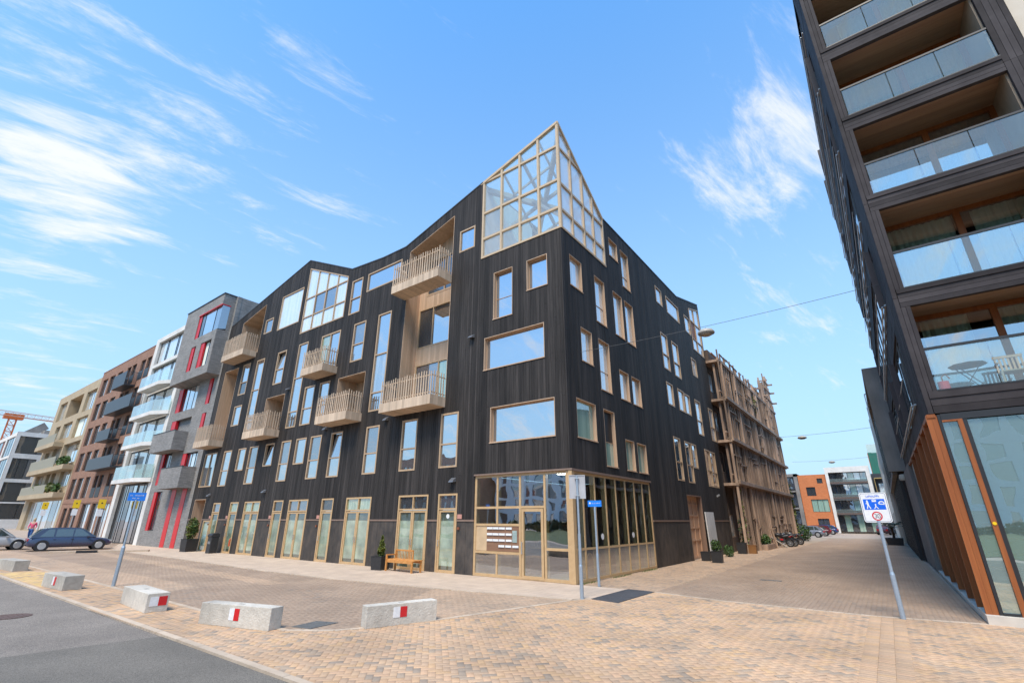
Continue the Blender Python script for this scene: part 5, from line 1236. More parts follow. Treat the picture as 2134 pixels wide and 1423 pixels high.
mb = MB(); wall(mb, lambda u, n, z: (9.3 - n, u, z), 46.2, 84, 0, 10.4, [(48 + 5 * i, 51 + 5 * i, z, z + 1.8) for i in range(7) for z in (1.0, 4.6, 7.6)], -.3, 0); mb.box(9.62, 18, 46.2, 84, 0, 10.4); mb.obj('wall', M_cream, v3)
for i in range(7):
    for z in (1.0, 4.6, 7.6): simple_win(v3, lambda u, n, z: (9.3 - n, u, z), 48 + 5 * i, 51 + 5 * i, z, z + 1.8, n=-.12, gm=M_paned)
# ------------------------------------------------------------------ dark tower on the right
tw = thing('loggia_tower', 'dark clad apartment tower with glass-railed loggias and orange timber fins below', 'building', base=(12, 0, 0))
FT = lambda u, n, z: (u, -.13 - n, z)
TX = 9.95; TR = 14.11
S = [4.39, 7.44, 10.4, 13.29, 16.17, 19.08, 21.75]
lo = [4.93] + [s + .24 for s in S[1:-1]]; hi = [s - .27 for s in S[1:]]
def board(F, u0, u1, n0, n1, z0, z1, t=None):
    mb = MB(); t = rnd.random() if t is None else t; mb.box(u0, u1, n0, n1, z0, z1, t, None, F); return mb.obj('cladding_board', M_clad, tw)
e = .004
for k in range(6):
    z0, z1 = S[k], S[k + 1]
    for a, b in ((TX, 10.055), (10.055, 10.155), (10.155, 10.25)): board(FT, a + e, b - e, -.12, rnd.uniform(-.003, .003), z0 + e + (.0 if a < 10 else .24), z1 - e - (0 if a < 10 else .27))
    for a, b in ((13.6, 13.73), (13.73, 13.86), (13.86, 13.99), (13.99, TR)): board(FT, a + e, b - e, -.12, rnd.uniform(-.003, .003), z0 + e, z1 - e)
for k in range(6):
    zb = S[0] if k == 0 else hi[k - 1]; zt = lo[k]; n = 4 if k else 3
    for i in range(n):
        board(FT, 10.06 + e, 13.6 - e, -.14, .0 + (.025 if i == n - 1 else rnd.uniform(-.003, .003)), zb + (zt - zb) * i / n + e, zb + (zt - zb) * (i + 1) / n - e)
    mb = MB(); mb.box(TX + .05, 13.65, .02, 1.55, zt - .2, zt - .06); mb.obj('loggia_floor', M_clad, tw)
    if k:
        for i in range(6):
            mb = MB(); mb.box(10.0, 13.62, .0 + .25 * i, .25 * i + .245, hi[k - 1] + .18, hi[k - 1] + .2, rnd.random()); mb.obj('soffit_board', M_soffit, tw)
mb = MB(); mb.box(10.0, 13.6, .0, 1.5, hi[5] + .1, hi[5] + .2); mb.box(TX, TR, -.12, 17.4, 21.5, 21.8); mb.pieces('roof', M_clad, tw)
M_jamb = mat('loggia_side_wall', (.36, .27, .19), (.30, .22, .15), rough=.7, scale=3)
for k in range(6):
    a, b = lo[k], hi[k] + .17
    mb = MB(); mb.box(13.56, 13.62, .0, 1.5, a - .06, b); mb.obj('loggia_side', M_jamb, tw)
    mb = MB(); mb.box(10.2, 10.25, .0, 1.5, a - .06, b); mb.obj('loggia_side', M_clad, tw)
    # glazed back wall in orange timber
    FBk = lambda u, n, z: (u, 1.42 - n, z)
    mb = MB(); w = .13; rect_frame(mb, FBk, 10.25, 13.56, a - .06, b, -.1, 0, w, (), (12.0,), bw=.15)
    fr = mb.obj('loggia_window', M_orange, tw)
    for c, d, g in ((10.38, 11.92, 0), (12.08, 13.43, 1)):
        p = MB(); p.box(c, d, -.06, -.05, a + .07, b - .13, .5, None, FBk); p.obj('pane', M_clear, fr)
    mb = MB(); n = 40
    for c, d, g in (((10.5, 11.5, 0), (12.1, 13.4, 0)), ((10.35, 11.9, 0), (12.3, 13.5, 0)), ((10.4, 11.95, 1), (12.2, 13.5, 1)), ((10.4, 11.9, 0), (12.1, 13.5, 0)), ((10.9, 11.7, 0), (12.1, 13.1, 0)), ((10.4, 11.0, 0), (12.5, 13.4, 0)))[k]:
        m_ = int((d - c) / .045); pts = [(c + (d - c) * i / m_, 1.62 + .03 * math.sin(i * 1.9) + .02 * math.sin(i * .7)) for i in range(m_ + 1)]
        for (x0, y0_), (x1, y1_) in zip(pts, pts[1:]): mb.face([(x0, y0_, a), (x1, y1_, a), (x1, y1_, b - .1), (x0, y0_, b - .1)])
    mb.obj('curtain', M_drkcur if k == 2 else M_curtain, tw)
    mb = MB(); mb.box(10.0, 14.0, 3.2, 3.3, a - .1, b + .1); mb.box(10.0, 14.0, 1.5, 3.3, b, b + .1); mb.pieces('room_wall', mat('dim_room', (.10, .09, .08)), tw)
    # glass balustrade
    for c, d in ((10.27, 11.36), (11.38, 12.47), (12.49, 13.58)):
        p = MB(); p.box(c, d, -.045, -.03, a + .01, a + 1.03, .5, None, FT); p.obj('glass_panel', M_bal, tw)
    mb = MB(); mb.box(10.25, 13.6, -.07, -.01, a + 1.03, a + 1.09, .5, None, FT); mb.box(10.25, 13.6, -.06, .03, a - .02, a + .015, .5, None, FT); mb.obj('rail', M_black, tw)
# street side of the tower: panels, glass strips and projecting rails
FS_ = lambda u, n, z: (TX - n, u, z)
for k in range(6):
    z0, z1 = S[k], S[k + 1]
    u = -.12; i = 0
    while u < 17.3:
        w = 1.15; 
        mb = MB(); mb.box(max(u, 0) + e, min(u + w, 17.4) - e, -.1, rnd.uniform(-.004, .004), z0 + e, z0 + .62, rnd.random(), None, FS_); mb.obj('cladding_board', M_clad, tw); mb = MB()
        mb.box(max(u, 0) + e, min(u + w, 17.4) - e, -.1, rnd.uniform(-.004, .004), z1 - .25, z1 - e, rnd.random(), None, FS_); mb.obj('cladding_board', M_clad, tw)
        u += w
    mb = MB(); wall(mb, FS_, -.12, 2.0, z0 + .62, z1 - .25, [], -.1, 0.0, step=.12, gap=.008, jit=.003); mb.obj('cladding_strip', M_clad, tw)['kind'] = 'stuff'
    us = [2.0 + 1.54 * j for j in range(11)]
    simple_win(tw, FS_, 2.0, 17.4, z0 + .62, z1 - .25, n=-.06, us=us[1:-1], gm=[M_side, M_side, M_paned], w=.07)
    mb = MB(); mb.tube([FS_(2.2, .09, z0 + .66), FS_(16.9, .09, z0 + .66)], .022, n=8); mb.box(2.0, 17.2, 0.005, .05, z0 + .62, z0 + .66, .5, None, FS_); mb.tube([FS_(3.0, .07, z0 + 1.62), FS_(16.9, .07, z0 + 1.62)], .012, n=8)
    mb.obj('guard_rail', M_steel, tw)
    for y in (2.35, 5.6, 8.4, 12.0, 15.2):
        if rnd.random() < .5:
            for dy in (0, .09):
                mb = MB(); mb.box(y + dy, y + dy + .035, 0.0, .06 + rnd.random() * .10, z0 + .7, z1 - .3, rnd.random(), None, FS_); mb.obj('shutter', mat('brown_shutter_metal', (.08, .055, .05), (.06, .042, .04), rough=.5), tw)
mb = MB(); mb.box(TX + .1, TR - .1, 3.3, 17.3, 4.4, 21.5); mb.box(TX + .02, TR, .1, 17.4, 4.38, 4.44); mb.box(14.0, TR, .0, 17, 4.4, 21.5); mb.pieces('core', M_black, tw)
mb = MB(); mb.box(9.86, 14.1, -.28, 1.0, 0, .17); mb.box(9.86, 10.02, 1.0, 12.5, -.02, .10); mb.pieces('plinth', mat('pale_plinth', (.62, .56, .48), (.52, .47, .40), rough=.8, dirt=.15), tw)
mb = MB(); mb.box(9.9, 10.06, -.12, 17.4, 4.30, 4.385, .2); mb.obj('soffit_edge', M_orange, tw)
for y in (-.10, 1.25, 2.95, 5.05, 7.2, 9.65):
    mb = MB()
    for i in range(2): mb.box(9.88 + i * .103, 9.88 + i * .103 + .1, y, y + .09, .13, 4.36, rnd.random())
    mb.obj('timber_fin', M_orange, tw)
mb = MB(); mb.box(10.16, 10.2, .1, 10.2, .1, 4.38); mb.obj('side_glazing', M_pane2, tw)
mb = MB(); mb.box(9.98, 10.6, 9.95, 12.6, 0, 4.38); mb.obj('dark_panel', mat('dark_grey_panel', (.06, .062, .068), rough=.35), tw)
mb = MB(); mb.box(9.86, 10.6, 12.9, 19.8, 0, 4.40); mb.obj('concrete_pier', M_concd, tw)
mb = MB(); mb.lathe([(.01, 0), (.16, 0), (.18, .12), (.14, .3), (.01, .32)], (9.78, 19.0, 4.05), n=14); mb.obj('wall_lamp', mat('lamp_cream', (.5, .47, .4)), tw)
# ground-floor shop glass of the tower
mb = MB(); FG = FT
mb.box(10.09, 10.15, -.10, -.01, .17, 4.36, .5, M_black, FG)
mb.box(10.15, 14.1, -.1, .01, 4.22, 4.37, .5, M_black, FG)
mb.box(10.42, 10.51, -.12, .02, .17, 4.22, .5, M_orange, FG); mb.box(10.51, 10.59, -.1, 0, .17, 4.22, .5, M_black, FG); mb.box(10.15, 10.42, -.1, .01, 4.18, 4.22, .5, M_orange, FG); mb.box(10.15, 14.1, -.1, .01, .17, .22, .5, M_black, FG)
fr = mb.obj('shop_front', None, tw)
M_gshop = glass('green_shop_glass', 0.42, (.30, .42, .38), clear=.55, tint=(.75, .95, .90), gcol=(.88, 1.0, .97))
for c, d in ((10.15, 10.42), (10.59, 12.3), (12.33, 14.05)):
    p = MB(); p.box(c, d, -.07, -.055, .22, 4.2, .5, None, FG); p.obj('pane', M_gshop, fr)
p = MB(); p.lathe([(.001, 0), (.035, 0), (.03, .012), (.001, .014)], (10.465, -.165, 1.95), n=12, axis='Y'); p.obj('yellow_knob', M_yellow, fr)
mb = MB(); mb.box(10.5, 14, .1, 6, .05, .12, m=mat('pale_floor', (.5, .46, .38))); mb.box(10.5, 14, 5.9, 6, .1, 4.3, m=mat('pale_room', (.72, .80, .74))); mb.box(13.9, 14, 0, 6, .1, 4.3, m=mat('pale_room', (.72, .80, .74)))
for z in (.5, .85, 1.2, 1.55, 1.9): mb.box(10.55, 11.3, 2.6, 3.0, z, z + .05, m=wd)
mb.box(11.0, 12.6, 1.6, 2.4, .6, .66, m=M_oak); mb.pieces('shop_shelf', None, tw)
# things on the loggias
def folding_table(x, y, z, name='garden_table', label='', mt=M_black):
    t = thing(name, label, 'table', loc=(x, y, z))
    mb = MB(); mb.lathe([(.01, .66), (.36, .66), (.36, .69), (.01, .69)], n=8); mb.obj('table_top', mt, t)
    for s in (-1, 1):
        mb = MB(); mb.bar((-.25, s * .16, 0), (.22, s * .16, .66), .02); mb.obj('leg', mt, t)
        mb = MB(); mb.bar((.25, s * .16, 0), (-.22, s * .16, .66), .02); mb.obj('leg', mt, t)
    return t
folding_table(10.98, .35, lo[0] - .06, label='black folding garden table on the lowest loggia of the tower')
ch = thing('garden_chair', 'pale wooden slatted chair on the lowest loggia beside the black table', 'chair', loc=(11.75, .45, lo[0] - .06))
mb = MB(); mb.box(-.25, .25, -.2, .22, .40, .43); mb.obj('seat', M_oak, ch)
mb = MB()
for i in range(7): mb.box(-.24 + i * .075, -.20 + i * .075, .20, .22, .43, .82)
mb.box(-.26, .26, .19, .23, .80, .86); mb.obj('backrest', M_oak, ch)
for sx_ in (-1, 1):
    for sy_ in (-.18, .2): mb = MB(); mb.box(sx_ * .24 - .02, sx_ * .24 + .02, sy_ - .02, sy_ + .02, 0, .4); mb.obj('leg', M_oak, ch)
    mb = MB(); mb.box(sx_ * .26 - .02, sx_ * .26 + .02, -.2, .2, .60, .63); mb.obj('armrest', M_oak, ch)
wc = thing('watering_can', 'red watering can in the corner of the lowest loggia', 'can', loc=(10.42, .12, lo[0] - .06))
mb = MB(); mb.lathe([(.01, 0), (.12, 0), (.11, .3), (.01, .3)], n=14); mb.obj('can', M_red, wc); mb = MB(); mb.tube([(0, 0, .3), (0, 0, .42), (.08, 0, .48), (.14, 0, .36)], .015, n=6); mb.obj('handle', M_orange, wc)
mb = MB(); mb.lathe([(.01, -.01), (.14, .0), (.2, .12), (.2, .2), (.12, .3), (.01, .31)], (10.45, .3, lo[3] - .05), n=14); tag(mb.obj('beach_ball', M_signblue, smooth=True), 'blue ball on the third loggia up behind the glass', 'ball')
mb = MB(); mb.lathe([(.01, 0), (.10, 0), (.13, .2), (.01, .2)], (12.2, .25, lo[3] - .05), n=10); tag(mb.obj('flower_pot', M_red), 'small red pot on a middle loggia of the tower', 'pot')
cch = thing('metal_chair', 'white metal chair on the high loggia at the top edge', 'chair', loc=(11.1, .3, lo[5] - .06))
mb = MB(); mb.box(-.2, .2, -.2, .2, .40, .43); mb.obj('seat', M_signwhite, cch); mb = MB(); mb.tube([(-.2, .2, .4), (-.2, .24, .85), (.2, .24, .85), (.2, .2, .4)], .015, n=6); mb.obj('backrest', M_signwhite, cch)
for sx_ in (-.18, .18):
    for sy_ in (-.18, .18): mb = MB(); mb.bar((sx_, sy_, 0), (sx_, sy_, .4), .02); mb.obj('leg', M_signwhite, cch)
ck = thing('cream_house', 'cream rendered block seen past the top right of the tower', 'building', base=(17, 4, 0))
mb = MB(); wall(mb, lambda u, n, z: (u, .1 - n, z), 14.2, 22, 0, 30, [(15.2 + 2 * i, 16.2 + 2 * i, z, z + 1.6) for i in range(3) for z in (6, 10, 14, 18, 22)], -.3, 0); mb.box(14.2, 22, .45, 12, 0, 30); mb.obj('wall', M_cream, ck)
for i in range(3):
    for z in (6, 10, 14, 18, 22): simple_win(ck, lambda u, n, z: (u, .1 - n, z), 15.2 + 2 * i, 16.2 + 2 * i, z, z + 1.6, n=-.1)

# ------------------------------------------------------------------ wires and hanging street lamps
def wire(name, a, b, sag, label, r=.007, n=24):
    a, b = Vector(a), Vector(b); mb = MB()
    mb.tube([a.lerp(b, i / n) - Vector((0, 0, sag * 4 * (i / n) * (1 - i / n))) for i in range(n + 1)], r, n=5)
    return tag(mb.obj(name, mat('wire_steel', (.12, .12, .12), rough=.5, metal=.3)), label, 'cable')
wire('span_wire', (0.03, 1.08, 8.38), (9.92, 1.84, 8.72), .10, 'thin steel wire spanning the street from the black house to the tower', .008)
wire('span_wire', (.95, 29.7, 8.5), (9.4, 29.7, 8.6), .12, 'thin wire carrying the second hanging lamp halfway down the street', .012)
wire('span_wire', (.95, 51, 8.5), (9.25, 51, 8.6), .12, 'thin wire carrying the farthest hanging lamp down the street', .012)
def lamp(x, y, z, r, label):
    t = thing('hanging_lamp', label, 'lamp', 'street lamps hung on wires over the street', loc=(x, y, z))
    mb = MB(); mb.lathe([(.001, .16), (r * .35, .155), (r * .8, .11), (r, .03), (r * .98, -.02), (r * .9, -.03)], n=28); mb.obj('shade', mat('lamp_shade', (.42, .39, .34), rough=.45), t, smooth=True)
    mb = MB(); mb.lathe([(.001, -.10), (r * .5, -.09), (r * .9, -.03), (.001, -.03)], n=24); mb.obj('diffuser', mat('lamp_diffuser', (.26, .22, .17), rough=.35), t, smooth=True)
    mb = MB(); mb.bar((0, 0, .15), (0, 0, .22), .03); mb.obj('clamp', M_steel, t)
lamp(4.85, 1.5, 8.20, .285, 'large flat hanging lamp on the nearest wire in front of the black house')
lamp(4.48, 29.7, 8.22, .33, 'hanging lamp on the second wire, small against the sky')
lamp(4.9, 51, 8.2, .33, 'tiny farthest hanging lamp above the white house at the street end')

# ------------------------------------------------------------------ signs
def face_cam(x, y): return math.atan2(CAM.y - y, CAM.x - x) + math.pi / 2   # local -Y towards the pavement the camera stands on
def scribble(mb, F, u0, u1, z0, z1, m, seed, n):
    """tiny strokes: the sign's lettering is too small in the photograph to read"""
    R = random.Random(seed); x = u0
    w = (u1 - u0) / n
    for i in range(n):
        if R.random() < .12: x += w; continue
        h = z1 - z0
        mb.box(x, x + w * .22, 0.004, .0055, z0, z1, .5, m, F)
        k = R.choice((0, 1, 2))
        if k == 0: mb.box(x + w * .22, x + w * .7, 0.004, .0055, z1 - h * .2, z1, .5, m, F)
        if k in (0, 1): mb.box(x + w * .22, x + w * .7, 0.004, .0055, z0 + h * .4, z0 + h * .6, .5, m, F)
        if k == 2: mb.box(x + w * .22, x + w * .7, 0.004, .0055, z0, z0 + h * .2, .5, m, F)
        if k == 1: mb.box(x + w * .5, x + w * .7, 0.004, .0055, z0, z0 + h * .4, .5, m, F)
        x += w
LF = lambda u, n, z: (u, -n, z)
def pole(t, h, r0=.05, r1=.034, hc=1.15, m=None):
    mb = MB(); mb.tube([(0, 0, 0), (0, 0, hc - .03)], r0, n=16); mb.tube([(0, 0, hc - .03), (0, 0, hc + .03)], [r0 * 1.05, r1 * 1.05], n=16); mb.tube([(0, 0, hc + .03), (0, 0, h)], r1, n=16)
    return mb.obj('pole', m or M_zinc, t, smooth=False)
t = thing('street_name_sign', 'blue street-name sign on a leaning-looking grey pole beside the concrete blocks', 'sign', loc=(-11.5, -9.23, 0), rz=face_cam(-11.5, -9.23)); t['label'] = 'blue street-name sign on a grey pole between two concrete blocks'
pole(t, 2.60, .055, .034)
mb = MB(); mb.box(-.24, .24, -.012, .0, 2.57, 2.83, .5, None, LF); pl_ = mb.obj('sign_plate', M_bluelt, t)
mb = MB(); F_ = LF; scribble(mb, F_, -.19, .19, 2.72, 2.76, M_signwhite, 3, 14); scribble(mb, F_, -.12, .08, 2.63, 2.665, M_signwhite, 4, 6); mb.obj('lettering', None, pl_)
t = thing('street_name_sign', 'small blue sign on a slim pole right against the glazed shop corner', 'sign', loc=(.77, .15, 0), rz=face_cam(.77, .15) - .25)
pole(t, 2.42, .045, .036, .95)
mb = MB(); mb.box(-.235, .235, -.012, .0, 2.42, 2.62, .5, None, LF); pl_ = mb.obj('sign_plate', M_bluelt, t)
mb = MB(); mb.lathe([(.001, 0), (.032, 0), (.032, .002), (.001, .002)], (-.16, -.006, 2.535), n=14, axis='Y', m=M_signwhite); scribble(mb, LF, -.09, .20, 2.515, 2.55, M_signwhite, 8, 11); mb.obj('lettering', None, pl_)
t = thing('traffic_sign', 'rectangular road sign seen from behind on a tall pole at the building corner', 'sign', loc=(1.58, -2.45, 0), rz=face_cam(1.58, -2.45))
pole(t, 3.2, .05, .032, .84); mb = MB(); mb.tube([(0, 0, .87), (0, 0, 1.64)], .042, n=16); mb.obj('sleeve', M_zinc, t)
mb = MB(); mb.box(-.23, .23, -.06, -.045, 2.58, 3.23, .5, None, LF); rect_frame(mb, LF, -.235, .235, 2.575, 3.235, -.06, -.03, .02); mb.obj('sign_plate', mat('sign_back', (.52, .51, .52), rough=.45, metal=.2), t)
mb = MB()
for z in (2.66, 3.14): mb.box(-.06, .06, -.045, .04, z - .015, z + .015, .5, None, LF)
mb.pieces('bracket', M_steel, t)
t = thing('traffic_sign', 'white road sign with blue home-zone picture and red thirty ring on a blue-grey pole', 'sign', loc=(8.46, -.64, 0), rz=face_cam(8.46, -.64) - .12)
pole(t, 2.0, .05, .036, .9)
mb = MB(); hx, hz = .265, .33; zc_ = 2.29
def rr_plate(mb, hx, hz, r, n0, n1, zc_, m=None):
    pts = []
    for cx, cz, a0 in ((hx - r, hz - r, 0), (-hx + r, hz - r, 90), (-hx + r, -hz + r, 180), (hx - r, -hz + r, 270)):
        for i in range(5): a = math.radians(a0 + 22.5 * i); pts.append((cx + r * math.cos(a), zc_ + cz + r * math.sin(a)))
    mb.face([LF(u, n1, z) for u, z in pts], .5, m); mb.face([LF(u, n0, z) for u, z in pts], .5, m)
    for (u0, z0), (u1, z1) in zip(pts, pts[1:] + pts[:1]): mb.face([LF(u0, n0, z0), LF(u1, n0, z1), LF(u1, n1, z1), LF(u0, n1, z0)], .5, m)
rr_plate(mb, hx, hz, .05, -.012, 0, zc_); sp_ = mb.obj('sign_plate', M_signwhite, t)
dkl = mat('sign_edge_line', (.05, .09, .16), rough=.4)
mb = MB(); rr_plate(mb, hx - .018, hz - .018, .04, 0.0005, .0012, zc_, dkl); rr_plate(mb, hx - .026, hz - .026, .035, .0013, .002, zc_, M_signwhite); mb.obj('border_line', None, sp_)
mb = MB(); mb.box(-.205, .205, .002, .0035, 2.24, 2.475, .5, M_signblue, LF); mb.obj('blue_panel', None, sp_)
mb = MB(); W = M_signwhite
def disc(u, z, r, m, n0=.0036, n1=.0048, seg=20): 
    pts = [(u + r * math.cos(2 * math.pi * i / seg), z + r * math.sin(2 * math.pi * i / seg)) for i in range(seg)]
    mb.face([LF(a, n1, b) for a, b in pts], .5, m)
    for (a, b), (c, d) in zip(pts, pts[1:] + pts[:1]): mb.face([LF(a, n0, b), LF(c, n0, d), LF(c, n1, d), LF(a, n1, b)], .5, m)
def stroke(pts, w, m, n=.0042):
    for (a, b), (c, d) in zip(pts, pts[1:]):
        L_ = math.hypot(c - a, d - b) or 1; px_, pz_ = -(d - b) / L_ * w / 2, (c - a) / L_ * w / 2
        mb.face([LF(a + px_, n, b + pz_), LF(c + px_, n, d + pz_), LF(c - px_, n, d - pz_), LF(a - px_, n, b - pz_)], .5, m)
# walker, child, house and car
disc(-.13, 2.435, .017, W); stroke([(-.13, 2.42), (-.125, 2.345)], .04, W); stroke([(-.125, 2.35), (-.155, 2.26)], .02, W); stroke([(-.12, 2.35), (-.085, 2.26)], .02, W, .0044); stroke([(-.135, 2.40), (-.165, 2.37)], .014, W)
disc(.02, 2.355, .014, W); stroke([(.02, 2.345), (.02, 2.31)], .022, W); stroke([(.02, 2.315), (-.015, 2.26)], .016, W); stroke([(.02, 2.315), (.062, 2.26)], .016, W, .0044)
stroke([(-.035, 2.43), (.045, 2.43)], .035, W); stroke([(-.04, 2.45), (.0, 2.465), (.05, 2.45)], .012, W)
stroke([(.085 + .055 + .05 * math.cos(math.pi - math.pi * i / 8), 2.37 + .05 * math.sin(math.pi * i / 8)) for i in range(9)], .026, W); stroke([(.085, 2.365), (.195, 2.355)], .02, W)
mb.obj('pictogram', None, sp_)
mb = MB(); scribble(mb, LF, -.13, .13, 2.515, 2.56, M_signblue, 12, 9); mb.obj('lettering', None, sp_)
mb = MB(); disc(.0, 2.10, .10, M_red, .002, .003, 28); disc(.0, 2.10, .074, M_signwhite, .003, .0038, 28)
K = mat('sign_black', (.02, .02, .02))
stroke([(-.05, 2.14), (-.015, 2.14), (-.012, 2.115), (-.03, 2.102), (-.012, 2.088), (-.015, 2.062), (-.05, 2.062)], .012, K, .0046)
stroke([(.012, 2.062), (.01, 2.10), (.014, 2.135), (.032, 2.143), (.048, 2.135), (.052, 2.10), (.05, 2.062), (.03, 2.058), (.012, 2.065)], .012, K, .0046)
mb.obj('speed_ring', None, sp_)
def at_az(px_, d, py_=1082):
    """where the sight line of the photograph's column px meets distance d on the ground"""
    v = (_r * (px_ - 1067) + _u * (711.5 - py_) + _f * 983.1); h = math.hypot(v.x, v.y); return CAM.x + v.x / h * d, CAM.y + v.y / h * d
SGN = [at_az(203, 55), at_az(150, 62), at_az(85, 72)]
for (x, y), zt, lab in ((SGN[0], 3.55, 'yellow road sign with white plate below, nearest of the three at the left'), (SGN[1], 3.45, 'yellow twin-disc road sign in front of the brown brick house'), (SGN[2], 3.1, 'orange-yellow road sign before the beige house, farthest left')):
    t = thing('yellow_sign', lab, 'sign', 'yellow road signs at the left kerb', loc=(x, y, .0 if x > -46 else (-46 - x) * .033), rz=face_cam(x, y))
    pole(t, zt, .045, .04, 1.0, M_steel); mb = MB(); mb.box(-.25, .25, -.01, .045, zt - .72, zt, .5, M_yellow, LF)
    for a in range(10): pass
    mb.lathe([(.001, 0), (.06, 0), (.06, .004), (.001, .004)], (0, -.05, zt - .3), n=14, axis='Y', m=M_black); mb.obj('sign_plate', None, t)
    mb = MB(); mb.box(-.2, .2, .046, .055, zt - 1.35, zt - .8, .5, None, LF); mb.obj('sign_plate', M_signwhite, t)

# ------------------------------------------------------------------ concrete blocks with red and white plates
def block(c0, c1, wdt, side, label, plate=None, first=[]):
    """long block: front foot from c0 to c1, reaching wdt to the far side"""
    x0, y0_ = c0; x1, y1_ = c1; L_ = math.hypot(x1 - x0, y1_ - y0_); ang = math.atan2(y1_ - y0_, x1 - x0)
    t = thing('concrete_block', label, 'concrete block', 'concrete blocks along the kerb', loc=(x0, y0_, 0), rz=ang)
    mb = MB(); h = .39; ta = .0
    mb.hexa([(0, 0, .0), (L_, 0, .0), (L_, wdt, .0), (0, wdt, .0), (ta, ta, h), (L_ - ta, ta, h), (L_ - ta, wdt - ta, h), (ta, wdt - ta, h)])
    b_ = mb.obj('block', M_conc, t, bevel=.012)
    if plate:
        kind, u, z0, z1, w = plate
        Fp = (lambda a, n, z: (a, -n, z)) if kind == 'front' else (lambda a, n, z: (L_ + n, a, z))
        for a, b, m, nm in ((u, u + w / 2, M_signwhite, 'white_plate'), (u + w / 2, u + w, M_red, 'red_plate')):
            p = MB(); p.box(a + .001, b - .001, .001, .006, z0, z1, .5, None, Fp); p.obj(nm, m, t)
    # lifting hole mark on top
    p = MB(); p.box(L_ * .46, L_ * .54, wdt * .4, wdt * .6, h + .0005, h + .002); p.obj('stain', mat('concrete_stain', (.33, .30, .26), rough=.9), t)
    return t
block((-22.3, -10.42), (-20.12, -10.24), .47, 0, 'pale concrete block at the far left edge without coloured plates')
block((-20.50, -10.3), (-20.48, -9.85), .1, 0, '') if False else None
block((-13.35, -10.60), (-11.40, -10.50), .47, 0, 'concrete block left of the grey pole with a narrow white and red plate', ('front', .93, .10, .33, .30))
block((-7.42, -10.18), (-5.30, -10.32), .44, 0, 'concrete block pointing at the viewer with the plate on its end', ('end', .06, .13, .32, .34))
block((-3.12, -10.06), (-1.28, -9.56), .30, 0, 'concrete block at the kerb with a red and white plate, left of the utility cover', ('front', .82, .12, .33, .27))
block((0.03, -8.32), (0.50, -6.86), .28, 0, 'slim concrete block nearest the shop corner, right of the utility cover', ('front', .55, .14, .33, .30))

# ------------------------------------------------------------------ bench, bin, planters
bn = thing('wooden_bench', 'orange wooden bench with a low slatted back in front of the double door', 'bench', loc=(-8.5, -.86, 0), rz=math.radians(-3))
M_teak = mat('bench_timber', (.62, .29, .08), (.48, .20, .05), rough=.5, scale=8, stretch=(1, 1, 1), tone=.15)
for i in range(4):
    mb = MB(); mb.box(-.05, 1.72, .02 + i * .12, .125 + i * .12, .44, .47, rnd.random()); mb.obj('slat', M_teak, bn)
mb = MB(); mb.box(0, 1.7, .0, .03, .34, .44); mb.box(0, 1.7, .45, .48, .34, .44); mb.pieces('seat_rail', M_teak, bn)
for x, y, h in ((0, 0, .62), (1.66, 0, .44), (0.02, .45, .80), (1.66, .45, .44)):
    mb = MB(); mb.box(x - .03, x + .03, y - .03, y + .03, 0, h); mb.obj('leg', M_teak, bn)
mb = MB(); mb.box(-.04, .04, -.02, .5, .60, .64); mb.obj('armrest', M_teak, bn)
mb = MB(); mb.box(.0, 1.15, .44, .48, .76, .82); mb.box(1.1, 1.16, .44, .48, .46, .8)
for i in range(10): mb.box(.1 + i * .1, .125 + i * .1, .45, .47, .47, .77)
mb.obj('backrest', M_teak, bn)
def box_pot(name, label, x, y, w, h, rz=0, m=None, taper=.9, group=None, cat='planter'):
    t = thing(name, label, cat, group, loc=(x, y, 0), rz=rz)
    a, b = w / 2 * taper, w / 2
    mb = MB(); mb.hexa([(-a, -a, 0), (a, -a, 0), (a, a, 0), (-a, a, 0), (-b, -b, h), (b, -b, h), (b, b, h), (-b, b, h)]); 
    mb.box(-b - .012, b + .012, -b - .012, -b + .02, h, h + .03); mb.box(-b - .012, b + .012, b - .02, b + .012, h, h + .03); mb.box(-b - .012, -b + .02, -b + .02, b - .02, h, h + .03); mb.box(b - .02, b + .012, -b + .02, b - .02, h, h + .03)
    mb.obj('pot', m or M_planter, t); mb = MB(); mb.box(-b + .02, b - .02, -b + .02, b - .02, h - .02, h + .008); mb.obj('soil', M_soil, t)
    return t
def plant_in(t, h, r, hh, n, m, size, seed, shape=None, label=None):
    foliage('foliage', t, (0, 0, h + hh * .52), (r, r, hh * .55), n, m, size, seed, shape=shape)
    mb = MB(); mb.tube([(0, 0, h - .02), (.01, 0, h + hh * .3), (0, .01, h + hh * .8)], [.02, .015, .006], n=6); mb.obj('stem', M_soil, t)
t = box_pot('potted_conifer', 'black square pot with a thin yellow-green conifer left of the bench', -9.05, -.72, .58, .52, .15); plant_in(t, .52, .20, .80, 700, M_leafy, .10, 1, 'cone')
t = box_pot('potted_shrub', 'black square pot with a tall leafy shrub beside the passage', -28.5, -.75, .75, .75, .1); plant_in(t, .75, .36, 1.25, 420, M_leafy, .16, 2)
foliage('foliage', t, (.22, -.05, 1.5), (.2, .2, .6), 160, M_leaf, .13, 22)
t = box_pot('potted_shrub', 'black planter with a small green bush in front of the white board', 1.32, 12.15, .52, .5, .1); plant_in(t, .5, .27, .55, 700, M_leaf, .07, 3)
t = box_pot('empty_planter', 'low black planter against the brown gate jamb', .55, 13.0, .48, .42, .05)
t = box_pot('black_tub', 'plain black tub in front of the lattice building', .75, 20.3, .55, .62, .05)
t = box_pot('brown_tub', 'small brown wooden tub beside the black tub', 1.25, 20.9, .48, .48, .05, m=mat('brown_tub_wood', (.28, .13, .04), (.2, .09, .03)))
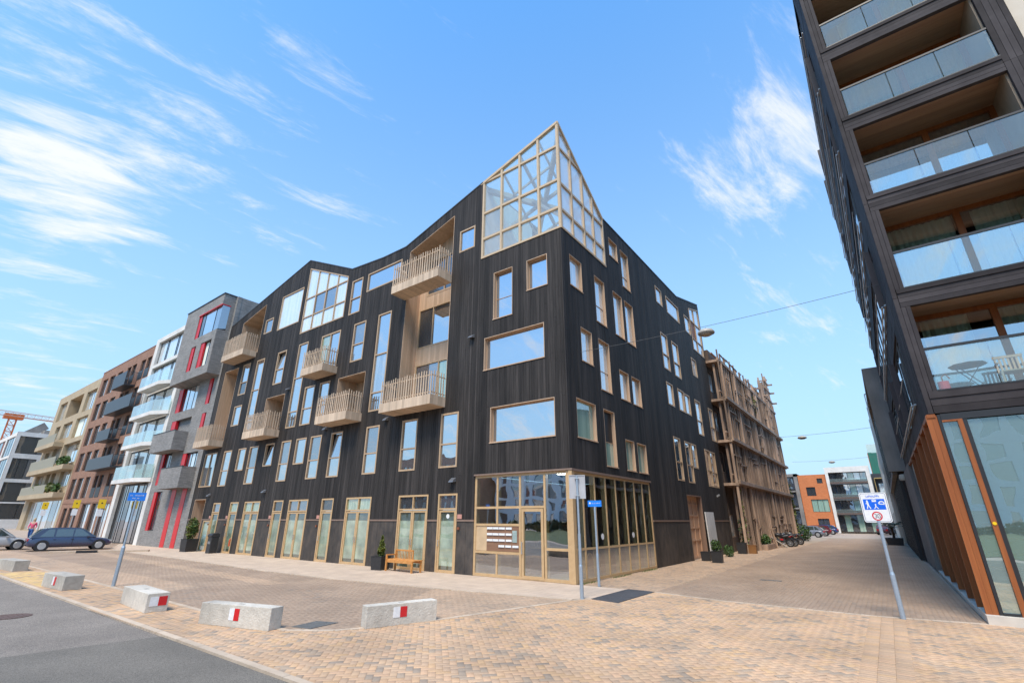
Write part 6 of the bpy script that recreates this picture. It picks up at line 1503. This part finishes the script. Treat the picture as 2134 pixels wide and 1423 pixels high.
t = thing('raised_planter', 'long low planter of dense green grass before the lattice posts', 'planter', loc=(.75, 27, 0))
mb = MB(); mb.box(-.5, .6, -1.6, 1.6, 0, .35); mb.obj('box', M_weather, t); foliage('foliage', t, (0, 0, .6), (.5, 1.6, .5), 1500, M_leaf, .16, 8)
t = thing('green_bush', 'rounded green bush behind the small potted shrub', 'bush', loc=(.75, 16.9, 0)); foliage('foliage', t, (0, 0, .32), (.28, .5, .34), 500, M_leaf, .08, 15)
t = thing('green_bush', 'yellow-green bush behind the motorbikes at the foot of the posts', 'bush', loc=(.4, 32.6, 0)); foliage('foliage', t, (0, 0, .6), (.5, 1.0, .7), 500, M_leafy, .18, 16)
t = thing('green_bush', 'tall dark bush by the corner of the lattice building near the parked cars', 'bush', loc=(1.2, 46.5, 0)); foliage('foliage', t, (0, 0, .75), (.75, 1.1, .85), 900, M_leaf, .16, 17)
t = thing('potted_palm', 'potted fan palm in a black tub against the far right wall', 'plant', loc=(8.75, 41, 0))
mb = MB(); mb.hexa([(-.55, -.5, 0), (.55, -.5, 0), (.55, .5, 0), (-.55, .5, 0), (-.65, -.55, .6), (.65, -.55, .6), (.65, .55, .6), (-.65, .55, .6)]); mb.obj('pot', M_planter, t)
mb = MB(); mb.tube([(0, 0, .5), (.05, 0, 1.0), (0, 0, 1.4)], [.12, .1, .09], n=8); mb.obj('trunk', M_soil, t)
for q in range(16):
    mb = MB(); a = q * 2.4; el = .2 + .07 * (q % 8); d = Vector((math.cos(a) * math.cos(el), math.sin(a) * math.cos(el), math.sin(el)))
    c = Vector((0, 0, 1.4)) + d * .7
    mb.bar((0, 0, 1.4), c, .02)
    sd = d.cross(Vector((0, 0, 1))).normalized(); up_ = sd.cross(d)
    for j in range(9):
        th = math.radians(-70 + j * 17.5); r = d * math.cos(th) + sd * math.sin(th); tip = c + r * .5 + Vector((0, 0, -.08)); pw = up_ * .0 + (r.cross(up_)).normalized() * .035
        mb.face([c, c + r * .28 + pw, tip, c + r * .28 - pw], rnd.random())
    mb.obj('frond', M_leafd, t)
# bin
t = thing('waste_bin', 'dark upright litter bin with rounded lid by the far doors', 'bin', loc=(-25.6, -.55, 0))
mb = MB(); mb.box(-.26, .26, -.22, .22, .0, .95); mb.obj('body', M_planter, t, bevel=.03); mb = MB()
pr = [(-.24, .95), (-.26, 1.05), (-.18, 1.14), (.1, 1.18), (.24, 1.12), (.25, .95)]
mb.face([(-.27, y, z) for y, z in pr]); mb.face([(.27, y, z) for y, z in pr])
for (a, b), (c, d) in zip(pr, pr[1:] + pr[:1]): mb.face([(-.27, a, b), (.27, a, b), (.27, c, d), (-.27, c, d)])
mb.obj('lid', M_planter, t); mb = MB(); mb.box(-.17, .17, -.225, -.221, .55, .7); mb.obj('label', mat('bin_label', (.2, .2, .2)), t)
mb = MB(); mb.lathe([(.001, 0), (.05, 0), (.05, .35), (.03, .42), (.001, .45)], (-24.1, -.22, .45), n=12); tag(mb.obj('gas_bottle', mat('orange_red', (.6, .10, .03), rough=.4)), 'small red-orange extinguisher hung by the door behind the bin', 'extinguisher')
mb = MB(); mb.hexa([FR(15.42, .10, .02), FR(17.1, .10, .02), FR(17.1, .16, .02), FR(15.42, .16, .02), FR(15.40, .06, 2.46), FR(17.1, .06, 2.46), FR(17.1, .12, 2.46), FR(15.40, .12, 2.46)])
tag(mb.obj('leaning_board', mat('whitewashed_board', (.66, .66, .64), (.52, .51, .49), rough=.8, scale=4, stretch=(1, 1, .2), dirt=.2)), 'tall white board leaning against the black wall right of the gate', 'board')
mb = MB(); mb.bar((1.9, 30.2, .02), (.35, 29.7, 1.15), .40, .07); tag(mb.obj('leaning_plank', mat('grey_plank', (.50, .47, .42), (.38, .35, .31), rough=.8, scale=5)), 'grey plank leaning at a slant beside the motorbikes', 'plank')
mb = MB(); mb.bar((1.4, 28.9, 0), (1.2, 28.8, 1.35), .12); mb.bar((1.0, 28.8, 1.3), (1.5, 28.8, 1.42), .08); tag(mb.obj('timber_stump_post', M_weather), 'short rough wooden post beside the grass planter', 'post')
# weeds along the shop base
mb = MB(); R = random.Random(3)
for i in range(900):
    y = R.uniform(.2, 7.6) ; x = .05 + abs(R.gauss(0, .07)); 
    if math.sin(y * 2.3) + R.random() < .3: continue
    h = R.uniform(.02, .07); a = R.uniform(0, 6.28); dx, dy = math.cos(a) * .02, math.sin(a) * .02
    mb.face([(x - dy * .4, y + dx * .4, 0), (x + dy * .4, y - dx * .4, 0), (x + dx, y + dy, h)], R.random())
tag(mb.obj('weeds', M_leafy), 'fringe of weeds along the foot of the shop glazing', 'weeds', kind='stuff')

# ------------------------------------------------------------------ cars
def make_car(name, label, loc, rz, paint, L_=4.1, W_=1.70, H_=1.38, group='cars parked along the street', estate=False):
    t = thing(name, label, 'car', group, loc=loc, rz=rz)
    # heading +X; stations: x, half width, sill z, belt z, roof z, roof half width
    hl = L_ / 2
    rr_ = -.93 if not estate else -.96
    st = [(-hl, .58, .36, .66, None), (-hl + .06, .74, .26, .78, None), (-hl + .30, .82, .21, .87, None), (-1.2, .85, .19, .86, None), (-.4, .85, .19, .85, None), (.5, .85, .19, .84, None), (.95, .85, .19, .82, None), (hl - .75, .84, .20, .76, None), (hl - .35, .78, .24, .67, None), (hl - .10, .66, .28, .58, None), (hl, .50, .34, .48, None)]
    mb = MB(); rings = []
    for x, w, zs_, zb, _ in st:
        w *= W_ / 1.7
        ring = [(x, -w * .93, zs_), (x, -w, zs_ + .12), (x, -w * 1.0, (zs_ + zb) / 2 + .04), (x, -w * .95, zb - .05), (x, -w * .86, zb), (x, -w * .4, zb + .035), (x, w * .4, zb + .035), (x, w * .86, zb), (x, w * .95, zb - .05), (x, w, (zs_ + zb) / 2 + .04), (x, w, zs_ + .12), (x, w * .93, zs_)]
        rings.append(ring)
    for a, b in zip(rings, rings[1:]):
        for i in range(12): mb.face([a[i], a[(i + 1) % 12], b[(i + 1) % 12], b[i]])
    mb.face(rings[0]); mb.face(rings[-1])
    me = mb.mesh('body', paint); bm = bmesh.new(); bm.from_mesh(me); bmesh.ops.remove_doubles(bm, verts=bm.verts, dist=1e-4); bmesh.ops.recalc_face_normals(bm, faces=bm.faces); bm.to_mesh(me); bm.free()
    me.polygons.foreach_set('use_smooth', [True] * len(me.polygons)); body = bpy.data.objects.new('body', me); COL.objects.link(body); body.parent = t
    sm = body.modifiers.new('s', 'SUBSURF'); sm.levels = 1; sm.render_levels = 1
    # glasshouse
    H = H_; tail = -hl + (.12 if not estate else .10)
    prof = [(tail, .84), (tail + (.55 if not estate else .3), H - .07), (tail + .95, H - .01), (-.15, H), (.30, H - .035), (1.22, .82)]
    def gl(mb, k, m, y_in=0.0, tw=.80, bw=.92):
        Ls = [(x, z) for x, z in prof]
        def hw(z): f = (z - .82) / (H - .82); return (W_ / 2) * ((bw - (bw - tw) * max(0, f)) ) - y_in
        pass
        for (x0, z0), (x1, z1) in zip(Ls, Ls[1:]):
            mb.face([(x0, -hw(z0), z0), (x1, -hw(z1), z1), (x1, hw(z1), z1), (x0, hw(z0), z0)], .5, m)
        for s in (-1, 1):
            for (x0, z0), (x1, z1) in zip(Ls, Ls[1:]):
                mb.face([(x0, s * hw(.82), .80), (x1, s * hw(.82), .80), (x1, s * hw(z1), z1), (x0, s * hw(z0), z0)], .5, m)
    mb = MB(); gl(mb, 0, None); mb.obj('cabin', paint, t)
    cg = M_carg
    def hw(z): f = (z - .82) / (H - .82); return (W_ / 2) * (.92 - .12 * max(0, f)) + .006
    def sidewin(x0, x1, x2, x3):   # bottom x0-x1, top x2-x3
        for s in (-1, 1):
            p = MB(); za, zb = .88, H - .10
            p.hexa([(x0, s * (hw(za) - .02), za), (x1, s * (hw(za) - .02), za), (x3, s * (hw(zb) - .02), zb), (x2, s * (hw(zb) - .02), zb), (x0, s * hw(za), za), (x1, s * hw(za), za), (x3, s * hw(zb), zb), (x2, s * hw(zb), zb)])
            p.obj('side_window', cg, t)
    sidewin(.02, .92, .02, .34); sidewin(-.92, -.05, -.92, -.05); sidewin(tail + .42, -1.02, tail + .80, -1.02)
    p = MB(); a, b = (1.18, .84), (.36, H - .05)
    p.hexa([(a[0] - .03, -hw(.9) + .10, a[1] + .02), (a[0] - .03, hw(.9) - .10, a[1] + .02), (b[0] + .03, hw(H) - .06, b[1] - .0), (b[0] + .03, -hw(H) + .06, b[1] - .0), (a[0] + .0, -hw(.9) + .10, a[1] + .03), (a[0] + .0, hw(.9) - .10, a[1] + .03), (b[0] + .06, hw(H) - .06, b[1] + .01), (b[0] + .06, -hw(H) + .06, b[1] + .01)]); p.obj('windscreen', cg, t)
    p = MB(); p.hexa([(tail + .06, -hw(.9) + .12, .90), (tail + .06, hw(.9) - .12, .90), (tail + .50, hw(H) - .08, H - .12), (tail + .50, -hw(H) + .08, H - .12), (tail + .02, -hw(.9) + .12, .92), (tail + .02, hw(.9) - .12, .92), (tail + .46, hw(H) - .08, H - .09), (tail + .46, -hw(H) + .08, H - .09)]); p.obj('rear_window', cg, t)
    wx = (-hl + .78, hl - .80)
    for x in wx:
        for s in (-1, 1):
            y = s * (W_ / 2 - .10); r = .31
            ar = MB(); ar.lathe([(.001, -.13), (.36, -.13), (.36, .115), (.001, .115)], (x, y, .32), n=24, axis='Y'); ar.obj('wheel_arch', M_black, t)
            w_ = MB(); w_.lathe([(.17, -.10), (r - .02, -.10), (r, -.07), (r, .07), (r - .02, .10), (.17, .10)], (x, y + s * .025, r), n=28, axis='Y'); tyre = w_.obj('wheel', M_rubber, t, smooth=False)
            q = MB(); yy = y + s * .125
            q.lathe([(.205, -.012), (.215, .0), (.205, .012)], (x, yy, r), n=28, axis='Y'); q.lathe([(.001, -.01), (.05, -.01), (.05, .01), (.001, .01)], (x, yy, r), n=12, axis='Y')
            for k in range(5):
                a = 2 * math.pi * k / 5 + .3; q.bar((x + .04 * math.cos(a), yy, r + .04 * math.sin(a)), (x + .205 * math.cos(a), yy, r + .205 * math.sin(a)), .05, .02, up=Vector((0, 1, 0)))
            q.obj('rim', M_steel, tyre)
    for s in (-1, 1):
        p = MB(); p.box(-hl + .01, -hl + .16, s * .56 - .12, s * .56 + .18 * (1 if s > 0 else 0) + (.12 if s < 0 else 0), .62, .77); p.obj('tail_light', mat('tail_red', (.55, .01, .015), rough=.2), t)
        p = MB(); p.box(hl - .22, hl - .10, s * .6 - .12, s * .6 + .12, .52, .62); p.obj('headlight', M_steel, t)
        p = MB(); p.box(.72, .84, s * (W_ / 2 - .04) - .0, s * (W_ / 2 + .10), .82, .92); p.obj('wing_mirror', paint, t)
        p = MB(); p.box(-.02, .0, s * (W_ / 2 * 1.0) - .006, s * (W_ / 2) + .006, .30, .84); p.obj('door_gap', M_black, t)
        for x in (.1, -.8): p = MB(); p.box(x - .2, x - .06, s * W_ / 2 * .985 - .01, s * W_ / 2 * .985 + .02, .70, .73); p.obj('door_handle', paint, t)
    p = MB(); p.box(-hl - .015, -hl + .08, -.6, .6, .34, .42); p.box(-hl - .012, -hl + .02, -.26, .26, .52, .63); p.obj('bumper', M_black, t)
    return t
M_carg = glass('car_glass', .12, (.02, .035, .03))
def carpaint(n, c): 
    m = mat(n, c, tuple(x * .97 for x in c), rough=.28, scale=1, spec=.6); m.node_tree.nodes['Principled BSDF'].inputs['Coat Weight'].default_value = .8; return m
P_blue = carpaint('dark_blue_paint', (.030, .042, .095)); P_sil = carpaint('silver_paint', (.42, .42, .42)); P_grey = carpaint('blue_grey_paint', (.17, .19, .24)); P_red = carpaint('dark_red_paint', (.10, .01, .015)); P_b2 = carpaint('blue_paint', (.02, .04, .14))
make_car('parked_car', 'dark blue hatchback parked side-on behind the low kerb at the left', (-37.0, -4.95, 0), math.radians(84), P_blue, L_=4.5, W_=1.78, H_=1.44)
make_car('parked_car', 'silver car cut by the left edge of the picture', (-40.4, -8.55, 0), math.radians(90), P_sil, L_=4.4, W_=1.75, H_=1.44)
make_car('parked_car', 'grey-blue car half behind the bush at the end of the lattice building', (-.1, 60.5, 0), math.radians(180), P_grey)
make_car('parked_car', 'dark car with a red tail behind the grey-blue car down the street', (.0, 68.5, 0), math.radians(180), P_red, estate=True)
make_car('parked_car', 'blue car farthest down the street by the orange house', (.2, 77.5, 0), math.radians(180), P_b2)
make_car('parked_car', 'small dark red car at the far end of the street behind the sign pole', (8.0, 83, 0), math.radians(80), P_red, estate=True)
# low kerb island the blue car stands behind
mb = MB(); mb.box(-36.5, -26, -9.1, -8.8, 0, .0) if False else None
lk = MB(); lk.hexa([(-33.0, -6.8, 0), (-30.5, -2.3, 0), (-30.9, -2.1, 0), (-33.4, -6.6, 0), (-33.0, -6.8, .11), (-30.5, -2.3, .11), (-30.9, -2.1, .11), (-33.4, -6.6, .11)])
struct('low_kerb', lk, M_kerb)
lk = MB(); lk.hexa([(-32.2, -5.6, 0), (-31.7, -4.7, 0), (-31.9, -4.6, 0), (-32.4, -5.5, 0), (-32.2, -5.6, .14), (-31.7, -4.7, .14), (-31.9, -4.6, .14), (-32.4, -5.5, .14)])
tag(lk.obj('kerb_drain', M_black), 'short black drain slot in the low kerb before the blue car', 'drain')

# ------------------------------------------------------------------ motorbikes
def torus(mb, c, R_, r, n=26, k=8, m=None):
    mb.lathe([(R_ + r * math.cos(2 * math.pi * j / k), r * math.sin(2 * math.pi * j / k)) for j in range(k + 1)], c, n=n, axis='Y', m=m)
def make_bike(label, loc, rz, tankm, helm=False, big=True):
    t = thing('motorbike', label, 'motorbike', 'motorbikes parked at the lattice building', loc=loc, rz=rz)   # heading +X
    for x in (-.66, .72):
        mb = MB(); torus(mb, (x, 0, .30), .245, .058); wv = mb.obj('wheel', M_rubber, t, smooth=True)
        mb = MB(); torus(mb, (x, 0, .30), .185, .014, k=6)
        for i in range(8):
            a = math.pi * i / 4; mb.bar((x, 0, .30), (x + .18 * math.cos(a), 0, .30 + .18 * math.sin(a)), .014, up=Vector((0, 1, 0)))
        mb.lathe([(.001, -.05), (.05, -.05), (.05, .05), (.001, .05)], (x, 0, .30), n=10, axis='Y'); mb.obj('rim', M_steel, wv)
    mb = MB(); mb.tube([(.72, -.09, .30), (.55, -.09, .70), (.45, -.07, .92)], .025, n=8); mb.tube([(.72, .09, .30), (.55, .09, .70), (.45, .07, .92)], .025, n=8); mb.obj('fork', M_steel, t)
    mb = MB(); mb.tube([(.40, -.34, .98), (.46, -.2, 1.02), (.46, .2, 1.02), (.40, .34, .98)], .016, n=8); mb.obj('handlebar', M_black, t)
    mb = MB(); mb.tube([(.42, 0, .88), (.15, 0, .60), (-.2, 0, .35), (-.66, 0, .30)], .035, n=8); mb.tube([(.42, 0, .80), (.25, 0, .35), (-.15, 0, .28)], .03, n=8); mb.obj('frame', M_black, t)
    mb = MB(); mb.lathe([(.001, -.16), (.13, -.15), (.17, 0), (.13, .15), (.001, .16)], (.08, 0, .42), n=14, axis='Y'); mb.box(-.02, .26, -.1, .1, .40, .62); mb.obj('engine', mat('engine_metal', (.10, .10, .10), rough=.4, metal=.5), t)
    mb = MB(); mb.tube([(.42, 0, .84), (.25, 0, .90), (.0, 0, .86), (-.12, 0, .76)], [.07, .14, .14, .07], n=14); mb.obj('tank', M_black if tankm is M_red else tankm, t, smooth=True)
    mb = MB(); mb.tube([(-.02, 0, .78), (-.25, 0, .76), (-.55, 0, .82), (-.72, 0, .90)], [.09, .13, .12, .05], n=12); mb.obj('seat', M_black, t, smooth=True)
    mb = MB(); mb.tube([(-.35, 0, .70), (-.62, 0, .76), (-.88, 0, .86)], [.09, .09, .03], n=10); mb.obj('tail_fairing', M_black, t, smooth=True)
    mb = MB(); mb.box(-.20, .02, -.125, .125, .50, .60); mb.box(-.80, -.62, -.08, .08, .76, .80); mb.pieces('side_panel', tankm, t)
    mb = MB(); mb.tube([(.15, -.16, .25), (-.2, -.18, .22), (-.72, -.2, .34)], [.03, .04, .055], n=10); mb.obj('exhaust', M_steel, t)
    mb = MB(); torus(mb, (-.66, 0, .30), .33, .03, k=6); mb.v = [(x, y * 2.5, z) for x, y, z in mb.v]; mb.f = [f for f in mb.f if sum(mb.v[i][2] for i in f) / len(f) > .42]; mb.t = mb.t[:len(mb.f)]; mb.mi = mb.mi[:len(mb.f)]; mb.obj('mudguard', M_black, t)
    mb = MB(); mb.lathe([(.001, 0), (.09, .02), (.08, .12), (.001, .14)], (.50, 0, .90), n=14, axis='X'); mb.obj('headlight', M_steel, t)
    mb = MB(); mb.box(-.92, -.88, -.05, .05, .80, .86); mb.obj('tail_light', mat('tail_red', (.55, .01, .015)), t)
    mb = MB(); mb.bar((-.05, -.12, .3), (-.18, -.30, .01), .025); mb.obj('side_stand', M_black, t)
    return t
make_bike('black motorbike with red side panels, nearest of the parked bikes', (1.30, 31.3, 0), math.radians(186), M_red)
make_bike('black motorbike close behind the red-panelled one', (1.45, 32.5, 0), math.radians(183), mat('gloss_black', (.015, .015, .018), rough=.25))
make_bike('grey motorbike with large spoked wheel, third along the wall', (1.45, 36.0, 0), math.radians(176), mat('gunmetal', (.12, .11, .10), rough=.35, metal=.4))

# ------------------------------------------------------------------ the person behind the blue car
def skin_body(name, joints, edges, m, parent, lv=2):
    me = bpy.data.meshes.new(name); me.from_pydata([j[0] for j in joints], edges, []); o = bpy.data.objects.new(name, me); COL.objects.link(o)
    md = o.modifiers.new('skin', 'SKIN'); md.use_smooth_shade = True
    for i, j in enumerate(joints): v = me.skin_vertices[0].data[i]; v.radius = (j[1], j[1] if len(j) < 3 else j[2]); v.use_root = (i == 0)
    sb = o.modifiers.new('sub', 'SUBSURF'); sb.levels = lv; sb.render_levels = lv
    dg = bpy.context.evaluated_depsgraph_get(); me2 = bpy.data.meshes.new_from_object(o.evaluated_get(dg)); bpy.data.objects.remove(o)
    me2.materials.clear(); me2.materials.append(m); o = bpy.data.objects.new(name, me2); COL.objects.link(o); o.parent = parent
    me2.polygons.foreach_set('use_smooth', [True] * len(me2.polygons)); return o
pe = thing('person', 'person in a pink top and blue jeans walking behind the dark blue car', 'person', loc=(*at_az(73, 60), .25), rz=math.radians(60))
M_skin = mat('skin', (.55, .33, .24), (.5, .29, .2), rough=.5, scale=8); M_pink = mat('pink_top', (.68, .10, .19), (.6, .08, .16), rough=.8, scale=8); M_jean = mat('blue_jeans', (.03, .09, .26), (.025, .07, .2), rough=.85, scale=12)
skin_body('body', [((0, 0, .95), .12), ((0, 0, 1.15), .115), ((0, 0, 1.38), .13), ((0, 0, 1.50), .055), ((0, .01, 1.60), .085), ((0, .01, 1.70), .08), ((.18, 0, 1.40), .05), ((.24, .05, 1.12), .04), ((.22, -.12, .92), .03), ((.22, -.16, .84), .028), ((-.18, 0, 1.40), .05), ((-.24, -.03, 1.12), .04), ((-.22, -.16, .96), .03), ((-.21, -.2, .89), .028),
    ((.09, 0, .88), .095), ((.10, -.14, .48), .065), ((.10, -.02, .10), .045), ((.10, -.16, .04), .035), ((-.09, 0, .88), .095), ((-.10, .05, .48), .065), ((-.10, .24, .14), .045), ((-.10, .14, .04), .035)],
    [(0, 1), (1, 2), (2, 3), (3, 4), (4, 5), (2, 6), (6, 7), (7, 8), (8, 9), (2, 10), (10, 11), (11, 12), (12, 13), (0, 14), (14, 15), (15, 16), (16, 17), (0, 18), (18, 19), (19, 20), (20, 21)], M_skin, pe)
skin_body('top', [((0, 0, .93), .15), ((0, 0, 1.15), .135), ((0, 0, 1.40), .145), ((.18, 0, 1.41), .065), ((.245, .05, 1.14), .055), ((.23, -.08, .98), .042), ((-.18, 0, 1.41), .065), ((-.245, -.03, 1.14), .055), ((-.23, -.12, 1.0), .042)], [(0, 1), (1, 2), (2, 3), (3, 4), (4, 5), (2, 6), (6, 7), (7, 8)], M_pink, pe)
skin_body('jeans', [((0, 0, .92), .14), ((.09, 0, .86), .11), ((.10, -.14, .48), .08), ((.10, -.02, .12), .062), ((-.09, 0, .86), .11), ((-.10, .05, .48), .08), ((-.10, .23, .16), .062)], [(0, 1), (1, 2), (2, 3), (0, 4), (4, 5), (5, 6)], M_jean, pe)
mb = MB(); mb.lathe([(.001, 1.80), (.06, 1.79), (.10, 1.72), (.105, 1.62), (.08, 1.56)], (0, .03, 0), n=14); mb.obj('hair', mat('fair_hair', (.45, .33, .20)), pe, smooth=True)

# ------------------------------------------------------------------ across the road behind the viewpoint (seen only in the glass)
ow = thing('opposite_white_block', 'long white block with upright windows across the road, mirrored in the glass', 'building', base=(-20, -78, 0))
FO = lambda u, n, z: (u, -78 + n, z)
ho_ = []
R = random.Random(5)
for k in range(5):
    for i in range(31):
        a = -64 + i * 3.3 + R.uniform(-.3, .3); ho_.append((a, a + R.choice((1.3, 1.7, 1.9)), .9 + k * 3.1, 3.3 + k * 3.1))
mb = MB(); wall(mb, FO, -65.5, 40, 0, 16.2, ho_, -.3, 0); mb.box(-65.5, 40, -90, -78.35, 0, 16.2); mb.obj('wall', mat('opposite_white', (.90, .92, .94), (.84, .86, .88), rough=.8), ow)
mb = MB()
for a, b, z0, z1 in ho_: mb.box(a, b, -.28, -.2, z0, z1, .5, None, FO)
mb.obj('window', M_pane2, ow)['kind'] = 'stuff'
ob_ = thing('opposite_brick_block', 'red-brown brick block beside the white one across the road', 'building', base=(-75, -72, 0))
ho2 = [(-94 + 3.2 * i, -92.4 + 3.2 * i, 1 + 3 * k, 3 + 3 * k) for i in range(8) for k in range(5)]
mb = MB(); FO2 = lambda u, n, z: (u, -72 + n, z); wall(mb, FO2, -97, -66.5, 0, 17, ho2, -.3, 0); mb.box(-97, -66.5, -84, -72.35, 0, 17); mb.obj('wall', M_bbrick, ob_)
mb = MB(); [mb.box(a, b, -.28, -.2, z0, z1, .5, None, FO2) for a, b, z0, z1 in ho2]; mb.obj('window', M_pane2, ob_)['kind'] = 'stuff'
vm_ = MB(); vm_.face([(-60, -70, -.03), (60, -70, -.03), (60, -27, -.03), (-60, -27, -.03)]); struct('grass_verge', vm_, mat('grass', (.09, .11, .04), (.06, .08, .03), rough=.9, scale=3))

t = thing('clipped_hedge', 'long dark hedge across the road behind the viewpoint', 'hedge', loc=(-12, -62, 0))
foliage('leaves', t, (0, 0, .9), (42, .6, 1.0), 3500, M_leafd, .9, 77)['kind'] = 'stuff'
